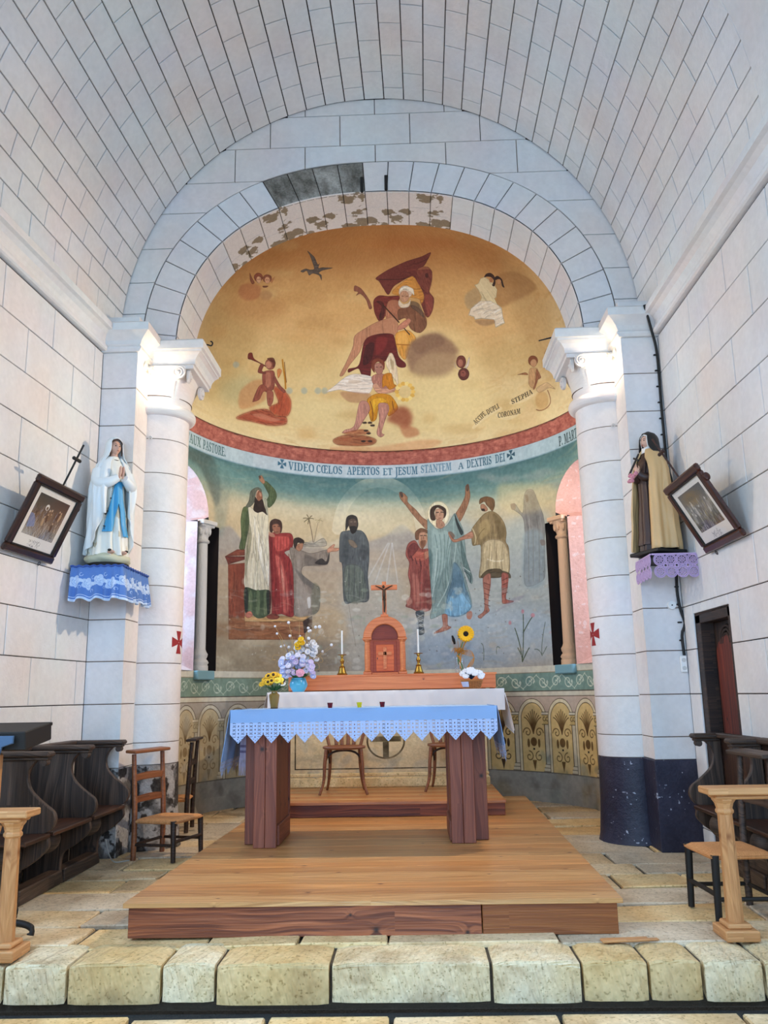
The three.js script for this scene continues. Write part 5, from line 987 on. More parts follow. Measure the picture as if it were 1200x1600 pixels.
function wallCanvas() {
  const w = 2048, H = 4.45, k = w / (2 * SW), h = Math.round(H * k), [c, x] = canvas(w, h), m = (s, y) => [(s / 1000 + SW) * k, (H - y / 1000) * k], K = k / 1000;
  const rc = (col, s0, y0, s1, y1, a = 1) => { const p = m(s0 * 1000, y1 * 1000), q = m(s1 * 1000, y0 * 1000); x.globalAlpha = a; x.fillStyle = col; x.fillRect(p[0], p[1], q[0] - p[0], q[1] - p[1]); x.globalAlpha = 1; };
  // painted sky and ground of the scene
  const sky = x.createLinearGradient(0, m(0, 4060)[1], 0, m(0, 1500)[1]);
  [[0, '#41686c'], [0.07, '#648884'], [0.17, '#a0a690'], [0.27, '#c8b68e'], [0.4, '#cfba94'], [0.5, '#b0a290'], [0.62, '#b09a78'], [0.8, '#a69780'], [1, '#a8a49a']].forEach(([t, q]) => sky.addColorStop(t, q));
  x.fillStyle = sky; x.fillRect(0, m(0, 4060)[1], w, m(0, 1470)[1] - m(0, 4060)[1]);
  // outside the painted arch the plaster beside the windows
  scumble(x, 0, m(0, 4050)[1], w, m(0, 1530)[1], 900, ['#8fa39a', '#d0bc90', '#b8a888', '#7f9a9c', '#a08c70', '#c9c4b4'], 41);
  paintShapes(x, MURAL.wall, m, K); scumble(x, m(-2500, 0)[0], m(0, 2500)[1], m(2200, 0)[0], m(0, 1530)[1], 260, ['#d8d4c8', '#8a8478', '#c4b496', '#a4acac'], 43, 0.6);
  // inscription band
  rc('#a9bcc4', -SW, 4.05, SW, 4.26); rc('#7d9aa8', -SW, 4.05, SW, 4.062); rc('#c3ccd0', -1.9, 4.07, 1.9, 4.25, 0.35); rc('#8fb0b8', 1.3, 4.06, SW, 4.25, 0.35);
  const letter = (str, s, y, hgt, col, adv, rot = 0) => { // condensed black-letter capitals, spaced along the band
    x.save(); x.fillStyle = col; x.translate(...m(s * 1000, y * 1000)); x.rotate(rot); x.font = `bold ${Math.round(hgt * k)}px serif`; const W = x.measureText(str).width; x.scale(adv * k / W, 1); x.fillText(str, 0, 0); x.restore();
  };
  const cross = (s, y, r, col) => { const [X, Y] = m(s * 1000, y * 1000); x.fillStyle = col; for (let q = 0; q < 4; q++) { x.save(); x.translate(X, Y); x.rotate(q * PI / 2); x.beginPath(); x.moveTo(0, 0); x.lineTo(r * k * 0.5, -r * k); x.lineTo(-r * k * 0.5, -r * k); x.closePath(); x.fill(); x.restore(); } };
  const ink = '#33627c'; cross(-1.47, 4.165, 0.06, ink); cross(1.70, 4.165, 0.06, '#234a5c');
  letter('VIDEO', -1.38, 4.1, 0.155, ink, 0.37); letter('CŒLOS', -0.99, 4.1, 0.155, ink, 0.36); letter('APERTOS', -0.57, 4.1, 0.15, ink, 0.44); letter('ET', -0.09, 4.1, 0.14, ink, 0.13); letter('JESUM', 0.08, 4.09, 0.155, ink, 0.30); letter('STANTEM', 0.42, 4.1, 0.15, '#5a8098', 0.42); letter('A', 0.93, 4.1, 0.12, '#3a6076', 0.08); letter('DEXTRIS', 1.05, 4.1, 0.155, '#2c566c', 0.36); letter('DEI', 1.46, 4.1, 0.155, '#2c566c', 0.15);
  letter('NTAUX', -3.2, 4.09, 0.16, '#4a6a66', 0.4); letter('PASTORE.', -2.76, 4.09, 0.16, '#3a5c60', 0.42); letter('P. MARTIN', 2.5, 4.07, 0.17, '#1d3438', 0.48);
  // dado: green rinceau frieze, ochre arcade
  rc('#d8cfb8', -SW, 1.455, SW, 1.53); rc('#8a7a5c', -SW, 1.45, SW, 1.458); rc('#7f9480', -SW, 1.245, SW, 1.45); rc('#7a9a90', 0.6, 1.25, SW, 1.45, 0.5); rc('#4a3a2c', -SW, 1.236, SW, 1.246); rc('#ded2b8', -SW, 1.19, SW, 1.236); rc('#5a4634', -SW, 1.18, SW, 1.187);
  x.strokeStyle = '#dfe2c8'; x.lineCap = 'round';
  for (let i = -22; i <= 22; i++) { const s = i * 0.2, up = i % 2 ? 1 : -1; x.lineWidth = 0.012 * k; x.globalAlpha = s < 0 ? 0.55 : 0.85; x.beginPath(); for (let q = 0; q <= 22; q++) { const a = q / 22 * PI * 2.6, r = 0.075 * (1 - q / 26); const p = m((s + Math.cos(a) * r) * 1000, (1.347 + up * Math.sin(a) * r) * 1000); q ? x.lineTo(...p) : x.moveTo(...p); } x.stroke(); x.lineWidth = 0.008 * k; x.beginPath(); x.moveTo(...m((s - 0.1) * 1000, (1.347 - up * 0.08) * 1000)); x.quadraticCurveTo(...m(s * 1000, (1.347 + up * 0.0) * 1000), ...m((s + 0.11) * 1000, (1.347 + up * 0.085) * 1000)); x.stroke(); for (let q = 0; q < 3; q++) { x.beginPath(); x.ellipse(...m((s + 0.03 * q) * 1000, (1.347 + up * (0.06 - q * 0.03)) * 1000), 0.02 * k, 0.008 * k, q, 0, 7); x.fillStyle = '#e4e6d0'; x.fill(); } }
  x.globalAlpha = 1;
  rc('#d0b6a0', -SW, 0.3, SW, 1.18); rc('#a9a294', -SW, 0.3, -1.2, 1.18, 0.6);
  for (let i = -9; i <= 9; i++) { // one bay of the painted arcade
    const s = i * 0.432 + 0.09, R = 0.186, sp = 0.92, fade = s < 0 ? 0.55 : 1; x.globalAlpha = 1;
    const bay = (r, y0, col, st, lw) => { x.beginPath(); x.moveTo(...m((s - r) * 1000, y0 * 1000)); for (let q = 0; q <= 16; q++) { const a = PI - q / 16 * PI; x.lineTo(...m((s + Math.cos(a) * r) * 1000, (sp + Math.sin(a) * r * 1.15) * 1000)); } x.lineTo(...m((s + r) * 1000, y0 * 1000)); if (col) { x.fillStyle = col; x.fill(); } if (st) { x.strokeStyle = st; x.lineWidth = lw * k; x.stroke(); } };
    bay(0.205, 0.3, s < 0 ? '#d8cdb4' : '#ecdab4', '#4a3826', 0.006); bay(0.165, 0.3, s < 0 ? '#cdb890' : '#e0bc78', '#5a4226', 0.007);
    if (s > 1) bay(0.16, 0.3, '#ecca88');
    // pillar between bays
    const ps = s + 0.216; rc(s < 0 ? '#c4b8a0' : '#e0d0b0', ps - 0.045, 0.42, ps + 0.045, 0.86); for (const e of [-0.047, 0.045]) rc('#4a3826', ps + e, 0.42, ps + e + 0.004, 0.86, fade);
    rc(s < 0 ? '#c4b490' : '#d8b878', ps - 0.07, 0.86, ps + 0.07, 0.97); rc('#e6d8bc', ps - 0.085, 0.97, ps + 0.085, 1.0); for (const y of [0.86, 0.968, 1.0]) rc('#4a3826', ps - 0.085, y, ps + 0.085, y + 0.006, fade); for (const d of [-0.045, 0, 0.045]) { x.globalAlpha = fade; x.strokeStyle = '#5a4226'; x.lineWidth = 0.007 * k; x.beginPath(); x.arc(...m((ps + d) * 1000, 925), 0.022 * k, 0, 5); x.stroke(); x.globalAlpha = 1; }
    for (const [y, ww] of [[0.38, 0.065], [0.34, 0.08], [0.3, 0.09]]) { rc('#e0d0b0', ps - ww, y, ps + ww, y + 0.04); rc('#4a3826', ps - ww, y + 0.037, ps + ww, y + 0.042, fade); }
    // vase with palm fronds
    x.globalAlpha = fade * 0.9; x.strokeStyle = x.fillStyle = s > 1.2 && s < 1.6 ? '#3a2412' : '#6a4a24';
    for (let q = -4; q <= 4; q++) { x.lineWidth = 0.012 * k; x.beginPath(); x.moveTo(...m(s * 1000, 760)); x.quadraticCurveTo(...m((s + q * 0.012) * 1000, 920), ...m((s + q * 0.03) * 1000, (1.03 - Math.abs(q) * 0.022) * 1000)); x.stroke(); }
    for (const e of [-1, 1]) { x.lineWidth = 0.011 * k; x.beginPath(); for (let q = 0; q <= 20; q++) { const a = q / 20 * PI * 2.4, r = 0.06 * (1 - q / 24); const p = m((s + e * (0.085 + Math.cos(a) * r)) * 1000, (0.77 + Math.sin(a) * r) * 1000); q ? x.lineTo(...p) : x.moveTo(...p); } x.stroke(); x.beginPath(); x.ellipse(...m((s + e * 0.075) * 1000, 650), 0.018 * k, 0.05 * k, 0, 0, 7); x.fill(); x.beginPath(); for (let q = 0; q <= 20; q++) { const a = PI / 2 + q / 20 * PI * 2.2, r = 0.06 * (1 - q / 26); const p = m((s + e * (0.07 + Math.cos(a) * r)) * 1000, (0.5 + Math.sin(a) * r) * 1000); q ? x.lineTo(...p) : x.moveTo(...p); } x.stroke(); }
    x.beginPath(); x.ellipse(...m(s * 1000, 665), 0.045 * k, 0.05 * k, 0, 0, 7); x.fill(); x.beginPath(); x.moveTo(...m((s - 0.03) * 1000, 460)); x.lineTo(...m((s + 0.03) * 1000, 460)); x.lineTo(...m(s * 1000, 340)); x.fill(); rc('#2a1a0e', s - 0.012, 0.575, s + 0.012, 0.595); x.globalAlpha = 1;
  }
  // bare plinth, damp and lime stains
  rc('#a8a296', -SW, 0, SW, 0.33); rc('#6a6258', -SW, 0.325, SW, 0.335);
  const rs = rng(77);
  for (let i = 0; i < 190; i++) { const s = -SW + rs() * 2 * SW, y = rs() ** 1.4 * (s < -1 ? 1.0 : 0.5), r = 0.02 + rs() * 0.1; x.globalAlpha = 0.22 + rs() * 0.25; x.fillStyle = ['#b4aea0', '#767064', '#a08c68', '#c8c2b4', '#8a9088'][i % 5]; const c0 = m(s * 1000, y * 1000), q = r * k * 1.5 + 4; x.save(); x.beginPath(); x.rect(c0[0] - q, c0[1] - q, 2 * q, 2 * q); x.clip(); x.filter = `blur(${(r * k * 0.18).toFixed(1)}px)`; x.beginPath(); x.ellipse(...c0, r * k, r * k * (0.3 + rs() * 0.4), rs() * 3, 0, 7); x.fill(); x.restore(); }
  x.filter = 'none'; for (let i = 0; i < 220; i++) { const s = -SW + rs() * 2 * SW, y = 1.5 + rs() * 1.2; x.globalAlpha = 0.5; x.fillStyle = rs() < 0.6 ? '#e0dcd0' : '#54483c'; x.beginPath(); x.ellipse(...m(s * 1000, y * 1000), 1 + rs() * 2, 1 + rs() * 1.4, rs() * 3, 0, 7); x.fill(); }
  x.globalAlpha = 1; mottle(c, x, 26); return c;
}
function domeCanvas() {
  const w = 2048, h = 1024, [c, x] = canvas(w, h), m = (t, p) => [(t / 10 + 100) / 200 * w, (1 - p / 900) * h], K = w / 2000;
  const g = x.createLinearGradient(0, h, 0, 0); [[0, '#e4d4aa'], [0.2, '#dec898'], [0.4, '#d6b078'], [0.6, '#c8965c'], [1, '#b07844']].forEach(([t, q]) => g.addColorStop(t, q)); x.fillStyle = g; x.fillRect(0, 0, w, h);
  scumble(x, 150, 300, w - 150, h, 700, ['#e4cc90', '#c08a48', '#b87c40', '#d8b070', '#a87a44'], 47);
  paintShapes(x, MURAL.dome, m, K);
  const word = (str, t, p, hg, rot, adv) => { x.save(); x.translate(...m(t, p)); x.rotate(rot); x.fillStyle = '#2e241c'; x.font = `bold ${hg}px serif`; const W = x.measureText(str).width; x.scale(adv / W, 1); x.fillText(str, 0, 0); x.restore(); };
  word('ACCIPE', 299, 60, 26, -0.6, 52); word('DUPLI', 345, 84, 26, -0.28, 50); word('CORONAM', 380, 66, 26, 0.08, 90); word('STEPHA', 440, 96, 24, -0.12, 92);
  mottle(c, x, 17); return c;
}
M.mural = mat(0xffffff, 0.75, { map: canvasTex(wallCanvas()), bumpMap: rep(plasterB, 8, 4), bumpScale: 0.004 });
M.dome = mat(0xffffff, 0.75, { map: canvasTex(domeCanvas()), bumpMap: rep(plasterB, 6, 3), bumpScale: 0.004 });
// window openings: edge angle of the near jamb, in radians
const WIN = [{ sd: 1, th: 58.4 * PI / 180 }, { sd: -1, th: 64.6 * PI / 180 }], WSILL = 1.53, WSP = 3.3, WR2 = 0.52;
const onCyl = (s, r = RA) => { const lim = PI / 2 * RA; if (Math.abs(s) <= lim) { const t = s / RA; return [Math.sin(t) * r, ZC - Math.cos(t) * r]; } return [Math.sign(s) * r, ZC + (Math.abs(s) - lim)]; };
{
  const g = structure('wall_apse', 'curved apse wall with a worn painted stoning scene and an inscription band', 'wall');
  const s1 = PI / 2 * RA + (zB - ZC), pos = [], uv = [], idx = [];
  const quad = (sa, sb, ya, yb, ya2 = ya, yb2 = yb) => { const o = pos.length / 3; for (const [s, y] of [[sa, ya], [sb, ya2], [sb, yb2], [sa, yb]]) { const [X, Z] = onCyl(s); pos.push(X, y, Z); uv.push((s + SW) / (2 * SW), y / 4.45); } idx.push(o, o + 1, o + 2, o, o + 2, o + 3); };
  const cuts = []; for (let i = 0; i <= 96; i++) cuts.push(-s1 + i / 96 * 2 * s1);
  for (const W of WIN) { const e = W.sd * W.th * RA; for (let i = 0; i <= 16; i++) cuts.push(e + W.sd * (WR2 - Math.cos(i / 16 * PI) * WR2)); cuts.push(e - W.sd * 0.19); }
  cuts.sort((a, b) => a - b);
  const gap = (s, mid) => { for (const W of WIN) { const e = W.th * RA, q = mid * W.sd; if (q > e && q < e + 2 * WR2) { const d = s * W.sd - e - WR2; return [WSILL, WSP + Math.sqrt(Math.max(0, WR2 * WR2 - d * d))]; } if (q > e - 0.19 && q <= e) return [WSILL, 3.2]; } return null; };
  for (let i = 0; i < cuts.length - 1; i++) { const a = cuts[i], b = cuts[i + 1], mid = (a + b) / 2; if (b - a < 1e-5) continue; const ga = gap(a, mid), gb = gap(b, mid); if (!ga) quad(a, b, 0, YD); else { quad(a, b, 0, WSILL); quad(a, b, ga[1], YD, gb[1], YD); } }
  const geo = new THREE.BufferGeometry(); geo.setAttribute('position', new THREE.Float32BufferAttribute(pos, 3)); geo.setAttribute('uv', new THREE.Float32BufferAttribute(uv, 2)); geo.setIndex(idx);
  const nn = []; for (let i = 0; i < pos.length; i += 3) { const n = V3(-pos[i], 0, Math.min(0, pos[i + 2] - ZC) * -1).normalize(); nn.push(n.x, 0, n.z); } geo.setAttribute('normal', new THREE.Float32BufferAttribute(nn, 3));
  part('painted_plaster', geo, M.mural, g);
  // outer skin of the masonry, split around the windows
  const shell = []; const W1 = WIN[0].th, W0 = -WIN[1].th; const outer = (t0, t1, y0, y1) => patch((t, y, d) => { const [X, Z] = onCyl(t * RA, RA + 0.45 + d); return [X, y, Z]; }, t0, t1, y0, y1, 0, 0.05, 16, 1);
  shell.push(outer(W0 + 0.02, W1 - 0.02, -0.3, 4.6)); for (const [a, b] of [[W1 - 0.02, PI / 2 + 0.3], [-PI / 2 - 0.3, W0 + 0.02]]) shell.push(outer(a, b, -0.3, 1.5), outer(a, b, 3.9, 4.6)); part('masonry_core', shell, M.plaster, g);
  for (const sd of [-1, 1]) part('return_wall', boxUV(bx(0.5, 7.5, 0.3, sd * 2.75, 3.3, -8.1)), M.plaster, g);
}
{ // half dome and its short barrel
  const g = structure('ceiling_apse', 'golden half dome painted with heavenly figures on clouds', 'ceiling');
  const f = (a, b, d) => { const r = RA + 0.0 - d; return [Math.sin(a) * Math.cos(b) * r, YD + Math.sin(b) * r, ZC - Math.cos(a) * Math.cos(b) * r]; };
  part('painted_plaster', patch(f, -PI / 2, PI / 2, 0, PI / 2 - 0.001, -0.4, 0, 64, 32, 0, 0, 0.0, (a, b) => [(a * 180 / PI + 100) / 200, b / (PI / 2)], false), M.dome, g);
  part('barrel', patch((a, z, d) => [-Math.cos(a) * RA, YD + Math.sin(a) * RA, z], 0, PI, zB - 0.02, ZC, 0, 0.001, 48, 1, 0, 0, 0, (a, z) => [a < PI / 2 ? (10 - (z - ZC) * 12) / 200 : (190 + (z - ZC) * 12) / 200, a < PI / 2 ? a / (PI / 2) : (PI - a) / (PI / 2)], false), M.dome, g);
  part('dome_back', patch((a, b, d) => f(a, b, -0.3), -PI / 2 - 0.2, PI / 2 + 0.2, 0, PI / 2 - 0.001, -0.4, 0, 32, 12, 0, 0, 0, (a, b) => [a, b], false), M.plaster, g);
  part('barrel_back', boxUV(bx(6.2, 0.2, 1.2, 0, 7.0, -8.3)), M.plaster, g);
  for (const sd of [-1, 1]) part('barrel_back', boxUV(bx(0.2, 3, 1.2, sd * 2.85, 5.6, -8.3)), M.plaster, g);
}
{ // red painted string course under the dome
  const g = structure('trim_3', 'dark red plaster band between the half dome and the inscription', 'band');
  const t = tex(1024, (u, v) => { const a = N1(u * 3 % 1, v * 0.3, 24, 4) - 0.5, b = N2(u, v * 0.3, 64, 3) - 0.5, top = v > 0.66 ? sst(0.66, 0.8, v + a * 0.4) : 0, k = a * 80 + b * 50; const m = sst(0.42, 0.5, Math.abs((u * 48) % 1 - 0.5)) * (v > 0.2 && v < 0.5 ? 1 : 0) * -14; return [lerp(170, 96, top) + k * 0.8 + m, lerp(98, 54, top) + k * 0.7 + m, lerp(84, 46, top) + k * 0.6 + m]; }, true, 128);
  const prof = [[0.0, 4.235], [0.022, 4.245], [0.03, 4.29], [0.034, 4.33], [0.05, 4.37], [0.052, 4.40], [0.03, 4.425], [0, 4.43]], rings = [], s1 = PI / 2 * RA + 0.6;
  for (let i = 0; i <= 90; i++) rings.push(prof.map(([d, y]) => { const [X, Z] = onCyl(lerp(-s1, s1, i / 90), RA - d); return [X, y, Z]; }));
  const geo = skin(rings, false); const uv = geo.attributes.uv; for (let i = 0; i < uv.count; i++) { const a = uv.getX(i), b = uv.getY(i); uv.setXY(i, b * 3, a); }
  part('moulding', geo, mat(0xffffff, 0.85, { map: t, bumpMap: rep(plasterB, 12, 1), bumpScale: 0.01 }), g);
}
// apse windows: splayed pink embrasure, notch, colonnette
for (const W of WIN) {
  const g = structure('window_' + ++winN, W.sd > 0 ? 'pink splayed apse window with a cream colonnette beside the veiled painted figure' : 'pink splayed apse window with a pale blue lit colonnette beside the painted pedestal', 'window');
  const e = W.th * RA, sd = W.sd, jt = e + 0.205, N = 16;
  const inner = [], mid = [], outr = [], zc = -9.02, hw = 0.33, xo = 2.98;
  const add = (s, y, so, yo) => { const [X, Z] = onCyl(s); inner.push([sd * X, y, Z]); const z = zc - hw + so * 2 * hw; outr.push([sd * xo, yo, z]); };
  add(jt, WSILL, 0, 1.95); add(jt, 3.21, 0, 3.15);
  for (let i = 0; i <= N; i++) { const a = PI - i / N * PI; add(e + WR2 + Math.cos(a) * WR2, WSP + Math.sin(a) * WR2, 0.5 + Math.cos(a) * 0.5, 3.2 + Math.sin(a) * hw); }
  add(e + 2 * WR2, WSILL, 1, 1.95);
  part('embrasure', boxUV(toCreasedNormals(skin([inner, outr], true), 0.6)), sd > 0 ? M.pink : M.pinkWorn, g);
  const C = [sd * (xo - 0.01), 2.6, zc], pos = []; outr.forEach((p, i) => pos.push(...C, p[0] - sd * 0.01, p[1], p[2], ...((q) => [q[0] - sd * 0.01, q[1], q[2]])(outr[(i + 1) % outr.length]))); const gl = new THREE.BufferGeometry(); gl.setAttribute('position', new THREE.Float32BufferAttribute(pos, 3)); gl.computeVertexNormals(); part('pane', gl, glassM, g);
  part('glazing_bar', [bx(0.02, 1.6, 0.02, sd * (xo - 0.03), 2.75, zc), bx(0.02, 0.02, 0.6, sd * (xo - 0.03), 2.4, zc), bx(0.02, 0.02, 0.6, sd * (xo - 0.03), 2.95, zc)], mat(0x3c3630, 0.6), g);
  // dark notch behind the colonnette
  const P = (s, r, y) => { const t = s / RA; return [sd * Math.sin(t) * r, y, ZC - Math.cos(t) * r]; }; const rr = [[e - 0.19, RA], [e - 0.19, RA + 0.22], [jt, RA + 0.22], [jt, RA]];
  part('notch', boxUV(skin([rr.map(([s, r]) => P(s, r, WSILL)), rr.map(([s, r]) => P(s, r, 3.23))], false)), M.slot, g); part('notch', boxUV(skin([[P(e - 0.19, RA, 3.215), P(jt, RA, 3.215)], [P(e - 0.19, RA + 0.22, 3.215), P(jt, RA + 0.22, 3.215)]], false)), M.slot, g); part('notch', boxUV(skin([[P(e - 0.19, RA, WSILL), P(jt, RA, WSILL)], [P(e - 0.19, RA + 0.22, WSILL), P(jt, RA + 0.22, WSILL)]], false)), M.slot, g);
  const cc = P(e + 0.03, RA + 0.06, 0), cm = mat(sd > 0 ? 0xe0b48c : 0xd8d4cc, 0.7, { bumpMap: rep(plasterB, 3), bumpScale: 0.006 });
  const col = part('colonnette', merge([lathe([[0.072, 1.76], [0.069, 2.4], [0.064, 3.0]], 20)]), cm, g, [cc[0], 0, cc[2]]);
  part('colonnette_base', lathe([[0.105, 1.53], [0.105, 1.585], [0.095, 1.595], [0.11, 1.62], [0.096, 1.645], [0.082, 1.66], [0.094, 1.69], [0.098, 1.715], [0.082, 1.74], [0.072, 1.77]], 20), cm, col);
  part('colonnette_capital', merge([lathe([[0.064, 2.98], [0.082, 2.99], [0.087, 3.005], [0.082, 3.02], [0.067, 3.03], [0.074, 3.08], [0.098, 3.15], [0.118, 3.185]], 20), bx(0.26, 0.05, 0.24, 0, 3.22, 0, 0.008, 0, -sd * e / RA), bx(0.22, 0.03, 0.2, 0, 3.185, 0, 0.008, 0, -sd * e / RA), ...[0, 1, 2, 3, 4, 5, 6, 7].map((i) => { const a = i * PI / 4; return mv(ball(0.026, 0, 0, 0, 0.7, 1.8, 0.7, 8, 6), Math.cos(a) * 0.088, 3.12, Math.sin(a) * 0.088); })]), cm, col);
  part('colonnette_plinth', boxUV(mv(cbox(0.3, 0.1, 0.24, 0.01), 0, 1.48, 0.02, 0, -sd * e / RA)), mat(0x7fa6ac, 0.8), col);
}
// ------------------------------------------------------------------ floors
{
  const g = structure('floor', 'uneven ochre flagstone floor of the chancel', 'floor');
  part('mortar_bed', boxUV(bx(6.4, 0.3, 7.0, 0, -0.168, -8.13, 0.002)), M.mortar, g);
  const r = rng(404); let z = -4.62, row = 0;
  while (z > -11.0) {
    const d = 0.32 + r() * 0.22, z1 = z - d; let x = -2.75 - r() * 0.3;
    while (x < 2.6) {
      const w = 0.42 + r() * 0.5, xc = x + w / 2, zc = (z + z1) / 2; x += w;
      const wl = wxL(zc) - 0.12, wr = wxR(zc) + 0.1; if (xc < -2.75 || xc > 2.75) continue;
      if (zc < -5.0 && zc > -9.0 && xc - w / 2 > -1.22 && xc + w / 2 < 1.24) continue;        // wholly under the wooden platform
      if (zc < -9.3 && Math.hypot(xc, zc - ZC) > RA + 0.4) continue;
      if (zc < -9.4 && Math.abs(xc) < 1.0) continue;
      const m = M.slab[[0, 0, 1, 1, 2][Math.floor(r() * 5)]];
      const geo = cbox(w - 0.02, 0.06, d - 0.02, 0.006, 0.009, r); part('flagstone', boxUV(geo, 1, r() * 3, r() * 3), m, g, [xc, -0.03 + (r() - 0.5) * 0.009, zc], [0, (r() - 0.5) * 0.02, 0]);
    }
    z = z1; row++;
  }
}
{ // worn stone step between the nave and the chancel
  const g = structure('floor_step', 'row of worn tooled stone blocks forming the chancel step', 'step');
  const xs = [-3.0, -2.35, -1.745, -1.438, -0.984, -0.724, -0.18, 0.577, 0.998, 1.309, 1.559, 1.838, 2.4, 2.9], r = rng(55);
  part('mortar_bed', boxUV(bx(6.2, 0.2, 0.26, 0, -0.125, -4.53)), M.mortar, g);
  for (let i = 0; i < xs.length - 1; i++) {
    const w = xs[i + 1] - xs[i] - 0.016, h = 0.165 + r() * 0.012, d = 0.335, nx = 10, ny = 6, fl = rng(900 + i);
    // tooled front and top: a rounded profile swept along x with small knocks
    const prof = []; const rad = 0.012 + r() * 0.012; prof.push([d / 2, -h]); for (let k = 0; k <= ny; k++) prof.push([d / 2, lerp(-h, -rad, k / ny)]); for (let k = 1; k <= 5; k++) { const a = k / 5 * PI / 2; prof.push([d / 2 - rad + Math.cos(a) * rad, -rad + Math.sin(a) * rad]); } for (let k = 1; k <= 3; k++) prof.push([lerp(d / 2 - rad, -d / 2, k / 3), 0]);
    const rings = []; for (let k = 0; k <= nx; k++) { const t = k / nx, e = Math.min(k, nx - k) === 0 ? 0.014 : Math.min(k, nx - k) === 1 ? 0.003 : 0; rings.push(prof.map(([z, y], q) => { const n = q > 0 && q < prof.length - 1 ? (fl() - 0.5) * 0.007 : 0; return [lerp(-w / 2, w / 2, t), y - (y > -0.03 ? e : 0) + n * (y > -h + 0.01 ? 0.5 : 0), z - (z > 0 ? e : 0) + n]; })); }
    const geo = merge([toCreasedNormals(skin(rings, false), 0.5), skin([rings[0], rings[0].map((p) => [p[0], -0.1, 0])], false), skin([rings[nx], rings[nx].map((p) => [p[0], -0.1, 0])], false)]);
    part('step_stone', boxUV(geo, 1, r() * 3, r() * 3), r() < 0.5 ? M.step : M.step2, g, [(xs[i] + xs[i + 1]) / 2, 0.002 - r() * 0.008, -4.315 - d / 2 - 0.015 + (r() - 0.5) * 0.016]);
  }
}
{
  const g = structure('floor_nave', 'pale flagstone floor of the nave in front of the step', 'floor');
  part('mortar_bed', boxUV(bx(6.8, 0.3, 9.6, -0.2, YN - 0.182, 0.45, 0.002)), M.earth, g);
  const r = rng(71); let z = -4.235;
  for (let row = 0; row < 3; row++) { const d = 0.5 + r() * 0.1; let x = -3.0 + row * -0.2; while (x < 2.6) { const w = 0.5 + r() * 0.45; part('flagstone', boxUV(cbox(w - 0.02, 0.06, d - 0.02, 0.007, 0.006, r), 1, r() * 3, r() * 3), M.slab[Math.floor(r() * 2)], g, [x + w / 2, YN - 0.03 - 0.002 - r() * 0.006, z + d / 2]); x += w; } z += d; }
  part('flag_field', boxUV(bx(6.6, 0.06, 7.6, -0.2, YN - 0.03, z + 3.8, 0.002)), M.slab[1], g);
}
// ------------------------------------------------------------------ lamps by the capitals
function wallLamp(sd) {
  const x = sd * 2.135, y = 4.2, z = -7.2, t = thing('wall_lamp', sd < 0 ? 'small clear bulb lamp glowing against the capital above the praying statue' : 'small clear bulb lamp glowing against the capital above the nun statue', 'lamp', [x, y, z]);
  const wm = mat(0xe8e2d6, 0.5);
  part('wall_plate', mv(cyl(0.035, 0.035, 0.015, 0, 0, 0, 18), 0, 0, 0, 0, 0, sd * PI / 2), wm, t);
  part('arm', tube([[0, 0, 0], [-sd * 0.03, -0.01, -0.01], [-sd * 0.05, -0.03, -0.02]], 0.009, 10, 8), wm, t);
  const so = part('socket', mv(lathe([[0.0, 0.0], [0.018, 0.0], [0.022, -0.02], [0.022, -0.05], [0.0, -0.05]], 16), 0, 0, 0, 0.5, 0, -sd * 0.6), wm, t, [-sd * 0.05, -0.025, -0.02]);
  const bulb = part('bulb', mv(lathe([[0, -0.14], [0.018, -0.135], [0.03, -0.115], [0.032, -0.095], [0.022, -0.065], [0.016, -0.05]], 18), 0, 0, 0, 0.5, 0, -sd * 0.6), new THREE.MeshStandardMaterial({ color: 0xffffff, emissive: new THREE.Color(1, 0.86, 0.6), emissiveIntensity: 6, roughness: 0.3 }), t, [-sd * 0.05, -0.025, -0.02]);
  part('cable', tube([[0, 0.02, 0], [sd * 0.002, 0.06, 0.0], [-sd * 0.01, 0.12, 0.03], [-sd * 0.03, 0.2, 0.02]], 0.004, 14, 6), wm, t);
  // the bare bulb, and the reflector behind it that throws most of its light down across the nave
  part('reflector', mv(lathe([[0.02, 0.0], [0.034, -0.012], [0.044, -0.035]], 20), 0, 0, 0, 0.35, 0, -sd * 1.0), mat(0xe8e6e0, 0.25, { metalness: 0.7 }), t, [-sd * 0.035, -0.012, -0.01]);
  const l = new THREE.PointLight(WARM, BULB, 0, 2); l.position.set(x - sd * 0.125, y - 0.11, z + 0.05); l.castShadow = true; l.shadow.radius = 1.6; scene.add(l);
  const s = new THREE.SpotLight(WARM, sd < 0 ? LAMP * 0.4 : LAMP, 0, 1.02, 1, 2); s.position.set(x - sd * 0.11, y - 0.11, z); s.target.position.set(-sd * 2.4, 1.3, -5.8); s.castShadow = true; s.shadow.radius = 1.6; scene.add(s, s.target);
}
var LAMP = 31, BULB = 0.22;
wallLamp(-1); wallLamp(1);
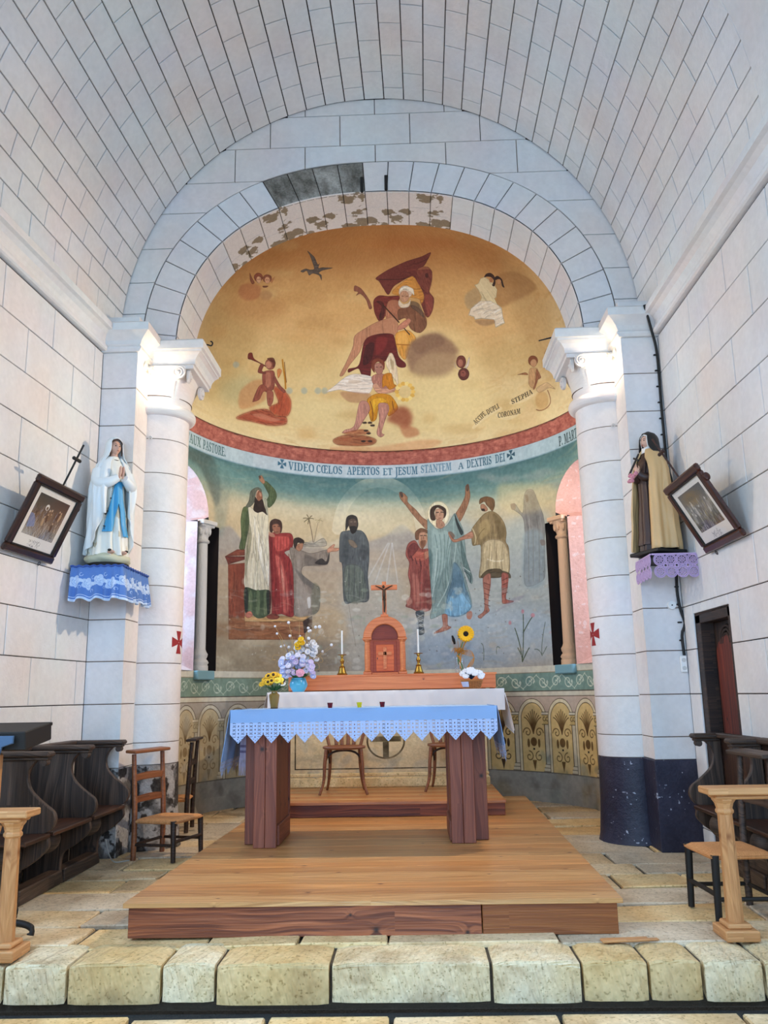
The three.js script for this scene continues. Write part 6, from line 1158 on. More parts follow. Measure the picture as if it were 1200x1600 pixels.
// unseen floodlights added on the back of the arch to brighten the half dome
var ADDED_FLOOD = 9;
function added_floodlight(sd) {
  const x = sd * 2.12, y = 4.1, z = -8.12, t = thing('added_floodlight', sd < 0 ? 'small floodlight unseen behind the column beside the praying statue' : 'small floodlight unseen behind the column with the navy foot', 'added_floodlight', [x, y, z], -sd * 0.9);
  part('housing', bx(0.12, 0.1, 0.06, 0, 0, 0.0, 0.008), M.joint, t); part('lens', bx(0.1, 0.08, 0.004, 0, 0, -0.033, 0.001), new THREE.MeshStandardMaterial({ color: 0xffffff, emissive: new THREE.Color(1, 0.9, 0.74), emissiveIntensity: 4 }), t); part('bracket', bx(0.03, 0.03, 0.12, 0, 0, 0.08), M.joint, t);
  const s = new THREE.SpotLight(new THREE.Color(1, 0.88, 0.72), ADDED_FLOOD, 0, 1.3, 1, 2); s.position.set(x - sd * 0.06, y, z - 0.08); s.target.position.set(-sd * 0.5, 4.2, -10.9); s.castShadow = true; s.shadow.radius = 3; scene.add(s, s.target);
}
added_floodlight(-1); added_floodlight(1);
// ------------------------------------------------------------------ woods, cloths, metals
function woodTex(seed, c0, c1, cd, knots = 4, con = 1, W = 1024, Hh = 256) {
  const A = makeNoise(seed), B = makeNoise(seed + 1), r = rng(seed), K = []; for (let i = 0; i < knots; i++) K.push([r(), r(), 0.012 + r() * 0.02]);
  return tex(W, (u, v) => { let k = 0, wv = v; for (const [x, y, s] of K) { let du = Math.abs(u - x); du = Math.min(du, 1 - du); let dv = v - y; if (dv > 0.5) dv -= 1; if (dv < -0.5) dv += 1; const d = Math.hypot(du * 4, dv) / s; wv += Math.sign(dv || 1) * 0.05 * Math.exp(-d * d / 12); k = Math.max(k, Math.exp(-d * d * 0.8)); }
    const warp = (A(u, v, 2, 3) - 0.5) * 0.35, g1 = B(u, wv + warp, 4, 4, 1, 12), ring = 0.5 + 0.5 * Math.sin((wv * 14 + warp * 26 + g1 * 3) * PI), f = A(u, v, 8, 3, 1, 24) - 0.5, big = B(u, v, 2, 2) - 0.5; const t = clamp(0.5 + (g1 - 0.5) * 1.3 * con + (ring - 0.5) * 0.35 * con + big * 0.8); return [0, 1, 2].map((i) => lerp(lerp(c0[i], c1[i], t) + f * 30 * con, cd[i], k * 0.9)); }, true, Hh);
}
const woodBump = tex(512, (u, v) => { const k = 128 + (N1(u, v, 8, 3, 1, 16) - 0.5) * 150; return [k, k, k]; }, false, 256);
const wm = (t, rough, tint = 0xffffff, bump = 0.002, rx = 0.5, ry = 2) => mat(tint, rough, { map: rep(t, rx, ry), bumpMap: rep(woodBump, rx * 2, ry), bumpScale: bump });
const tPlat = woodTex(101, [162, 110, 62], [222, 172, 112], [80, 44, 26], 3, 0.8), tFas = woodTex(107, [104, 52, 30], [176, 102, 62], [34, 18, 12], 7, 1.3), tTab = woodTex(113, [108, 54, 38], [156, 88, 60], [20, 10, 8], 12, 0.8), tPine = woodTex(127, [186, 128, 78], [222, 168, 112], [140, 86, 46], 2, 0.7), tDark = woodTex(131, [48, 36, 29], [100, 79, 64], [22, 16, 14], 3, 1), tOak = woodTex(137, [206, 112, 60], [240, 152, 92], [96, 46, 26], 2, 0.7), tChair = woodTex(139, [110, 62, 36], [160, 98, 58], [60, 32, 20], 2, 0.8);
M.plat = [wm(tPlat, 0.34), wm(tPlat, 0.34, 0xfaf4ee), wm(tPlat, 0.34, 0xffeedd), wm(tPlat, 0.34, 0xf2e6dc)];
M.fascia = wm(tFas, 0.5); M.fascia2 = wm(tPlat, 0.5, 0xb89070); M.podium = wm(tPlat, 0.4, 0xf0d0c4); M.podFas = wm(tFas, 0.55, 0xe0c8b8); M.table = wm(tTab, 0.55); M.pine = wm(tPine, 0.5); M.stall = wm(tDark, 0.55); M.stallWarm = wm(tDark, 0.5, 0xd8a888); M.oak = wm(tOak, 0.45); M.oakPale = wm(tOak, 0.5, 0xffd8b8); M.chair = wm(tChair, 0.45); M.chairDark = wm(tDark, 0.5, 0xc8b4a4); M.black = mat(0x15120f, 0.6); M.iron = mat(0x1a1816, 0.45);
M.brass = mat(0xb08a3c, 0.32, { metalness: 0.9 }); M.white = mat(0xf0eeea, 0.6);
const weaveB = tex(256, (u, v) => { const k = 128 + 60 * Math.sin(u * 80 * PI) * Math.sin(v * 80 * PI) + (N3(u, v, 32, 2) - 0.5) * 40; return [k, k, k]; }, false);
const cloth = (c, r = 0.9) => mat(c, r, { bumpMap: rep(weaveB, 3), bumpScale: 0.001 });
const uvOff = (g, i) => boxUV(g, 1, i * 0.37, i * 0.613);
// board with its grain along its longest side
function board(w, h, d, i = 0, c = 0.003) { const g = cbox(w, h, d, c); return boxUV(g, 1, i * 0.37 % 2, i * 0.213 % 1, h > w && h > d ? 'y' : d > w ? 'z' : null); }

// ------------------------------------------------------------------ wooden platform
{
  const t = thing('altar_platform', 'broad wooden platform of varnished boards carrying the altar table', 'platform');
  const z0 = -4.735, xl = (z) => -1.314 + 0.024 * (z0 - z), xr = (z) => 1.300 + 0.018 * (z0 - z), N = 31, pw = 0.15;
  for (let i = 0; i < N; i++) { const z = z0 - pw * (i + 0.5), a = xl(z), b = xr(z), zz = z; if (zz < -9.3) break; part('plank', board(b - a, 0.024, pw - 0.0015, i * 1.7, 0.0015), M.plat[(i * 7) % 4], t, [(a + b) / 2, 0.168 + ((i * 13) % 5) * 0.0002, z]); }
  for (const [a, b, m] of [[-1.29, 0.57, M.fascia], [0.575, 1.276, M.fascia2]]) part('fascia_board', board(b - a, 0.153, 0.022, a, 0.003), m, t, [(a + b) / 2, 0.0785, z0 - 0.04]);
  for (const [sd, f] of [[-1, xl], [1, xr]]) { const L = 4.5, m = (f(z0 - 0.06) + f(z0 - 0.06 - L)) / 2; part('fascia_board', board(0.022, 0.153, L, sd, 0.003), M.fascia, t, [m - sd * 0.035, 0.0785, z0 - 0.06 - L / 2], [0, -(f(z0 - L) - f(z0)) / L, 0]); }
  part('bearer', bx(2.3, 0.13, 0.06, 0.02, 0.065, -6.2), M.stall, t); part('bearer', bx(2.3, 0.13, 0.06, 0.04, 0.065, -8.2), M.stall, t);
}
{
  const t = thing('altar_podium', 'low reddish wooden step in front of the old altar', 'podium');
  const x0 = -1.18, x1 = 1.035, zf = -7.81, N = 9, pw = 0.15; for (let i = 0; i < N; i++) part('plank', board(x1 - x0, 0.024, pw - 0.0015, i * 2.3 + 1, 0.0015), [M.podium, M.plat[1]][i % 2], t, [(x0 + x1) / 2, 0.2985, zf - pw * (i + 0.5)]);
  part('fascia_board', board(1.83, 0.1055, 0.02, 4), M.podFas, t, [-0.24, 0.2342, zf - 0.03]); part('fascia_board', board(0.35, 0.1055, 0.02, 9), M.podFas, t, [0.853, 0.2342, zf - 0.03]);
  for (const x of [x0 + 0.03, x1 - 0.03]) part('fascia_board', board(0.02, 0.1055, 1.28, x), M.podFas, t, [x, 0.2342, zf - 0.69]);
}
// ------------------------------------------------------------------ altar table
{
  const t = thing('altar_table', 'heavy dark wooden altar table on two slab legs', 'table');
  const y0 = 0.181, yt = 1.09;
  for (const [xa, xb, xo, zf, zo, zb, sd] of [[-0.922, -0.755, -1.013, -6.33, -6.49, -7.03, -1], [0.494, 0.671, 0.772, -6.43, -6.57, -7.13, 1]]) {
    const l = new THREE.Group(); l.name = 'leg'; t.add(l); const h = yt - y0, ym = (yt + y0) / 2, w = (xb - xa) / 2;
    part('board', board(w - 0.002, h, 0.04, xa), M.table, l, [xa + w / 2, ym, zf - 0.02]); part('board', board(w - 0.002, h, 0.04, xb + 2), M.table, l, [xa + w * 1.5, ym, zf - 0.02]);
    part('board', board(0.04, h, zf - zb - 0.08, xo), M.table, l, [sd < 0 ? xb - 0.03 : xa + 0.03, ym, (zf + zb) / 2]); part('board', board(0.04, h, zf - zb - 0.08, xo + 4), M.table, l, [sd < 0 ? xa + 0.022 : xb - 0.022, ym, (zf + zb) / 2]);
    part('board', board(xb - xa, h, 0.04, xb), M.table, l, [(xa + xb) / 2, ym, zb + 0.02]); part('board', board(Math.abs(xo - (sd < 0 ? xa : xb)), h - 0.002, 0.36, xo + 1), M.table, l, [(xo + (sd < 0 ? xa : xb)) / 2, ym, zo - 0.18]);
    part('foot_rail', board(0.02, 0.14, zf - zb - 0.16, 3), M.table, l, [sd < 0 ? xb : xa, y0 + 0.075, (zf + zb) / 2]);
  }
  part('tabletop', board(1.86, 0.05, 0.82, 1), M.table, t, [-0.123, 1.113, -6.69]);
}
{ // its cloth: top, falling sides, lace border of points
  const t = thing('altar_cloth', 'altar cloth with blue daylight in its colour and a pointed lace border on the table', 'tablecloth'), cm = cloth(0x90b2de);  // blue of the daylight put into the cloth and lace colours
  const xa = -1.085, xb = 0.84, zf = -6.262, zb = -7.115, yt = 1.142;
  const lc = (() => { const [c, x] = canvas(512, 256); x.fillStyle = '#fff'; x.fillRect(0, 0, 512, 256); x.fillStyle = '#000'; x.strokeStyle = '#000'; for (let i = 0; i < 8; i++) for (let j = 0; j < 4; j++) { const X = i * 64 + 32, Y = 22 + j * 40; x.lineWidth = 5; x.beginPath(); x.ellipse(X, Y, 13, 16, 0, 0.5, 2.6); x.stroke(); x.beginPath(); x.ellipse(X, Y, 13, 16, 0, 3.7, 5.8); x.stroke(); x.beginPath(); x.ellipse(X + 32, Y + 18, 4, 9, 0, 0, 7); x.fill(); } for (let i = 0; i < 17; i++) for (let j = 0; j < 5; j++) { x.beginPath(); x.ellipse(i * 30.1 + (j % 2) * 15, 182 + j * 15, 4.5, 3.5, 0, 0, 7); x.fill(); } const q = new THREE.CanvasTexture(c); q.wrapS = q.wrapT = THREE.RepeatWrapping; return q; })();
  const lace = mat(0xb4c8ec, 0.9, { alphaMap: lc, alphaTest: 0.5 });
  const wav = (s, y) => 0.006 * Math.sin(s * 9) + 0.004 * Math.sin(s * 23 + 1) + (yt - y) * 0.03;
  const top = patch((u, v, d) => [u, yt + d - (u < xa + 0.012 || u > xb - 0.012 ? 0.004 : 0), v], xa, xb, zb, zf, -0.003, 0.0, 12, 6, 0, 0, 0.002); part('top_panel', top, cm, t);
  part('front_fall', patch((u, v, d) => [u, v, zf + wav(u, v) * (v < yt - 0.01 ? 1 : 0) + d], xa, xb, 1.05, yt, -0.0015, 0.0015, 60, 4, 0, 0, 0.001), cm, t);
  const zig = (s0, s1, n, yT, yv, yp, pos) => { const P = [], U = [], I = []; const per = 5, N = n * 4, row = (s, y, ut, vt) => { P.push(...pos(s, y)); U.push(ut, vt); }; for (let i = 0; i <= N; i++) { const s = lerp(s0, s1, i / N), ph = (i % 4) / 4, tri = 1 - Math.abs(ph - 0.5) * 2, yb = lerp(yv, yp, tri); for (let k = 0; k <= per; k++) { const y = lerp(yT, yb, k / per); row(s, y, (s - s0) / 0.48, 1 - (yT - y) / 0.165); } } for (let i = 0; i < N; i++) for (let k = 0; k < per; k++) { const a = i * (per + 1) + k, b = a + per + 1; I.push(a, b, b + 1, a, b + 1, a + 1); } const g = new THREE.BufferGeometry(); g.setAttribute('position', new THREE.Float32BufferAttribute(P, 3)); g.setAttribute('uv', new THREE.Float32BufferAttribute(U, 2)); g.setIndex(I); g.computeVertexNormals(); return g; };
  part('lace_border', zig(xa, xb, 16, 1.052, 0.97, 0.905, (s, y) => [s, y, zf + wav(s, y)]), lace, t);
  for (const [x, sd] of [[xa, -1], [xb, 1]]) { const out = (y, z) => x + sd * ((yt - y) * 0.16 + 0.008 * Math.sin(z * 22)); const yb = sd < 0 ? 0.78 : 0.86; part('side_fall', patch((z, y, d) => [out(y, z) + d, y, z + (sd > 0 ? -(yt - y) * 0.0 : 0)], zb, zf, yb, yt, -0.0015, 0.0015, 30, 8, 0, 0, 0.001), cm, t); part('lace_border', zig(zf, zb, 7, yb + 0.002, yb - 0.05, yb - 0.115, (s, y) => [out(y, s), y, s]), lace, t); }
}
{ // fringed white scarf under the left end
  const t = thing('fringed_scarf', 'lilac white fringed scarf hanging under the table beside the leg', 'scarf', [-1.052, 0, -6.6]);
  const mm = cloth(0xcfc4dc); part('fabric', patch((u, v, d) => [u + (v - 1.08) * 0.02, v, 0.012 * Math.sin(u * 70) + d], -0.024, 0.036, 0.78, 1.084, -0.002, 0.002, 18, 4, 0, 0, 0.001), mm, t);
  for (const y of [0.86, 0.82]) part('stripe', patch((u, v, d) => [u + (v - 1.08) * 0.02, v, 0.012 * Math.sin(u * 70) + d], -0.024, 0.036, y, y + 0.018, -0.0035, 0.0035, 18, 1), cloth(0x8a7c9c), t);
  const fr = []; for (let i = 0; i < 22; i++) { const x = -0.03 + i * 0.003; fr.push(limb([[x, 0.785, 0], [x + 0.003 * Math.sin(i * 3), 0.73, 0.004], [x + 0.006 * Math.sin(i * 5), 0.655, 0]], [0.0022, 0.0022, 0.0012], 4, 4)); } part('fringe', fr, cloth(0xd8d0e4), t).userData.kind = 'stuff';
}
{ // small things on the altar table
  for (const [x, c, lab] of [[-0.376, 0x7c1420, 'small dark red glass votive cup on the altar table cloth near the brass vase'], [-0.158, 0xe8d820, 'small yellow glass votive cup between two red ones'], [0.012, 0x7c1420, 'small dark red glass votive cup right of the yellow one']]) {
    const t = thing('votive_cup', lab, 'votive cup', [x, 1.1425, -6.42], 0, 'votive cups on the altar table'); part('glass', latheHard([[0, 0], [0.015, 0], [0.016, 0.003], [0.021, 0.038], [0.0195, 0.038], [0.0145, 0.006], [0, 0.005]], 18), phys(c, 0.15, { transmission: 0.35, thickness: 0.002, ior: 1.45 }), t); part('candle', cyl(0.0125, 0.016, 0.022, 0, 0.006, 0, 14), mat(c, 0.6), t); }
}
// ------------------------------------------------------------------ old altar against the apse
{
  const t = thing('old_altar', 'painted stone altar with a cross in a circle on its front', 'altar', [-0.035, 0.3112, 0]);
  const zf = -9.0, [c, x] = canvas(1024, 512);
  x.fillStyle = '#eccf9e'; x.fillRect(0, 0, 1024, 512); const sx = 1024 / 2.05, X = (v) => (v + 1.025) * sx, Y = (y) => 512 - y * 512 / 0.92; x.strokeStyle = '#4a3a24'; x.lineWidth = 6; x.strokeRect(X(-0.95), Y(0.8), X(0.94) - X(-0.95), Y(0.185) - Y(0.8)); x.strokeStyle = '#5a4628'; x.lineWidth = 9; x.beginPath(); x.arc(X(-0.015), Y(0.455), 0.19 * sx, 0, 7); x.stroke(); x.fillStyle = '#4a3a20'; x.fillRect(X(-0.045), Y(0.62), 0.06 * sx, (0.33) * 512 / 0.92); x.fillRect(X(-0.17), Y(0.5), 0.31 * sx, 0.05 * 512 / 0.92); x.strokeStyle = '#8a7440'; x.lineWidth = 3; x.strokeRect(X(-0.17), Y(0.5), 0.31 * sx, 0.05 * 512 / 0.92);
  const rs = rng(8); for (let i = 0; i < 120; i++) { x.globalAlpha = 0.25; x.fillStyle = ['#c4a878', '#e4cca4', '#b8b4a4', '#a8987c'][i % 4]; x.filter = 'blur(5px)'; x.beginPath(); x.ellipse(rs() * 1024, rs() * 512, 20 + rs() * 60, 8 + rs() * 24, rs() * 3, 0, 7); x.fill(); } x.filter = 'none'; x.globalAlpha = 1; mottle(c, x, 30, 61, 6);
  const body = cbox(2.05, 0.92, 0.7, 0.006); const uv = body.attributes.uv, p = body.attributes.position; for (let i = 0; i < uv.count; i++) uv.setXY(i, (p.getX(i) + 1.025) / 2.05, (p.getY(i) + 0.46) / 0.92); part('body', body, mat(0xffffff, 0.85, { map: canvasTex(c), bumpMap: rep(plasterB, 3), bumpScale: 0.004 }), t, [0, 0.46, zf - 0.35]);
  const pm = mat(0xffffff, 0.9, { map: rep(slabs[0], 0.8), bumpMap: rep(plasterB, 2), bumpScale: 0.006 }); part('plinth', boxUV(bx(2.08, 0.1, 0.73, 0, 0.05, zf - 0.35, 0.012)), pm, t); part('plinth_moulding', boxUV(bx(2.065, 0.05, 0.715, 0, 0.125, zf - 0.35, 0.015)), pm, t);
  part('mensa', boxUV(bx(2.36, 0.06, 0.78, -0.01, 0.93, zf - 0.36, 0.01)), pm, t);
}
{
  const t = thing('white_altar_cloth', 'white crumpled linen cloth covering the old altar', 'altar cloth'), lm = mat(0xfaf6f6, 0.85), yt = 1.276, xa = -1.27, xb = 1.185, zf = -8.955, zb = -9.76;
  const cr = (u, v) => 0.002 * Math.sin(u * 41 + v * 5) + 0.0025 * Math.sin(u * 19 - v * 3) + 0.005 * N1(u * 0.3 + 1, v * 0.3, 8, 3);
  part('top_panel', patch((u, v, d) => [u, yt + d, v], xa, xb, zb, zf, -0.003, 0, 8, 4, 0, 0, 0.002), lm, t);
  part('front_fall', patch((u, v, d) => [u, v, zf + cr(u, v * 3 + u) * (yt - v > 0.01 ? 1.4 : 0) + (yt - v) * 0.04 + d], xa, xb, 1.06, yt, -0.001, 0.001, 120, 10, 0, 0, 0.0005), lm, t);
  for (const [x, sd] of [[xa, -1], [xb, 1]]) part('side_fall', patch((z, y, d) => [x + sd * ((yt - y) * 0.2 + 0.012 * Math.sin(z * 30 + y * 6)) + d, y - (sd > 0 ? (z - zb) * 0.06 : 0), z], zb, zf + 0.01, sd > 0 ? 0.9 : 0.95, yt, -0.001, 0.001, 50, 10, 0, 0, 0.0005), lm, t);
  const fr = []; for (let i = 0; i < 60; i++) { const z = lerp(zb, zf, i / 59); fr.push(limb([[xb + 0.075, 0.9 - (z - zb) * 0.06, z], [xb + 0.08, 0.87 - (z - zb) * 0.06, z + 0.004 * Math.sin(i * 4)]], [0.003, 0.001], 2, 4)); } part('fringe', fr, lm, t).userData.kind = 'stuff';
}
{
  const t = thing('altar_shelf', 'long orange brown wooden shelf box behind the white altar cloth', 'shelf', [0, 0, 0]);
  part('front_board', board(2.35, 0.15, 0.022, 3), M.oak, t, [0.005, 1.365, -9.775]); part('top_board', board(2.38, 0.022, 0.5, 5), M.oak, t, [0.005, 1.45, -10.02]); for (const x of [-1.15, 1.16]) part('end_board', board(0.022, 0.16, 0.46, x), M.oakPale, t, [x, 1.36, -10.02]); part('back_foot', bx(2.2, 0.3, 0.04, 0, 1.3, -10.22), M.oak, t);
}
// ------------------------------------------------------------------ tabernacle, crucifix, candlesticks
{
  const t = thing('tabernacle', 'arched wooden tabernacle with two columns and a cross on its door', 'tabernacle', [-0.07, 1.462, -9.98]);
  const arch = (r, y0, ys, n = 24) => { const o = [[-r, y0]]; for (let i = 0; i <= n; i++) { const a = PI - i / n * PI; o.push([Math.cos(a) * r, ys + Math.sin(a) * r]); } o.push([r, y0]); return o; };
  part('body', boxUV(prism(arch(0.19, 0, 0.42), 0.2, 0.003).translate(0, 0, -0.12)), wm(tOak, 0.5, 0xc89888), t);
  const hoop = (() => { const o = arch(0.25, 0.415, 0.415), i2 = arch(0.155, 0.415, 0.415).reverse(); return prism([...o, ...i2], 0.16, 0.008); })(); part('arch', boxUV(hoop.translate(0, 0, -0.04)), M.oak, t);
  for (const x of [-0.205, 0.205]) { const c = part('column', lathe([[0.031, 0.05], [0.034, 0.2], [0.03, 0.375]], 18), M.oak, t, [x, 0, 0.075]); part('base', bx(0.095, 0.03, 0.08, 0, 0.015, 0, 0.004), M.oak, c); part('ring', lathe([[0.03, 0.03], [0.042, 0.033], [0.042, 0.045], [0.032, 0.052]], 18), M.oak, c); part('capital', [lathe([[0.03, 0.37], [0.038, 0.376], [0.042, 0.39], [0.04, 0.394]], 18), bx(0.105, 0.022, 0.09, 0, 0.404, 0, 0.004)], M.oak, c); }
  part('panel', bx(0.27, 0.36, 0.012, 0, 0.2, 0.084, 0.004), wm(tOak, 0.5, 0xb88470), t); const d = part('door', boxUV(bx(0.205, 0.3, 0.016, 0, 0.185, 0.092, 0.004)), M.oakPale, t); part('cross', [bx(0.042, 0.25, 0.014, 0, 0.185, 0.105, 0.004), bx(0.16, 0.046, 0.014, 0, 0.235, 0.105, 0.004)], M.oak, d); part('keyhole', bx(0.01, 0.02, 0.004, -0.088, 0.18, 0.101), M.iron, d);
  part('plinth', bx(0.3, 0.02, 0.2, 0, 0.01, 0.02), M.oak, t); part('back_niche', prism(arch(0.15, 0.4, 0.415), 0.012, 0.001).translate(0, 0, 0.082), wm(tOak, 0.5, 0x9a6858), t);
}
{
  const t = thing('crucifix', 'wooden crucifix with a dark bronze figure standing on the tabernacle', 'crucifix', [-0.07, 2.135, -9.98]);
  part('upright', boxUV(bx(0.05, 0.41, 0.03, 0, 0.205, 0, 0.004), 1, 0, 0, 'y'), M.oak, t); part('crossbar', boxUV(bx(0.31, 0.06, 0.03, 0, 0.34, 0.002, 0.004)), M.oak, t); part('foot', bx(0.09, 0.025, 0.09, 0, 0.006, 0, 0.004), M.oak, t);
  const bz = mat(0x4a3626, 0.4, { metalness: 0.6 }); part('corpus', [limb([[0, 0.31, 0.028], [0, 0.25, 0.036], [0, 0.2, 0.03], [0.004, 0.13, 0.034], [0, 0.07, 0.028], [0, 0.045, 0.034]], [0.016, 0.02, 0.014, 0.013, 0.009, 0.007], 18, 8), limb([[0, 0.305, 0.03], [-0.05, 0.335, 0.028], [-0.1, 0.36, 0.024]], [0.01, 0.008, 0.005], 10, 6), limb([[0, 0.305, 0.03], [0.05, 0.335, 0.028], [0.1, 0.36, 0.024]], [0.01, 0.008, 0.005], 10, 6), ball(0.017, -0.006, 0.345, 0.04, 0.9, 1.15, 1), limb([[-0.018, 0.2, 0.04], [0.018, 0.19, 0.04]], [0.013, 0.013], 4, 8)], bz, t);
}
for (const [x, lab] of [[-0.57, 'brass candlestick with a white candle beside the blue vase bouquet'], [0.315, 'brass candlestick with a white candle beside the sunflower']]) {
  const t = thing('candlestick', lab, 'candlestick', [x, 1.462, -9.93], 0, 'candlesticks on the altar shelf');
  part('stem', latheHard([[0, 0], [0.058, 0], [0.062, 0.012], [0.05, 0.022], [0.038, 0.06], [0.03, 0.085], [0.036, 0.095], [0.02, 0.105], [0.014, 0.125], [0.027, 0.16], [0.014, 0.19], [0.012, 0.2], [0.02, 0.21], [0.02, 0.225], [0, 0.225]], 22, 0.5), M.brass, t); part('drip_pan', latheHard([[0, 0.223], [0.05, 0.228], [0.054, 0.234], [0.048, 0.236], [0, 0.23]], 22), M.brass, t); part('candle', [cyl(0.011, 0.0105, 0.275, 0, 0.232, 0, 14), ball(0.0105, 0, 0.507, 0, 1, 0.5, 1)], mat(0xf4f2ea, 0.5), t); part('wick', cyl(0.0015, 0.001, 0.016, 0, 0.508, 0, 6), M.black, t);
}
// ------------------------------------------------------------------ bentwood chairs
function bentwood(lab, pos, turn) {
  const t = thing('bentwood_chair', lab, 'chair', pos, turn, 'bentwood chairs behind the altar table'), m = M.chair;
  part('seat', boxUV(mv(latheHard([[0, 0.412], [0.17, 0.412], [0.205, 0.418], [0.21, 0.43], [0.205, 0.44], [0.18, 0.443], [0.16, 0.436], [0, 0.434]], 30)).scale(1, 1, 0.98)), m, t);
  for (const s of [-1, 1]) { part('front_leg', limb([[s * 0.165, 0.415, 0.12], [s * 0.178, 0.3, 0.14], [s * 0.19, 0.12, 0.16], [s * 0.225, 0.008, 0.2]], [0.019, 0.017, 0.014, 0.013], 16, 10), m, t); part('back_leg', limb([[s * 0.145, 0.415, -0.15], [s * 0.15, 0.25, -0.18], [s * 0.165, 0.1, -0.215], [s * 0.185, 0.008, -0.26]], [0.018, 0.016, 0.014, 0.012], 16, 10), m, t); }
  part('front_hoop', tube([[-0.178, 0.26, 0.135], [-0.165, 0.33, 0.12], [-0.11, 0.385, 0.1], [0, 0.405, 0.095], [0.11, 0.385, 0.1], [0.165, 0.33, 0.12], [0.178, 0.26, 0.135]], 0.0105, 40, 8), M.chairDark, t);
  for (const s of [-1, 1]) part('side_hoop', tube([[s * 0.18, 0.26, 0.135], [s * 0.17, 0.34, 0.09], [s * 0.16, 0.395, 0], [s * 0.155, 0.34, -0.1], [s * 0.152, 0.26, -0.18]], 0.0105, 30, 8), M.chairDark, t);
  part('back_frame', tube([[-0.15, 0.42, -0.15], [-0.185, 0.55, -0.19], [-0.2, 0.66, -0.22], [-0.15, 0.75, -0.24], [0, 0.78, -0.25], [0.15, 0.75, -0.24], [0.2, 0.66, -0.22], [0.185, 0.55, -0.19], [0.15, 0.42, -0.15]], 0.0155, 60, 10), m, t);
  for (const x of [-0.085, -0.03, 0.03, 0.085]) part('back_slat', limb([[x, 0.43, -0.17], [x * 1.15, 0.6, -0.21], [x * 1.2, 0.765, -0.245]], [0.011, 0.011, 0.009], 10, 8, [1.6, 0.6]), m, t);
}
bentwood('bentwood chair in full view under the middle of the altar table', [-0.44, 0.311, -8.5], 0.03);
bentwood('bentwood chair half hidden behind the altar table leg', [0.58, 0.311, -8.66], -0.08);
// ------------------------------------------------------------------ choir stalls
function stalls(sd, zs, zEnd, label) {
  const t = thing('choir_stall', label, 'choir stall'), wx = (z) => (sd < 0 ? wxL(z) : wxR(z));
  const prof = (d) => { // outline from the wall (0) outwards to d, in (x, y)
    const c = spline([[d - 0.035, 0.885], [d - 0.09, 0.86], [d - 0.135, 0.79], [d - 0.12, 0.7], [d - 0.06, 0.635], [d - 0.015, 0.6], [d + 0.045, 0.55], [d + 0.055, 0.49], [d + 0.02, 0.44], [d - 0.02, 0.425]], 34);
    const b = spline([[d + 0.015, 0.4], [d + 0.02, 0.35], [d - 0.03, 0.29], [d - 0.1, 0.24], [d - 0.16, 0.2], [d - 0.175, 0.1], [d - 0.16, 0.02]], 22);
    return [[0, 0.004], [0, 0.885], ...c, [d - 0.02, 0.4], ...b, [d - 0.16, 0.004]];
  };
  zs.forEach((z, i) => {
    const x0 = wx(z) - sd * 0.03, d = Math.abs(x0) - (sd < 0 ? 2.045 : 2.24), g = prism(prof(d), 0.042, 0.005); part('partition', boxUV(sd > 0 ? unmirror(g.scale(-1, 1, 1)) : g, 1, i * 0.7, i * 0.3, 'y'), M.stall, t, [x0, 0, z - 0.021]);
    const cap = part('arm_cap', boxUV(bx(d + 0.01, 0.035, 0.11, 0, 0, 0, 0.012)), M.stall, t, [x0 - sd * (d / 2), 0.902, z]); part('cap_moulding', bx(d - 0.02, 0.02, 0.075, 0, -0.026, 0, 0.006), M.stall, cap); part('scroll', mv(new THREE.CylinderGeometry(0.022, 0.022, 0.06, 14), -sd * (d / 2 - 0.04), -0.05, 0, PI / 2), M.stall, cap);
    const zn = i < zs.length - 1 ? zs[i + 1] : zEnd, L = zn - z - 0.05, zm = (z + zn) / 2, xs = wx(zm) - sd * 0.02, ds = Math.abs(xs) - (sd < 0 ? 2.01 : 2.2);
    part('seat', boxUV(bx(ds, 0.026, L, xs - sd * ds / 2, 0.42, zm, 0.006), 1, 0, i * 0.4, 'z'), M.stallWarm, t);
    part('back_panel', boxUV(bx(0.025, 0.46, L, xs + sd * 0.0, 0.665, zm, 0.004), 1, i, 0, 'y'), M.stallWarm, t); part('back_rail', boxUV(bx(0.07, 0.035, L + 0.04, xs - sd * 0.02, 0.905, zm, 0.008), 1, 0, 0, 'z'), M.stall, t);
    part('under_panel', boxUV(bx(0.025, 0.38, L, xs - sd * 0.02, 0.21, zm, 0.004)), M.stall, t);
    part('misericord', mv(ball(0.11, 0, 0, 0, 0.9, 0.8, 0.85, 16, 12), xs - sd * (ds * 0.62), 0.34, zm), M.stall, t); part('plinth_beam', boxUV(bx(0.1, 0.09, L, xs - sd * (ds - 0.24), 0.047, zm, 0.008), 1, 0, 0, 'z'), M.stall, t);
  });
}
stalls(-1, [-6.84, -6.15, -5.46], -5.06, 'row of dark carved wooden choir stalls under the picture beside the praying statue');
stalls(1, [-6.36, -5.66], -4.98, 'row of dark carved wooden choir stalls under the low dark door');

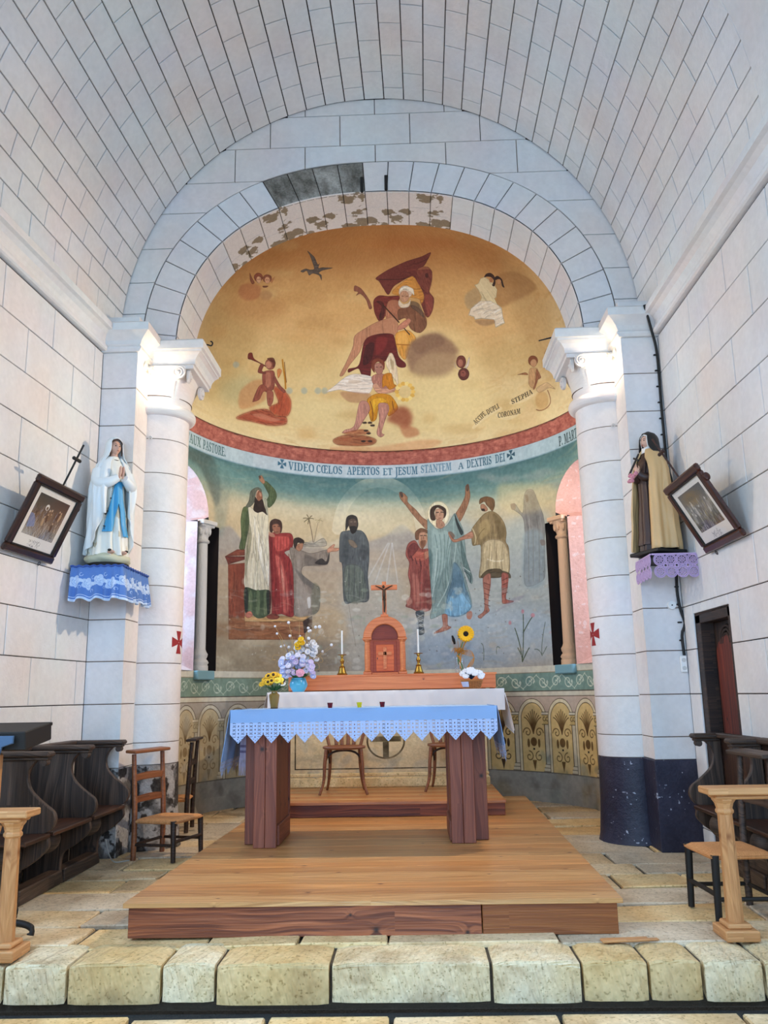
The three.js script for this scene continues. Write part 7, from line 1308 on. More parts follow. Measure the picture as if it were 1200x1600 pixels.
// ------------------------------------------------------------------ low kneeling chairs
const strawT = tex(256, (u, v) => { const k = (N1(u, v, 8, 3, 1, 16) - 0.5) * 70; return [214 + k, 150 + k, 92 + k]; });
function prieDieu(lab, pos, turn, { w = 0.4, d = 0.36, sh = 0.29, bh = 0.82, wood = M.chair, legs = M.chairDark, cap = 0.1, slats = [0.62, 0.45] } = {}) { // faces +z; its wide arm board lies on top of the back
  const t = thing('kneeling_chair', lab, 'chair', pos, turn, 'rush seated kneeling chairs'), h = w / 2;
  for (const s of [-1, 1]) { part('back_post', limb([[s * h, 0.004, -d / 2], [s * h, sh, -d / 2], [s * h * 1.0, bh - 0.02, -d / 2 - 0.03]], [0.021, 0.022, 0.018], 10, 8), wood, t); part('front_leg', limb([[s * h * 1.02, 0.004, d / 2], [s * h, sh + 0.012, d / 2 - 0.01]], [0.019, 0.023], 4, 8), legs, t); part('side_rung', limb([[s * h, 0.12, -d / 2], [s * h, 0.125, d / 2]], [0.012, 0.012], 4, 8), legs, t); }
  part('front_rung', limb([[-h, 0.15, d / 2], [h, 0.15, d / 2]], [0.013, 0.013], 4, 8), legs, t); part('back_rung', limb([[-h, 0.12, -d / 2], [h, 0.12, -d / 2]], [0.012, 0.012], 4, 8), legs, t);
  const seat = []; for (let j = 0; j <= 10; j++) { const v = j / 10, row = []; for (let i = 0; i <= 12; i++) { const u = i / 12, e = Math.min(u, 1 - u, v, 1 - v); row.push([lerp(-h - 0.015, h + 0.015, u), sh + 0.008 + 0.018 * sst(0, 0.12, e) - 0.012 * sst(0.1, 0.5, e), lerp(-d / 2 - 0.005, d / 2 + 0.015, v)]); } seat.push(row); }
  part('rush_seat', merge([skin(seat, false, false, false, [4, 4]), bx(w + 0.03, 0.022, d + 0.02, 0, sh, 0.005, 0.01)]), mat(0xffffff, 0.85, { map: strawT }), t);
  for (const y of slats) part('back_slat', boxUV(skin([[-1, 0.035], [1, 0.035]].map(() => 0) && [0, 1].map((k) => Array.from({ length: 9 }, (_, i) => { const x = lerp(-h, h, i / 8); return [x, y + (k ? 0.024 : -0.03) + 0.012 * Math.cos((i / 8 - 0.5) * PI), -d / 2 - 0.012]; })), false)).translate(0, 0, 0), wood, t);
  for (const y of slats) part('back_slat', boxUV(mv(cbox(w, 0.045, 0.014, 0.004), 0, y, -d / 2 - 0.014)), wood, t);
  part('arm_board', boxUV(bx(w + 0.1, 0.024, cap, 0, bh, -d / 2 - 0.03, 0.006, 0.06)), wood, t);
}
prieDieu('low rush seated kneeling chair with a ladder back beside the wooden platform', [-1.735, 0.002, -7.06], 1.28);
prieDieu('dark kneeling chair standing behind the white column and pier', [-2.1, 0.002, -8.42], -PI / 2 + 0.1, { wood: M.chairDark, bh: 0.84, w: 0.36 });
prieDieu('low dark kneeling chair with a pale rush seat behind the wooden rail post', [2.0, 0.002, -5.12], -PI / 2 + 0.06, { w: 0.38, d: 0.34, sh: 0.335, bh: 0.86, wood: M.stall, legs: M.black, cap: 0.13, slats: [0.6] });

// ------------------------------------------------------------------ ends of the communion rail
function railEnd(sd, x, z, yTop, label) {
  const t = thing('communion_rail', label, 'rail', [x, 0.004, z]), h = yTop;
  part('base_block', boxUV(bx(0.17, 0.05, 0.2, 0, 0.025, 0, 0.006)), M.pine, t); part('base_step', boxUV(bx(0.12, 0.025, 0.14, 0, 0.0625, 0, 0.008)), M.pine, t);
  const oct = (r) => Array.from({ length: 8 }, (_, i) => { const a = (i + 0.5) / 8 * PI * 2; return [Math.cos(a) * r, Math.sin(a) * r]; });
  const ring = (r, y) => oct(r).map(([a, b]) => [a, y, b]);
  part('post', boxUV(toCreasedNormals(skin([ring(0.043, 0.074), ring(0.037, h - 0.1)], true), 0.2), 1, 0, 0, 'y'), M.pine, t); part('capital', boxUV(toCreasedNormals(skin([ring(0.037, h - 0.1), ring(0.046, h - 0.09), ring(0.046, h - 0.078), ring(0.04, h - 0.07), ring(0.047, h - 0.045), ring(0.06, h - 0.028), ring(0.06, h - 0.02)], true, false, true), 0.3)), M.pine, t);
  const L = 1.0; part('top_rail', boxUV(bx(L, 0.035, 0.17, sd * (L / 2 - 0.1), h + 0.018, 0, 0.006)), M.pine, t); part('rail_moulding', boxUV(bx(L - 0.05, 0.022, 0.13, sd * (L / 2 - 0.085), h - 0.011, 0, 0.008)), M.pine, t);
  part('wall_post', boxUV(bx(0.07, h - 0.02, 0.09, sd * (L - 0.2), (h - 0.02) / 2, 0, 0.006)), M.pine, t);
  if (sd < 0) { part('curved_brace', tube([[-0.06, 0.62, 0.02], [-0.09, 0.5, 0.02], [-0.07, 0.36, 0.02], [-0.12, 0.24, 0.02]], 0.014, 20, 8), M.pine, t); }
}
railEnd(-1, -1.795, -4.45, 0.655, 'pale pine communion rail end with a slender post beside the black lectern foot');
railEnd(1, 1.845, -4.68, 0.69, 'pale pine communion rail end with a slender post before the dark kneeling chair');

// ------------------------------------------------------------------ lectern at the edge
{
  const t = thing('lectern', 'black topped lectern with a blue grey plate and curled black foot', 'lectern', [-2.08, 0.004, -4.83]);
  part('desk', bx(0.46, 0.1, 0.34, -0.02, 1.035, -0.02, 0.006, 0.12), M.black, t); part('book_ledge', bx(0.46, 0.02, 0.04, -0.02, 1.095, -0.18, 0.004), M.black, t);
  const pl = part('plate', boxUV(prism([[-0.2, 0.87], [0.06, 0.87], [0.085, 0.93], [0.1, 0.985], [0.16, 1.005], [0.16, 1.045], [-0.2, 1.045]], 0.02, 0.004)), mat(0x44607e, 0.45), t, [0, 0, 0.17]); part('rivet', ball(0.007, 0.045, 0.99, 0.022), M.white, pl); part('rivet', ball(0.007, 0.025, 0.925, 0.022), M.white, pl);
  part('post', boxUV(bx(0.09, 0.9, 0.09, 0.01, 0.5, 0.1, 0.01), 1, 0, 0, 'y'), M.pine, t); for (const [dx, dz] of [[0.28, 0.06], [-0.28, 0.06], [0.02, -0.3]]) part('foot', limb([[0.01, 0.1, 0.06], [dx * 0.45, 0.085, dz * 0.5 + 0.03], [dx * 0.85, 0.07, dz], [dx, 0.05, dz + 0.01], [dx * 0.99, 0.022, dz + 0.02]], [0.02, 0.018, 0.018, 0.02, 0.018], 20, 8), M.black, t);
}
// ------------------------------------------------------------------ low door in the side wall
{
  const g = structure('door_1', 'low dark red brown door with a carved arched panel above the stalls', 'door'), z0 = WR.doorZ[0], z1 = WR.doorZ[1], zm = (z0 + z1) / 2, x = wxR(zm) + 0.1;
  const red = wm(tFas, 0.6, 0xb87c6c), dk = wm(tDark, 0.6, 0xb09888);
  part('frame', [bx(0.14, 1.8, 0.1, x - 0.02, 0.9, z0 + 0.05), bx(0.14, 1.8, 0.05, x - 0.02, 0.9, z1 - 0.025), bx(0.14, 0.07, z1 - z0, x - 0.02, 1.765, zm)], dk, g);
  const leaf = part('leaf', boxUV(bx(0.04, 1.72, z1 - z0 - 0.15, x + 0.03, 0.87, zm + 0.025), 1, 0, 0, 'y'), dk, g);
  const w = z1 - z0 - 0.28, o = [[-w / 2, 0.1], [-w / 2, 1.46]]; for (let i = 0; i <= 10; i++) { const a = PI - i / 10 * PI; o.push([Math.cos(a) * w / 2, 1.48 + Math.sin(a) * 0.14]); } o.push([w / 2, 0.1]); part('panel', boxUV(prism(o, 0.02, 0.004).rotateY(-PI / 2).translate(x + 0.012, 0, zm + 0.02), 1, 0, 0, 'y'), red, leaf);
  for (let i = 0; i < 3; i++) part('carved_scallop', new THREE.TorusGeometry(0.07 + i * 0.03, 0.012, 8, 20, PI).rotateY(-PI / 2).translate(x + 0.0, 1.56, zm + 0.02), dk, leaf);
  part('closing_wall', boxUV(bx(0.1, 2.2, 1.2, x + 0.46, 0.9, zm)), M.plaster, g);
}
// ------------------------------------------------------------------ cable, box and socket in the corner by the pier
{
  const t = thing('power_cable', 'black electric cable running down the corner beside the nun statue', 'cable'), x = 2.437, z = -6.985;
  part('sheath', tube([[2.33, 4.5, -6.86], [2.40, 4.3, -6.95], [x, 4.15, z], [x, 3.6, z], [x, 2.9, z], [x, 2.25, z], [x - 0.01, 2.0, z], [x + 0.005, 1.86, z], [x + 0.03, 1.75, z + 0.0], [x - 0.0, 1.68, z], [x - 0.0, 1.5, z]], 0.012, 80, 8), M.black, t); for (let y = 1.62; y < 4.2; y += 0.145) part('clip', bx(0.035, 0.012, 0.02, x - 0.012, y, z), M.black, t);
  const b = thing('junction_box', 'round white junction box on the black cable', 'junction box', [2.372, 1.905, -6.998]); part('case', mv(cyl(0.035, 0.033, 0.025, 0, 0, 0, 20), 0, 0, 0, PI / 2), M.white, b); part('cable_entry', bx(0.012, 0.03, 0.02, 0.034, 0.01, 0.01), M.white, b); part('screw', mv(cyl(0.006, 0.006, 0.004, 0, 0, 0, 8), 0, 0, 0.025, PI / 2), M.iron, b);
  const s = thing('wall_socket', 'white double wall socket under the black cable', 'socket', [2.425, 1.43, -6.998]); part('plate', bx(0.05, 0.13, 0.03, 0, 0, 0.015, 0.006), M.white, s); for (const y of [0.032, -0.032]) part('insert', mv(cyl(0.017, 0.017, 0.004, 0, 0, 0, 16), 0, y, 0.029, PI / 2), mat(0xcfccc6, 0.5), s);
  const h = [['arch_hook', -1.68, 4.46, 'bent black iron hook on the abacus over the painted trumpeter'], ['arch_hook', 1.6, 4.43, 'straight black iron hook on the abacus near the painted scroll']]; h.forEach(([n, hx, hy, l], i) => { const k = thing(n, l, 'hook', [hx, hy + 0.05, -7.45]); part('shank', i ? limb([[0.03, 0, 0], [-0.1, -0.03, 0]], [0.008, 0.006], 4, 6) : tube([[-0.03, 0, 0], [0.05, 0, 0], [0.09, -0.01, 0], [0.1, 0.02, 0], [0.08, 0.035, 0]], 0.007, 20, 6), M.iron, k); part('nail_plate', bx(0.02, 0.03, 0.01, i ? 0.04 : -0.04, 0, 0), M.iron, k); });
  const w = thing('white_flex', 'loose white flex lying by the foot of the pier', 'cable', [0, 0.0, 0]); part('sheath', tube([[-2.19, 0.16, -6.93], [-2.15, 0.06, -6.9], [-2.08, 0.012, -6.84], [-2.02, 0.012, -6.86], [-1.99, 0.012, -6.9]], 0.005, 30, 6), mat(0xb8b4ac, 0.6), w);
  const wc = thing('wood_offcut', 'thin flat offcut of wood lying on the flagstones by the platform corner', 'wood offcut', [1.27, 0.012, -4.62], 0.1); part('strip', board(0.24, 0.012, 0.05), M.pine, wc); part('split_end', board(0.06, 0.008, 0.03, 3), M.pine, wc, [0.14, -0.001, 0.005]);
}
// ------------------------------------------------------------------ framed stations with small crosses
function engraving(seed, cool) {
  const [c, x] = canvas(512, 440); x.fillStyle = '#ece8e0'; x.fillRect(0, 0, 512, 440); const r = rng(seed), L = 62, T = 52, W = 388, H = 296;
  const g = x.createLinearGradient(0, T, 0, T + H); (cool ? [[0, '#5a5650'], [0.5, '#7c7872'], [1, '#46423e']] : [[0, '#3a3430'], [0.45, '#6a5a48'], [1, '#a8a49c']]).forEach(([t, q]) => g.addColorStop(t, q)); x.fillStyle = g; x.fillRect(L, T, W, H); x.save(); x.beginPath(); x.rect(L, T, W, H); x.clip();
  for (let i = 0; i < 420; i++) { x.globalAlpha = 0.35; x.strokeStyle = (cool ? ['#eeece6', '#2a2826', '#aaa69e', '#c8b450', '#f4f2ee'] : ['#efe6d8', '#1c1612', '#8a6a44', '#5a4630', '#7088b8'])[Math.floor(r() * 5)]; x.lineWidth = 1 + r() * 6; const X = L + r() * W, Y = T + H * (0.25 + r() * 0.75); x.beginPath(); x.moveTo(X, Y); x.quadraticCurveTo(X + (r() - 0.5) * 50, Y + r() * 30, X + (r() - 0.5) * 40, Y + 20 + r() * 46); x.stroke(); }
  x.globalAlpha = 0.9; for (let i = 0; i < 9; i++) { const X = L + 30 + r() * (W - 60), Y = T + 80 + r() * 110, s = 24 + r() * 18; x.fillStyle = (cool ? ['#a09c94', '#66625c', '#c8c4bc'] : ['#7a6248', '#b89c78', '#4a3a2c'])[i % 3]; x.beginPath(); x.ellipse(X, Y + s, s * 0.45, s, (r() - 0.5) * 0.6, 0, 7); x.fill(); x.fillStyle = cool ? '#d0ccc4' : '#c8ac8c'; x.beginPath(); x.arc(X, Y - s * 0.2, s * 0.24, 0, 7); x.fill(); }
  if (!cool) { x.fillStyle = '#f4f0ea'; x.beginPath(); x.arc(L + 148, T + 78, 22, 0, 7); x.fill(); x.fillStyle = '#5a4630'; x.beginPath(); x.arc(L + 150, T + 84, 12, 0, 7); x.fill(); x.globalAlpha = 0.7; x.fillStyle = '#6f8ac0'; x.beginPath(); x.moveTo(L, T + 150); x.quadraticCurveTo(L + 60, T + 130, L + 100, T + 230); x.lineTo(L + 20, T + 250); x.closePath(); x.fill(); } x.restore(); x.globalAlpha = 1;
  x.strokeStyle = cool ? '#34322e' : '#5a564a'; x.lineWidth = 2; for (let i = 0; i < 60; i++) { const X = L + W * 0.32 + r() * W * 0.36, Y = T + H + 18 + r() * 50; x.beginPath(); x.moveTo(X, Y); x.lineTo(X + (r() - 0.5) * 12, Y + 6 + r() * 8); x.stroke(); } for (let i = 0; i < 90; i++) { x.globalAlpha = 0.35; const X = 40 + r() * 430, Y = 26 + r() * 22; x.fillStyle = '#8a8678'; x.fillRect(X, Y, 3, 2); } x.globalAlpha = 1; return c;
}
function station(sd) {
  const left = sd < 0, W = left ? 0.69 : 0.745, H = 0.57, lean = Math.atan2(left ? 0.235 : 0.29, 0.515), bl = left ? [-2.493, 2.238, -5.885] : [2.443, 2.209, -5.875];
  const o = thing('framed_engraving', left ? 'dark framed brown engraving leaning from the wall near the praying statue' : 'dark framed pale grey engraving leaning from the wall near the nun statue', 'picture', bl); o.rotation.order = 'YXZ'; o.rotation.set(lean, left ? PI / 2 - 0.066 : -PI / 2 - 0.012, 0); // faces the nave, top tipped outwards
  const fm = wm(tFas, 0.35, left ? 0x54443e : 0x7a6258), b = 0.056;
  const bar = (L, horiz, x, y) => part('frame_bar', boxUV(horiz ? bx(L, b, 0.035, x, y, 0, 0.01) : bx(b, L, 0.035, x, y, 0, 0.01), 1, x, y, horiz ? null : 'y'), fm, o);
  bar(W, true, 0, b / 2); bar(W, true, 0, H - b / 2); bar(H - 2 * b, false, -W / 2 + b / 2, H / 2); bar(H - 2 * b, false, W / 2 - b / 2, H / 2);
  const iw = W - 2 * b, ih = H - 2 * b; for (const [w2, h2, x, y] of [[iw, 0.014, 0, b + 0.007], [iw, 0.014, 0, H - b - 0.007], [0.014, ih, -iw / 2 + 0.007, H / 2], [0.014, ih, iw / 2 - 0.007, H / 2]]) part('inner_fillet', bx(w2, h2, 0.012, x, y, 0.006, 0.003), M.black, o);
  const pr = new THREE.PlaneGeometry(iw, ih).translate(0, H / 2, 0.0); part('engraving', pr, mat(0xffffff, 0.8, { map: canvasTex(engraving(left ? 5 : 9, !left)) }), o); part('glass', new THREE.PlaneGeometry(iw, ih).translate(0, H / 2, 0.006), glassM, o); part('back_board', bx(W - 0.03, H - 0.03, 0.01, 0, H / 2, -0.012), M.stall, o);
  part('hinge_knob', mv(ball(0.03, 0, 0, 0, 0.5, 1, 0.8), -sd * -1 * (W / 2 + 0.004) * (left ? -1 : 1), H * 0.8, -0.01), fm, o);
  // small cross on the top edge
  const cr = part('cross', [bx(0.014, 0.33, 0.012, 0, H + 0.165, 0, 0.003), bx(0.12, 0.026, 0.022, 0, H + 0.21, 0.004, 0.008)], left ? M.black : wm(tFas, 0.5, 0x6a5850), o);
  // the nail and ring that hold its foot
  const k = part('hanging_ring', new THREE.TorusGeometry(0.014, 0.003, 6, 14).translate(left ? 0.2 : -0.24, -0.02, -0.005), M.iron, o);
}
station(-1); station(1);
// ------------------------------------------------------------------ flowers
function petalHead(n, r, col, ctr, cr, up = 0.2, layers = 1) { // flower facing +y; returns [petal geometry, centre geometry]
  const P = []; for (let l = 0; l < layers; l++) for (let i = 0; i < n; i++) { const a = (i + l * 0.5) / n * PI * 2, g = new THREE.SphereGeometry(1, 6, 4); g.scale(r * 0.5, r * 0.06, r * 0.9 * PI / n * 1.3); g.translate(r * 0.58, 0, 0); g.rotateZ(up + l * 0.25); g.rotateY(a); P.push(g); }
  return [merge(P), ball(cr, 0, cr * 0.3, 0, 1, 0.6, 1, 10, 6)];
}
const green = mat(0x2f5a2c, 0.7), green2 = mat(0x4f7a3a, 0.7), dryM = mat(0xc9a468, 0.85);
function place(geo, x, y, z, tx = 0, tz = 0, ry = 0) { const g = geo.clone(); g.rotateY(ry); g.rotateX(tx); g.rotateZ(tz); g.translate(x, y, z); return g; }
function aim(x, z, k = 1) { return [z * k, -x * k]; }
{ // brass vase on the altar table
  const t = thing('brass_vase', 'tall brown glass vase of small yellow flowers on the cloth of the altar table', 'vase', [-0.825, 1.1425, -6.62]), r = rng(3);
  part('vase', latheHard([[0, 0], [0.027, 0], [0.028, 0.004], [0.038, 0.075], [0.041, 0.098], [0.036, 0.11], [0.023, 0.118], [0.022, 0.126], [0.026, 0.134], [0.022, 0.134], [0.018, 0.124], [0, 0.12]], 24, 0.5), phys(0x9a7630, 0.16, { transmission: 0.25, thickness: 0.004, ior: 1.45, clearcoat: 0.6 }), t); part('foot', lathe([[0, 0.0], [0.029, 0], [0.029, 0.008], [0.026, 0.01]], 24), mat(0x4a3418, 0.4), t);
  const [pg, cg] = petalHead(8, 0.029, 0, 0, 0.011), y1 = mat(0xe6b428, 0.7), y2 = mat(0xf0dc50, 0.7), brown = mat(0x3a2010, 0.8), wh = mat(0xe8e4dc, 0.7), dk = mat(0x1c1c2c, 0.7);
  for (let i = 0; i < 30; i++) { const a = r() * 6.28, q = Math.sqrt(r()), x = Math.cos(a) * q * 0.085 - 0.008, z = Math.sin(a) * q * 0.075, y = 0.165 + (1 - q * q) * 0.085 + r() * 0.02 - (x > 0.04 ? 0.01 : 0), [tx, tz] = [0.95 + z * 4, -x * 5]; const m = x > 0.05 ? (i % 2 ? wh : dk) : x > 0.015 ? y2 : y1; const h = part('flower', place(pg, x, y, z, tx * 0.8, tz * 0.8, r() * 3), m, t); part('flower_heart', place(cg, x, y + 0.002, z + 0.004, tx * 0.8, tz * 0.8), x > 0.015 ? y1 : brown, h); }
  const lf = []; for (let i = 0; i < 26; i++) { const a = r() * 6.28, q = 0.04 + r() * 0.06; lf.push(limb([[0, 0.12, 0], [Math.cos(a) * q * 0.6, 0.16, Math.sin(a) * q * 0.6], [Math.cos(a) * q, 0.14 + r() * 0.06, Math.sin(a) * q]], [0.003, 0.007, 0.001], 6, 5, [1, 0.4])); } part('leaves', lf, green, t);
}
{ // blue pot with the large bouquet
  const t = thing('blue_flower_pot', 'round sky blue pot with a tall bouquet of lilac and white flowers', 'vase', [-1.01, 1.279, -9.42]), r = rng(12);
  part('pot', latheHard([[0, 0], [0.06, 0], [0.065, 0.006], [0.098, 0.06], [0.1, 0.085], [0.085, 0.125], [0.078, 0.14], [0.082, 0.15], [0.074, 0.15], [0.07, 0.138], [0, 0.135]], 28, 0.6), phys(0x4fb2d4, 0.25, { clearcoat: 0.5 }), t);
  const [pg, cg] = petalHead(5, 0.036, 0, 0, 0.009, 0.35, 2), lil = [mat(0xdccbee, 0.75), mat(0xc4ccee, 0.75), mat(0xeae4f4, 0.75)], wh = mat(0xf0eef0, 0.7), pk = mat(0xf0a8bc, 0.7), yl = mat(0xf0c020, 0.7);
  for (let i = 0; i < 56; i++) { const x = (r() - 0.5) * 0.36, y = 0.19 + r() * 0.22 - Math.abs(x) * 0.25, z = 0.05 + (r() - 0.4) * 0.11, [tx, tz] = [0.5 + r() * 0.9, -x * 4]; const f = part('flower', place(pg, x, y, z, tx, tz * 0.6, r() * 3), lil[i % 3], t); part('flower_heart', place(cg, x, y, z + 0.01, tx, tz), wh, f); }
  for (let i = 0; i < 36; i++) { const x = (r() - 0.35) * 0.3, y = 0.34 + r() * 0.2, z = (r() - 0.5) * 0.1, [tx, tz] = [0.5 + r() * 0.9, -x * 4]; const f = part('flower', place(pg, x, y, z, tx, tz * 0.6, r() * 3), wh, t); part('flower_heart', place(cg, x, y, z + 0.01, tx, tz), lil[1], f); }
  const rose = [ball(0.032, 0.035, 0.2, 0.13, 1, 0.9, 1)]; for (let i = 0; i < 7; i++) { const a = i / 7 * 6.28; rose.push(mv(ball(0.022, 0, 0, 0, 1, 0.9, 0.5), 0.035 + Math.cos(a) * 0.028, 0.2 + Math.sin(a) * 0.026, 0.14)); } part('rose', rose, pk, t);
  for (const [x, y] of [[0.02, 0.52], [0.035, 0.56], [0.0, 0.47], [-0.005, 0.5], [0.045, 0.52]]) part('yellow_flower', place(pg, x, y, 0.06, 1.0, 0, x * 90), yl, t);
  const cot = [], st = []; for (let i = 0; i < 34; i++) { const a = -0.7 + r() * 1.7, L = 0.34 + r() * 0.36, x = Math.sin(a) * L * 0.75, y = 0.16 + Math.cos(a) * L, z = (r() - 0.5) * 0.12; st.push(limb([[0, 0.14, 0], [x * 0.45, lerp(0.14, y, 0.55), z * 0.5], [x, y, z]], [0.003, 0.0025, 0.0015], 8, 4)); if (i % 3) cot.push(ball(0.013 + r() * 0.007, x, y, z, 1, 1, 1, 8, 6)); } part('dry_stems', st, dryM, t); part('cotton_balls', cot, wh, t).userData.kind = 'stuff';
  part('feather', [limb([[-0.07, 0.3, 0.02], [-0.12, 0.44, 0.02], [-0.17, 0.55, 0.02]], [0.004, 0.012, 0.004], 10, 6, [1, 0.4]), limb([[0.08, 0.4, 0], [0.1, 0.52, 0], [0.12, 0.62, 0]], [0.004, 0.012, 0.003], 10, 6, [1, 0.4])], mat(0x7a7484, 0.8), t);
  const fern = (x0, y0, dx, dy) => { const o = [limb([[0, 0.15, 0.04], [x0 * 0.6, lerp(0.15, y0, 0.6), 0.07], [x0, y0, 0.07]], [0.003, 0.002, 0.001], 8, 4)]; for (let i = 2; i < 16; i++) { const k = i / 16, px = x0 * k, py = lerp(0.15, y0, k * 1.05), L = 0.05 * (1.1 - k); for (const s of [-1, 1]) o.push(limb([[px, py, 0.06], [px + dx * L * 0.4 - dy * s * L, py + dy * L * 0.4 + dx * s * L, 0.06]], [0.005, 0.001], 2, 4, [1, 0.4])); } return o; }; part('fern', fern(0.23, 0.27, 0.9, 0.4), green2, t); part('fern', fern(-0.14, 0.19, -0.95, 0.2), green, t); part('fern', fern(0.16, 0.17, 1, 0.05), green, t);
  const lf = []; for (let i = 0; i < 40; i++) { const a = r() * 6.28, q = 0.05 + r() * 0.1; lf.push(limb([[0, 0.13, 0.02], [Math.cos(a) * q * 0.6, 0.17, Math.abs(Math.sin(a)) * q * 0.5 + 0.03], [Math.cos(a) * q, 0.16 + r() * 0.12, Math.abs(Math.sin(a)) * q * 0.8 + 0.02]], [0.004, 0.012, 0.001], 6, 5, [1, 0.35])); } part('leaves', lf, green, t);
  const curl = []; for (let i = 0; i < 5; i++) { const s = i % 2 ? 1 : -1, b = 0.1 + i * 0.02; curl.push(tube([[0, 0.15, 0], [s * b, 0.26 + i * 0.03, 0], [s * (b + 0.09), 0.28 + i * 0.03, 0.02], [s * (b + 0.11), 0.2 + i * 0.04, 0.02], [s * (b + 0.07), 0.19 + i * 0.04, 0.02]], 0.0022, 24, 4)); } part('curled_twigs', curl, dryM, t);
}
{ // sunflower arrangement in a clear glass jar
  const t = thing('sunflower_jar', 'clear glass jar holding one sunflower and dried grasses', 'vase', [0.79, 1.462, -9.95]), r = rng(20);
  part('jar', latheHard([[0, 0], [0.05, 0], [0.052, 0.006], [0.06, 0.1], [0.055, 0.17], [0.06, 0.18], [0.057, 0.18], [0.052, 0.17], [0.056, 0.1], [0.047, 0.01], [0, 0.01]], 24), glassM, t);
  const [pg] = petalHead(17, 0.096, 0, 0, 0.03, 0.12, 2); const pt = part('petals', place(pg, 0.08, 0.44, 0.06, PI / 2 - 0.12, -0.1), mat(0xf2b400, 0.65), t); part('disc', place(ball(0.042, 0, 0.004, 0, 1, 0.4, 1, 16, 8), 0.08, 0.44, 0.062, PI / 2 - 0.12, -0.1), mat(0x1c100a, 0.95), t);
  part('stalk', tube([[0.03, 0.02, 0], [-0.02, 0.14, 0], [0.02, 0.28, 0.01], [0.07, 0.43, 0.045]], 0.006, 24, 6), green2, t); part('stalk', tube([[0.04, 0.02, 0.02], [0.02, 0.1, 0.02], [-0.02, 0.16, 0.01]], 0.008, 14, 6), green2, t);
  part('bulrush', limb([[-0.05, 0.33, 0], [-0.06, 0.38, 0], [-0.075, 0.43, 0]], [0.012, 0.018, 0.01], 10, 8), mat(0x1c1612, 0.9), t); const ruff = []; for (let i = 0; i < 46; i++) { const a = r() * 6.28, L = 0.05 + r() * 0.07; ruff.push(limb([[0, 0.22, 0], [Math.cos(a) * L * 0.7, 0.25 + r() * 0.04, Math.sin(a) * L * 0.5], [Math.cos(a) * L, 0.22 + r() * 0.05, Math.sin(a) * L * 0.6]], [0.003, 0.006, 0.002], 6, 4, [1, 0.4])); } for (let i = 0; i < 20; i++) { const a = -0.6 + r() * 1.4; ruff.push(limb([[0, 0.05, 0], [Math.sin(a) * 0.06, 0.25, 0], [Math.sin(a) * 0.2, 0.25 + Math.cos(a) * (0.1 + r() * 0.16), 0.01]], [0.002, 0.002, 0.001], 8, 4)); } for (let i = 0; i < 8; i++) ruff.push(tube([[0.02, 0.22, 0], [0.12, 0.26 - i * 0.01, 0.02], [0.17, 0.18, 0.02], [0.14, 0.08 + i * 0.01, 0.02], [0.08, 0.06, 0.02]], 0.0018, 20, 4)); part('dried_grass', ruff, mat(0xc98c3c, 0.85), t); part('raffia_tie', tube([[-0.03, 0.2, 0.03], [0.01, 0.16, 0.05], [0.0, 0.1, 0.05], [0.01, 0.05, 0.05]], 0.007, 16, 6), mat(0xc98420, 0.8), t);
  part('leaf', limb([[0.02, 0.43, 0.03], [0.0, 0.44, 0.04], [0.0, 0.38, 0.04]], [0.01, 0.02, 0.003], 8, 6, [1, 0.3]), mat(0x16261a, 0.8), t);
}
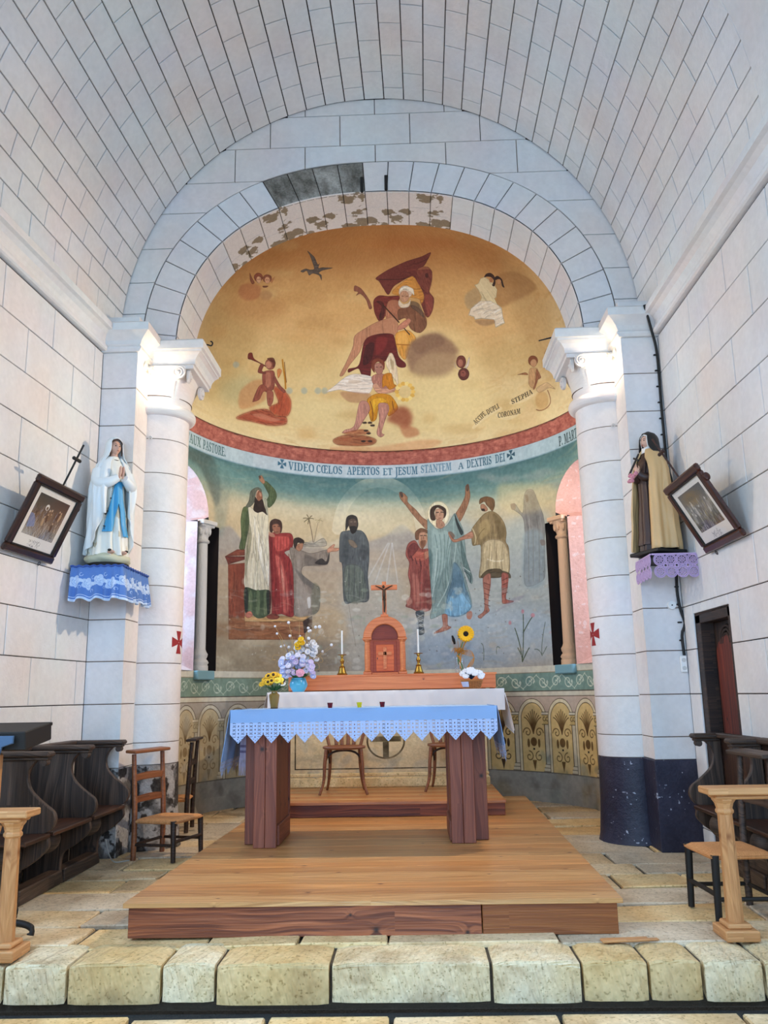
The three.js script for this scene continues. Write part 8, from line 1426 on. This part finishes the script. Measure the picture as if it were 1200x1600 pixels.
{ // basket of white flowers
  const t = thing('flower_basket', 'small wicker basket of white artificial roses on the altar cloth', 'basket', [0.885, 1.279, -9.42]), r = rng(31);
  const wk = mat(0xb4743c, 0.8), wv = []; for (let j = 0; j < 6; j++) { const y = 0.008 + j * 0.014, R = 0.075 + j * 0.004, p = []; for (let i = 0; i < 40; i++) { const a = i / 40 * 6.283; p.push([Math.cos(a) * (R + 0.003 * Math.sin(i * PI / 2 + j * PI)) * 1.2, y, Math.sin(a) * (R + 0.003 * Math.sin(i * PI / 2 + j * PI))]); } wv.push(tube(p, 0.006, 80, 5, true)); } part('wicker', wv, wk, t); const stv = []; for (let i = 0; i < 20; i++) { const a = i / 20 * 6.283; stv.push(limb([[Math.cos(a) * 0.086, 0.004, Math.sin(a) * 0.072], [Math.cos(a) * 0.112, 0.09, Math.sin(a) * 0.094]], [0.005, 0.005], 3, 5)); } part('stakes', stv, mat(0x5a3a24, 0.8), t); part('rim', tube(Array.from({ length: 24 }, (_, i) => [Math.cos(i / 24 * 6.283) * 0.116, 0.09, Math.sin(i / 24 * 6.283) * 0.098]), 0.009, 60, 6, true), wk, t); part('blue_band', patch((a, y, d) => [Math.sin(a) * (0.083 + (y - 0.02) * 0.28 + d) * 1.2, y, Math.cos(a) * (0.083 + (y - 0.02) * 0.28 + d)], -1.3, -0.35, 0.02, 0.075, 0, 0.004, 10, 3), mat(0xb4bcd8, 0.7), t);
  const wh = mat(0xf4f4f8, 0.7), bl = mat(0x2c3c5c, 0.8), unit = (() => { const o = [ball(0.026, 0, 0, 0, 1, 0.9, 1, 10, 8)]; for (let i = 0; i < 6; i++) { const a = i / 6 * 6.28; o.push(ball(0.018, Math.cos(a) * 0.022, 0.003, Math.sin(a) * 0.022, 1, 0.9, 1, 8, 6)); } return merge(o); })();
  for (let i = 0; i < 17; i++) { const a = i * 2.4, q = Math.sqrt(i / 17), x = Math.cos(a) * q * 0.13, z = Math.sin(a) * q * 0.09 + 0.02, y = 0.2 - q * q * 0.075 + (r() - 0.5) * 0.02; part('white_rose', place(unit, x, y, z, 0.6, 0, r() * 6), wh, t); } const lf = []; for (let i = 0; i < 30; i++) { const a = r() * 6.28, q = r() * 0.13; lf.push(limb([[0, 0.1, 0], [Math.cos(a) * q * 0.6, 0.15, Math.sin(a) * q * 0.5], [Math.cos(a) * q * 1.1, 0.12 + r() * 0.08, Math.sin(a) * q * 0.7 + 0.02]], [0.006, 0.013, 0.002], 5, 5, [1, 0.4])); } part('leaves', lf, bl, t);
}
// ------------------------------------------------------------------ statues on draped wall shelves
const tableAt = (T, y) => { let i = 0; while (i < T.length - 2 && T[i + 1][0] < y) i++; const a = T[i], b = T[i + 1], t = clamp((y - a[0]) / (b[0] - a[0])), s = t * t * (3 - 2 * t); return a.slice(1).map((v, k) => lerp(v, b[k + 1], s)); };
function shell(surf, y0, y1, a0f, a1f, nu, nv, hem = null) { // open sheet: surf(a,y) -> point, angles a0f(y)..a1f(y)
  const rings = []; for (let j = 0; j <= nv; j++) { const t = j / nv, row = []; for (let i = 0; i <= nu; i++) { const u = i / nu; let y = lerp(y0, y1, t); if (hem) y = Math.max(y, lerp(hem(u), y1, t)); row.push(surf(lerp(a0f(y), a1f(y), u), y)); } rings.push(row); } return skin(rings, false);
}
function thick(g, d) { // give an open sheet thickness along its normals, with its rim closed
  const p = g.attributes.position, n = g.attributes.normal, N = p.count, P = [...p.array], U = [...g.attributes.uv.array], I = [...g.index.array], E = new Map();
  for (let i = 0; i < N; i++) { P.push(p.getX(i) - n.getX(i) * d, p.getY(i) - n.getY(i) * d, p.getZ(i) - n.getZ(i) * d); U.push(U[i * 2], U[i * 2 + 1]); }
  const idx = g.index.array; for (let i = 0; i < idx.length; i += 3) { const [a, b, c] = [idx[i], idx[i + 1], idx[i + 2]]; I.push(a + N, c + N, b + N); for (const [u, v] of [[a, b], [b, c], [c, a]]) { const k = Math.min(u, v) + '_' + Math.max(u, v); E.set(k, E.has(k) ? null : [u, v]); } }
  for (const e of E.values()) if (e) { const [u, v] = e; I.push(u, u + N, v + N, u, v + N, v); }
  const o = new THREE.BufferGeometry(); o.setAttribute('position', new THREE.Float32BufferAttribute(P, 3)); o.setAttribute('uv', new THREE.Float32BufferAttribute(U, 2)); o.setIndex(I); o.computeVertexNormals(); return o;
}
function headGeo(c, k = 1) { // face looking along +z, one skin shaped from a sphere
  const g = new THREE.SphereGeometry(1, 48, 36), p = g.attributes.position;
  const bump = (x, y, cx, cy, s) => Math.exp(-((x - cx) ** 2 + (y - cy) ** 2) / (s * s));
  for (let i = 0; i < p.count; i++) { let x = p.getX(i), y = p.getY(i), z = p.getZ(i); const f = sst(0.1, 0.6, z);
    let d = 0; d += f * (0.3 * bump(x, y * 0.62, 0, -0.1, 0.1) + 0.16 * bump(x, y * 0.5, 0, 0.04, 0.07)); d -= f * 0.1 * (bump(x, y, 0.33, 0.12, 0.17) + bump(x, y, -0.33, 0.12, 0.17)); d += f * 0.07 * (bump(x, y, 0.3, 0.3, 0.2) + bump(x, y, -0.3, 0.3, 0.2)); d += f * 0.09 * bump(x, y * 1.6, 0, -0.72, 0.2); d += f * 0.13 * bump(x, y, 0, -0.82, 0.2); d -= f * 0.05 * bump(x, y * 2, 0, -1.25, 0.14);
    const jaw = y < -0.1 ? 1 - 0.3 * sst(0.1, 1, -y) : 1; p.setXYZ(i, c[0] + x * 0.052 * jaw * k, c[1] + y * 0.073 * k, c[2] + (z + d) * 0.06 * jaw ** 0.5 * k); }
  g.computeVertexNormals(); return g;
}
function face(parent, c, skinM, k = 1, hair) {
  const h = part('head', headGeo(c, k), skinM, parent), dk = mat(0x2a1c16, 0.6);
  for (const s of [-1, 1]) { part('eye', ball(0.0085 * k, c[0] + s * 0.019 * k, c[1] + 0.009 * k, c[2] + 0.0535 * k, 1.1, 0.55, 0.5, 12, 8), mat(0x3a2a24, 0.4), h); part('eyebrow', tube([[c[0] + s * 0.009 * k, c[1] + 0.021 * k, c[2] + 0.0595 * k], [c[0] + s * 0.02 * k, c[1] + 0.025 * k, c[2] + 0.057 * k], [c[0] + s * 0.031 * k, c[1] + 0.02 * k, c[2] + 0.05 * k]], 0.0018 * k, 8, 5), dk, h); }
  part('mouth', mv(ball(0.011 * k, 0, 0, 0, 1, 0.34, 0.4, 12, 8), c[0], c[1] - 0.0345 * k, c[2] + 0.062 * k), mat(0xa8544c, 0.6), h);
  return h;
}
// one hand: wrist w, pointing along dir d, palm normal n; four fingers of unequal length and a thumb from the side of the palm
function hand(w, d, n, L, curl = 0.1, side = 1) {
  const D = V3(...d).normalize(), Nn = V3(...n).normalize(), S = V3().crossVectors(D, Nn).multiplyScalar(side), W = V3(...w), at = (a, b, c) => { const p = W.clone().addScaledVector(D, a * L).addScaledVector(S, b * L).addScaledVector(Nn, c * L); return [p.x, p.y, p.z]; };
  const o = [limb([at(-0.08, 0, 0), at(0.15, 0.0, 0), at(0.34, 0.0, 0), at(0.5, 0.01, 0)], [0.1 * L, 0.15 * L, 0.19 * L, 0.17 * L], 10, 10, [1, 1])];
  const g0 = o[0], p = g0.attributes.position; for (let i = 0; i < p.count; i++) { const v = V3(p.getX(i), p.getY(i), p.getZ(i)).sub(W), c = v.dot(Nn); v.addScaledVector(Nn, -c * 0.5); v.add(W); p.setXYZ(i, v.x, v.y, v.z); } g0.computeVertexNormals();
  [[-0.135, 0.42], [-0.045, 0.5], [0.045, 0.47], [0.13, 0.38]].forEach(([b, len]) => { const x = 0.48; o.push(limb([at(x - 0.06, b, 0), at(x + len * 0.4, b * 1.02, curl * 0.25), at(x + len * 0.72, b, curl * 0.6), at(x + len, b * 0.95, curl * 1.05)], [0.05 * L, 0.048 * L, 0.043 * L, 0.032 * L], 10, 7)); });
  o.push(limb([at(0.14, -0.12, 0.02), at(0.3, -0.22, 0.06), at(0.46, -0.25, 0.1 + curl * 0.2), at(0.58, -0.23, 0.12 + curl * 0.3)], [0.07 * L, 0.058 * L, 0.05 * L, 0.036 * L], 10, 7)); return merge(o);
}
function rockBase(t, m, r0, h) { const g = new THREE.SphereGeometry(1, 28, 14), p = g.attributes.position; for (let i = 0; i < p.count; i++) { const x = p.getX(i), y = p.getY(i), z = p.getZ(i), n = 1 + 0.22 * (N1(0.5 + x * 0.2, 0.5 + z * 0.2 + y * 0.1, 12, 3) - 0.5); p.setXYZ(i, x * r0 * n, Math.max(0, h * 0.5 + y * h * 0.5 * n), z * r0 * 0.85 * n); } g.computeVertexNormals(); part('rock_base', g, m, t); }
// ---- woman in white with a blue sash
{
  const t = thing('statue', 'painted statue of a praying woman in white with a blue sash', 'statue', [-2.235, 2.285, -6.79], 0.85);
  const ivT = tex(256, (u, v) => { const a = N1(u, v, 6, 4) - 0.5, b = sst(0.66, 0.72, N2(u, v, 10, 3)); return [lerp(236 + a * 20, 198, b), lerp(234 + a * 18, 186, b), lerp(222 + a * 16, 160, b)]; });
  const wh = phys(0xffffff, 0.42, { map: ivT, clearcoat: 0.15 }), cl = phys(0xe6ecec, 0.42, { clearcoat: 0.15 }), sk = phys(0xd8a890, 0.5, { clearcoat: 0.1 });
  part('plinth', latheHard([[0, 0], [0.165, 0], [0.17, 0.02], [0.16, 0.03], [0, 0.03]], 30), M.black, t);
  rockBase(t, mat(0xd0ceb0, 0.7), 0.185, 0.13);
  const T = [[0.09, 0.165, 0.135, 0.0, 1], [0.2, 0.152, 0.125, 0, 0.9], [0.4, 0.128, 0.11, 0, 0.7], [0.6, 0.102, 0.088, 0.004, 0.4], [0.7, 0.096, 0.082, 0.006, 0.25], [0.79, 0.112, 0.085, 0.004, 0.2], [0.86, 0.118, 0.075, 0, 0.1], [0.905, 0.08, 0.055, 0.002, 0.0], [0.94, 0.04, 0.04, 0.006, 0]];
  const G = (a, y, off = 0) => { const [rx, rz, cz, k] = tableAt(T, y), f = k * (0.013 * Math.sin(9 * a + 2 * Math.sin(2 * a + y * 2)) + 0.007 * Math.sin(17 * a + y * 4)) + k * 0.02 * Math.exp(-((a - 0.25) ** 2) / 0.06); return [Math.sin(a) * (rx + f + off), y, cz + Math.cos(a) * (rz + f + off)]; };
  const rings = []; for (let j = 0; j <= 34; j++) { const y = lerp(0.09, 0.94, j / 34), r = []; for (let i = 0; i < 84; i++) r.push(G(i / 84 * 2 * PI, y)); rings.push(r); } part('gown', skin(rings, true, true, false), wh, t);
  // mantle: hangs from the shoulders, open in front, shorter over the arms
  const MT = [[0.12, 0.185, 0.165], [0.35, 0.178, 0.15], [0.5, 0.17, 0.14], [0.68, 0.168, 0.135], [0.78, 0.155, 0.115], [0.87, 0.13, 0.09], [0.93, 0.075, 0.07]];
  const MF = (a, y) => { const [rx, rz] = tableAt(MT, y), d = Math.abs(Math.atan2(Math.sin(a), Math.cos(a))), arm = Math.exp(-((d - 0.95) ** 2) / 0.12) * Math.exp(-((y - 0.64) ** 2) / 0.035) * 0.035, f = (1 - sst(0.6, 0.92, y)) * (0.016 * Math.sin(11 * a + y * 5) + 0.008 * Math.sin(23 * a)); return [Math.sin(a) * (rx + f + arm), y, Math.cos(a) * (rz + f + arm) - 0.004]; };
  const hem = (u) => { const d = Math.min(u, 1 - u) * 2; return 0.1 + 0.3 * (1 - sst(0.02, 0.4, d)) + 0.03 * Math.sin(u * 40); };
  part('mantle', thick(shell(MF, 0.1, 0.93, (y) => 0.62 - 0.15 * sst(0.6, 0.85, y), (y) => 2 * PI - 0.62 + 0.15 * sst(0.6, 0.85, y), 70, 26, hem), 0.01), cl, t);
  // veil over the head and shoulders
  const VT = [[0.78, 0.165, 0.12], [0.85, 0.145, 0.1], [0.9, 0.115, 0.085], [0.95, 0.085, 0.08], [1.0, 0.074, 0.082], [1.05, 0.07, 0.08], [1.085, 0.058, 0.066], [1.11, 0.036, 0.042], [1.122, 0.006, 0.008]];
  const VF = (a, y) => { const [rx, rz] = tableAt(VT, y), f = (1 - sst(0.85, 1.0, y)) * 0.006 * Math.sin(13 * a); return [Math.sin(a) * (rx + f), y, 0.004 + Math.cos(a) * (rz + f)]; };
  const vo = (y) => (y > 1.085 ? lerp(0.85, 0.02, sst(1.085, 1.1, y)) : 0.85 + 0.2 * sst(1.0, 0.9, y)); part('veil', thick(shell(VF, 0.78, 1.122, vo, (y) => 2 * PI - vo(y), 56, 26, (u) => 0.78 + 0.05 * (1 - sst(0, 0.3, Math.min(u, 1 - u) * 2))), 0.006), cl, t);
  part('neck', limb([[0, 0.9, 0.004], [0, 0.98, 0.008]], [0.034, 0.03], 6, 14), sk, t); face(t, [0, 1.02, 0.012], sk, 0.95);
  part('hair', tube([[-0.05, 0.955, 0.04], [-0.053, 1.02, 0.045], [-0.042, 1.065, 0.052], [0, 1.088, 0.058], [0.042, 1.065, 0.052], [0.053, 1.02, 0.045], [0.05, 0.955, 0.04]], 0.0055, 40, 8), mat(0x3a241a, 0.7), t);
  part('collar', tube([[-0.04, 0.915, 0.03], [-0.02, 0.908, 0.052], [0, 0.906, 0.058], [0.02, 0.908, 0.052], [0.04, 0.915, 0.03]], 0.0035, 20, 6), mat(0x4a3c30, 0.6), t);
  for (const s of [-1, 1]) part('sleeve', limb([[s * 0.135, 0.8, 0.01], [s * 0.15, 0.7, 0.045], [s * 0.1, 0.69, 0.115], [s * 0.03, 0.735, 0.145]], [0.05, 0.052, 0.044, 0.032], 18, 14), cl, t);
  for (const s of [-1, 1]) part('hand', hand([s * 0.014, 0.74, 0.142], [0, 1, 0.12], [-s, 0, 0], 0.1, 0.02, s), sk, t);
  const blue = phys(0x3f9fd0, 0.5, { clearcoat: 0.1 }); const rib = (a0, a1, y0, y1, w0, w1) => { const r2 = []; for (let j = 0; j <= 18; j++) { const q = j / 18, y = lerp(y0, y1, q), ac = lerp(a0, a1, q), w = lerp(w0, w1, q), [rx] = tableAt(T, y), row = []; for (let i = 0; i <= 8; i++) row.push(G(ac + (i / 8 - 0.5) * w / rx, y, 0.012)); r2.push(row); } return thick(skin(r2, false), 0.006); };
  part('sash', [rib(-0.02, -0.6, 0.69, 0.28, 0.045, 0.075), rib(0.06, 0.48, 0.69, 0.25, 0.045, 0.05), thick(shell((a, y) => G(a, y, 0.01), 0.685, 0.715, () => -0.9, () => 0.9, 20, 2), 0.005)], blue, t);
  const beads = []; for (let i = 0; i <= 60; i++) { const q = i / 60, a = -0.95 + 0.55 * q, y = 0.72 - Math.sin(q * PI) * 0.3; beads.push(ball(i % 11 === 5 ? 0.007 : 0.0035, ...G(a, y, 0.04 + 0.02 * (1 - q)), 1, 1, 1, 6, 4)); } for (let i = 0; i < 8; i++) beads.push(ball(0.0035, ...G(-0.72, 0.43 - i * 0.012, 0.035), 1, 1, 1, 6, 4)); const cp = G(-0.72, 0.315, 0.035); beads.push(bx(0.006, 0.04, 0.005, ...cp), bx(0.024, 0.006, 0.005, cp[0], cp[1] + 0.007, cp[2])); part('rosary', beads, M.black, t).userData.kind = 'stuff';
  for (const s of [-1, 1]) { part('foot_rose', mv(ball(0.016, 0, 0, 0, 1, 0.7, 1), s * 0.075, 0.125, 0.15), M.black, t); part('foot', mv(ball(0.03, 0, 0, 0, 0.8, 0.55, 1.5), s * 0.055, 0.112, 0.135), sk, t); }
}
// ---- nun in brown habit and cream mantle
{
  const t = thing('statue', 'painted statue of a nun in cream mantle and black veil', 'statue', [2.245, 2.29, -6.8], -1.15);
  const br = phys(0x3a2620, 0.5, { clearcoat: 0.1 }), crm = phys(0xd9b27c, 0.48, { clearcoat: 0.1, bumpMap: rep(plasterB, 3), bumpScale: 0.002 }), vb = phys(0x100d0c, 0.5, { clearcoat: 0.1 }), sk = phys(0xdcae96, 0.5), wh = phys(0xeeeae4, 0.55);
  part('plinth', boxUV(bx(0.34, 0.03, 0.3, 0, 0.015, 0, 0.006)), M.black, t);
  const T = [[0.03, 0.15, 0.13, 0, 1], [0.2, 0.135, 0.115, 0, 0.8], [0.5, 0.112, 0.095, 0.004, 0.5], [0.68, 0.1, 0.09, 0.008, 0.2], [0.76, 0.11, 0.085, 0.004, 0.1], [0.83, 0.1, 0.07, 0, 0], [0.87, 0.05, 0.05, 0, 0]];
  const G = (a, y, off = 0) => { const [rx, rz, cz, k] = tableAt(T, y), f = k * 0.01 * Math.sin(11 * a + y * 2); return [Math.sin(a) * (rx + f + off), y, cz + Math.cos(a) * (rz + f + off)]; };
  const rings = []; for (let j = 0; j <= 28; j++) { const y = lerp(0.03, 0.87, j / 28), r = []; for (let i = 0; i < 72; i++) r.push(G(i / 72 * 2 * PI, y)); rings.push(r); } part('habit', skin(rings, true, true, true), br, t);
  part('scapular', thick(shell((a, y) => G(a, y, 0.012), 0.08, 0.8, () => -0.42, () => 0.42, 12, 20), 0.006), phys(0x4a3228, 0.5), t);
  const MT = [[0.03, 0.19, 0.18], [0.3, 0.175, 0.16], [0.55, 0.155, 0.14], [0.7, 0.155, 0.135], [0.78, 0.14, 0.115], [0.85, 0.095, 0.08], [0.89, 0.055, 0.055]];
  const MF = (a, y) => { const [rx, rz] = tableAt(MT, y), k = 1 - sst(0.45, 0.85, y), f = k * (0.016 * Math.sin(8 * a + 0.6 * Math.sin(y * 6)) + 0.007 * Math.sin(19 * a + 1)); return [Math.sin(a) * (rx + f), y, Math.cos(a) * (rz + f)]; };
  const mo = (y) => 0.55 - 0.2 * sst(0.72, 0.84, y) + 0.12 * Math.exp(-((y - 0.66) ** 2) / 0.01); part('mantle', thick(shell(MF, 0.035, 0.89, mo, (y) => 2 * PI - mo(y), 84, 28), 0.012), crm, t);
  const VT = [[0.42, 0.13, 0.165], [0.6, 0.135, 0.165], [0.72, 0.13, 0.14], [0.8, 0.11, 0.11], [0.86, 0.092, 0.092], [0.92, 0.078, 0.088], [0.98, 0.071, 0.084], [1.01, 0.058, 0.07], [1.03, 0.034, 0.042], [1.042, 0.006, 0.008]];
  const VF = (a, y) => { const [rx, rz] = tableAt(VT, y), f = (1 - sst(0.6, 0.9, y)) * 0.01 * Math.sin(14 * a); return [Math.sin(a) * (rx + f), y, -0.004 + Math.cos(a) * (rz + f)]; }; const vo = (y) => (y > 1.005 ? lerp(0.8, 0.02, sst(1.005, 1.02, y)) : 0.8 + 1.15 * (1 - sst(0.74, 0.92, y)) + 0.35 * (1 - sst(0.45, 0.74, y))); part('veil', thick(shell(VF, 0.42, 1.042, vo, (y) => 2 * PI - vo(y), 50, 28), 0.008), vb, t);
  const WT = [[0.85, 0.07, 0.065], [0.9, 0.06, 0.062], [0.95, 0.061, 0.068], [0.99, 0.057, 0.064], [1.012, 0.04, 0.048]]; const WF = (a, y) => { const [rx, rz] = tableAt(WT, y); return [Math.sin(a) * rx, y, Math.cos(a) * rz]; }; const wo = (y) => (y < 0.9 ? 0.02 : y > 0.99 ? lerp(0.68, 0.1, sst(0.99, 1.0, y)) : 0.68); part('wimple', thick(shell(WF, 0.85, 1.012, wo, (y) => 2 * PI - wo(y), 40, 16), 0.004), wh, t);
  part('neck', limb([[0, 0.85, 0], [0, 0.91, 0.004]], [0.034, 0.03], 5, 12), wh, t); face(t, [0, 0.948, 0.012], sk, 0.88);
  for (const s of [-1, 1]) part('sleeve', limb([[s * 0.06, 0.75, 0.01], [s * 0.056, 0.65, 0.06], [s * 0.045, 0.63, 0.11], [s * 0.025, 0.665, 0.15]], [0.032, 0.034, 0.036, 0.028], 18, 14), br, t);
  part('hand', hand([0.035, 0.665, 0.16], [-0.45, 0.85, 0.12], [-0.2, 0, -1], 0.1, 0.25, 1), sk, t); part('hand', hand([-0.04, 0.62, 0.165], [0.75, 0.6, 0.1], [0.2, 0, -1], 0.1, 0.3, -1), sk, t);
  part('held_cross', [bx(0.016, 0.19, 0.012, 0, 0, 0, 0.003), bx(0.085, 0.016, 0.012, 0, 0.045, 0, 0.003)].map((g) => mv(g, -0.005, 0.745, 0.165, -0.25, 0, -0.5)), M.black, t); const rose = mat(0xd8909c, 0.7); for (const [x, y, z] of [[-0.03, 0.655, 0.185], [0.005, 0.64, 0.19], [-0.05, 0.615, 0.18], [-0.012, 0.61, 0.188], [0.03, 0.66, 0.18]]) part('rose', [ball(0.017, x, y, z), ball(0.012, x + 0.008, y + 0.006, z + 0.008), ball(0.012, x - 0.008, y - 0.004, z + 0.008)], rose, t);
}
// ---- shelves and their cloths
function shelf(sd) {
  const left = sd < 0, xw = left ? -wxL(-6.8) : wxR(-6.8), xi = left ? 2.035 : 2.115, zf = -6.55, zb = left ? -7.2 : -7.0, yt = left ? 2.262 : 2.262;
  const s = thing('wall_shelf', left ? 'wall shelf with a dark top under the praying statue' : 'wall shelf with a dark top under the nun statue', 'shelf'); part('board', boxUV(bx(xw - xi - 0.02, 0.03, -6.995 - zf + 0.5 - 0.5 < 0 ? zf + 6.996 : zf + 6.996, sd * (xw + xi) / 2, yt - 0.015, (zf - 6.996) / 2, 0.003)), M.black, s); part('cleat', bx(xw - xi - 0.08, 0.05, 0.03, sd * (xw + xi + 0.06) / 2, yt - 0.056, -6.98), M.plaster, s);
  if (left) part('board_return', boxUV(bx(0.095, 0.03, 0.2, sd * (xi + 0.05), yt - 0.015, -7.095, 0.003)), M.black, s);
  const [c, x] = canvas(1024, 256), r = rng(left ? 4 : 6);
  const t = thing('shelf_cloth', left ? 'gathered blue lace cloth with white roses round the shelf under the praying statue' : 'lilac crochet border of round rosettes on the shelf under the nun statue', 'shelf cloth');
  if (left) {
    x.fillStyle = '#5f86c8'; x.fillRect(0, 0, 1024, 256); for (let i = 0; i < 1400; i++) { x.globalAlpha = 0.25; x.fillStyle = i % 2 ? '#86a6dc' : '#4668ac'; x.fillRect(r() * 1024, r() * 256, 6, 1.5); } x.globalAlpha = 1; x.fillStyle = x.strokeStyle = '#cfe0f6'; for (let i = 0; i < 11; i++) { const X = 46 + i * 95, Y = 112 + (i % 2) * 20; for (let k = 0; k < 5; k++) { const a = k / 5 * 6.28; x.globalAlpha = 0.85; x.beginPath(); x.ellipse(X + Math.cos(a) * 24, Y + Math.sin(a) * 24, 23, 20, a, 0, 7); x.fill(); } x.globalAlpha = 1; x.strokeStyle = '#7fa0d8'; x.lineWidth = 3; x.beginPath(); x.arc(X, Y, 12, 0, 5); x.stroke(); x.beginPath(); x.arc(X, Y, 24, 1, 4); x.stroke(); x.strokeStyle = '#bcd2f0'; x.lineWidth = 4; x.beginPath(); x.arc(X + 46, Y - 48, 13, 0, 5); x.stroke(); x.beginPath(); x.arc(X + 40, Y + 50, 11, 2, 7); x.stroke(); x.beginPath(); x.ellipse(X + 48, Y, 20, 12, 0.6, 0, 7); x.fill(); } x.fillStyle = '#cfe0f6'; x.fillRect(0, 222, 1024, 5); x.fillRect(0, 238, 1024, 18);
    const m = cloth(0xffffff); m.map = canvasTex(c); const path = []; for (let i = 0; i <= 120; i++) { const q = i / 120; let px, pz, nx, nz; const L1 = xw - xi, L2 = zf - zb, s2 = q * (L1 + L2); if (s2 < L1) { px = -(xw - 0.02) + s2 * 0.96; pz = zf; nx = 0; nz = 1; } else { px = -xi - 0.0; pz = zf - (s2 - L1); nx = 1; nz = 0; } path.push([px, pz, nx, nz]); }
    const rings = []; for (let j = 0; j <= 10; j++) { const v = j / 10; rings.push(path.map(([px, pz, nx, nz], i) => { const f = (0.006 + 0.045 * v) * (0.55 + 0.45 * Math.sin(i * 0.62 + Math.sin(i * 0.17) * 2)), y = yt + 0.006 - v * (0.27 + 0.012 * Math.sin(i * 0.4)); return [px + nx * f, y, pz + nz * f]; })); } const g = skin(rings, false), uv = g.attributes.uv; for (let i = 0; i < uv.count; i++) uv.setY(i, 1 - uv.getY(i)); part('gathered_fall', g, m, t);
    part('ruched_edge', tube(path.filter((_, i) => i % 2 === 0).map(([px, pz, nx, nz], i) => [px + nx * 0.01, yt + 0.006 + 0.005 * Math.sin(i * 1.9), pz + nz * 0.01]), 0.008, 160, 6), cloth(0x3c5ca8), t);
  } else {
    // crochet rosettes: rings and spokes as real geometry
    const lm = cloth(0xcdb0d8), ros = (R) => { const o = [new THREE.TorusGeometry(R * 0.93, R * 0.06, 6, 26), new THREE.TorusGeometry(R * 0.66, R * 0.07, 6, 24), new THREE.TorusGeometry(R * 0.4, R * 0.06, 6, 18), new THREE.TorusGeometry(R * 0.14, R * 0.06, 6, 12)]; for (let i = 0; i < 16; i++) { const a = i / 16 * 6.283; o.push(limb([[Math.cos(a) * R * 0.68, Math.sin(a) * R * 0.68, 0], [Math.cos(a) * R * 0.95, Math.sin(a) * R * 0.95, 0]], [R * 0.05, R * 0.05], 1, 4)); if (i % 2 === 0) o.push(limb([[Math.cos(a) * R * 0.14, Math.sin(a) * R * 0.14, 0], [Math.cos(a) * R * 0.62, Math.sin(a) * R * 0.62, 0]], [R * 0.06, R * 0.05], 1, 4)); o.push(mv(ball(R * 0.09, 0, 0, 0, 1, 1, 0.6, 6, 4), Math.cos(a + 0.2) * R * 0.8, Math.sin(a + 0.2) * R * 0.8, 0)); } return merge(o); };
    const g1 = ros(0.049); const L1 = xw - xi, n1 = 4, step = L1 / n1 * 0.985; for (let j = 0; j < 2; j++) for (let i = 0; i < n1; i++) part('rosette', g1, lm, t, [xi + 0.03 + step * (i + 0.35), yt - 0.045 - j * 0.094, zf + 0.008], [0.05, 0.1 * Math.sin(i * 2), 0]);
    for (let j = 0; j < 2; j++) for (let i = 0; i < 5; i++) part('rosette', g1, lm, t, [xi - 0.006, yt - 0.045 - j * 0.094, zf - 0.05 - i * 0.088], [0, -PI / 2, 0]);
    const sm = new THREE.TorusGeometry(0.014, 0.006, 6, 12); for (let i = 0; i < n1 - 1; i++) part('link_ring', sm, lm, t, [xi + 0.03 + step * (i + 0.85), yt - 0.092, zf + 0.008]); part('top_band', [bx(L1, 0.014, 0.012, (xi + xw) / 2, yt - 0.002, zf + 0.006), bx(0.012, 0.014, 0.43, xi - 0.004, yt - 0.002, zf - 0.215)], lm, t);
  }
}
shelf(-1); shelf(1);
// ------------------------------------------------------------------ unseen dark pews, added to lessen bounce onto the vault, both sides of the aisle
for (let i = 0; i < 7; i++) for (const sd of [-1, 1]) {
  const z = -0.9 + i * 0.82, xw = sd < 0 ? -wxL(z) - 0.08 : wxR(z) - 0.08, x0 = sd < 0 ? 0.75 : 0.95, L = xw - x0, xm = sd * (xw + x0) / 2;
  const t = thing('added_pew', `unseen dark wooden pew, ${['first', 'second', 'third', 'fourth', 'fifth', 'sixth', 'seventh'][i]} from the chancel on the ${sd < 0 ? 'praying statue' : 'nun statue'} side`, 'added_pew', [xm, YN + 0.001, z], 0, 'unseen pews added to the nave');
  part('seat', board(L, 0.03, 0.36, i), M.stall, t, [0, 0.44, 0]); part('backrest', board(L, 0.42, 0.03, i + 3), M.stall, t, [0, 0.72, 0.2], [0.12, 0, 0]); part('book_ledge', board(L, 0.025, 0.16, i + 5), M.stall, t, [0, 0.93, 0.26]); part('kneeler', board(L, 0.03, 0.18, i + 7), M.stall, t, [0, 0.16, 0.42]);
  for (const e of [-1, 1]) part('end_panel', boxUV(prism(spline([[-0.2, 0.004], [-0.2, 0.42], [-0.16, 0.6], [0.05, 0.72], [0.14, 0.94], [0.3, 0.96], [0.32, 0.7], [0.3, 0.3], [0.34, 0.004]], 30), 0.035, 0.004).rotateY(-PI / 2).translate(0.0175, 0, 0), 1, 0, 0, 'y'), M.stall, t, [e * (L / 2 - 0.02), 0, 0]);
}
renderer.render(scene, camera);
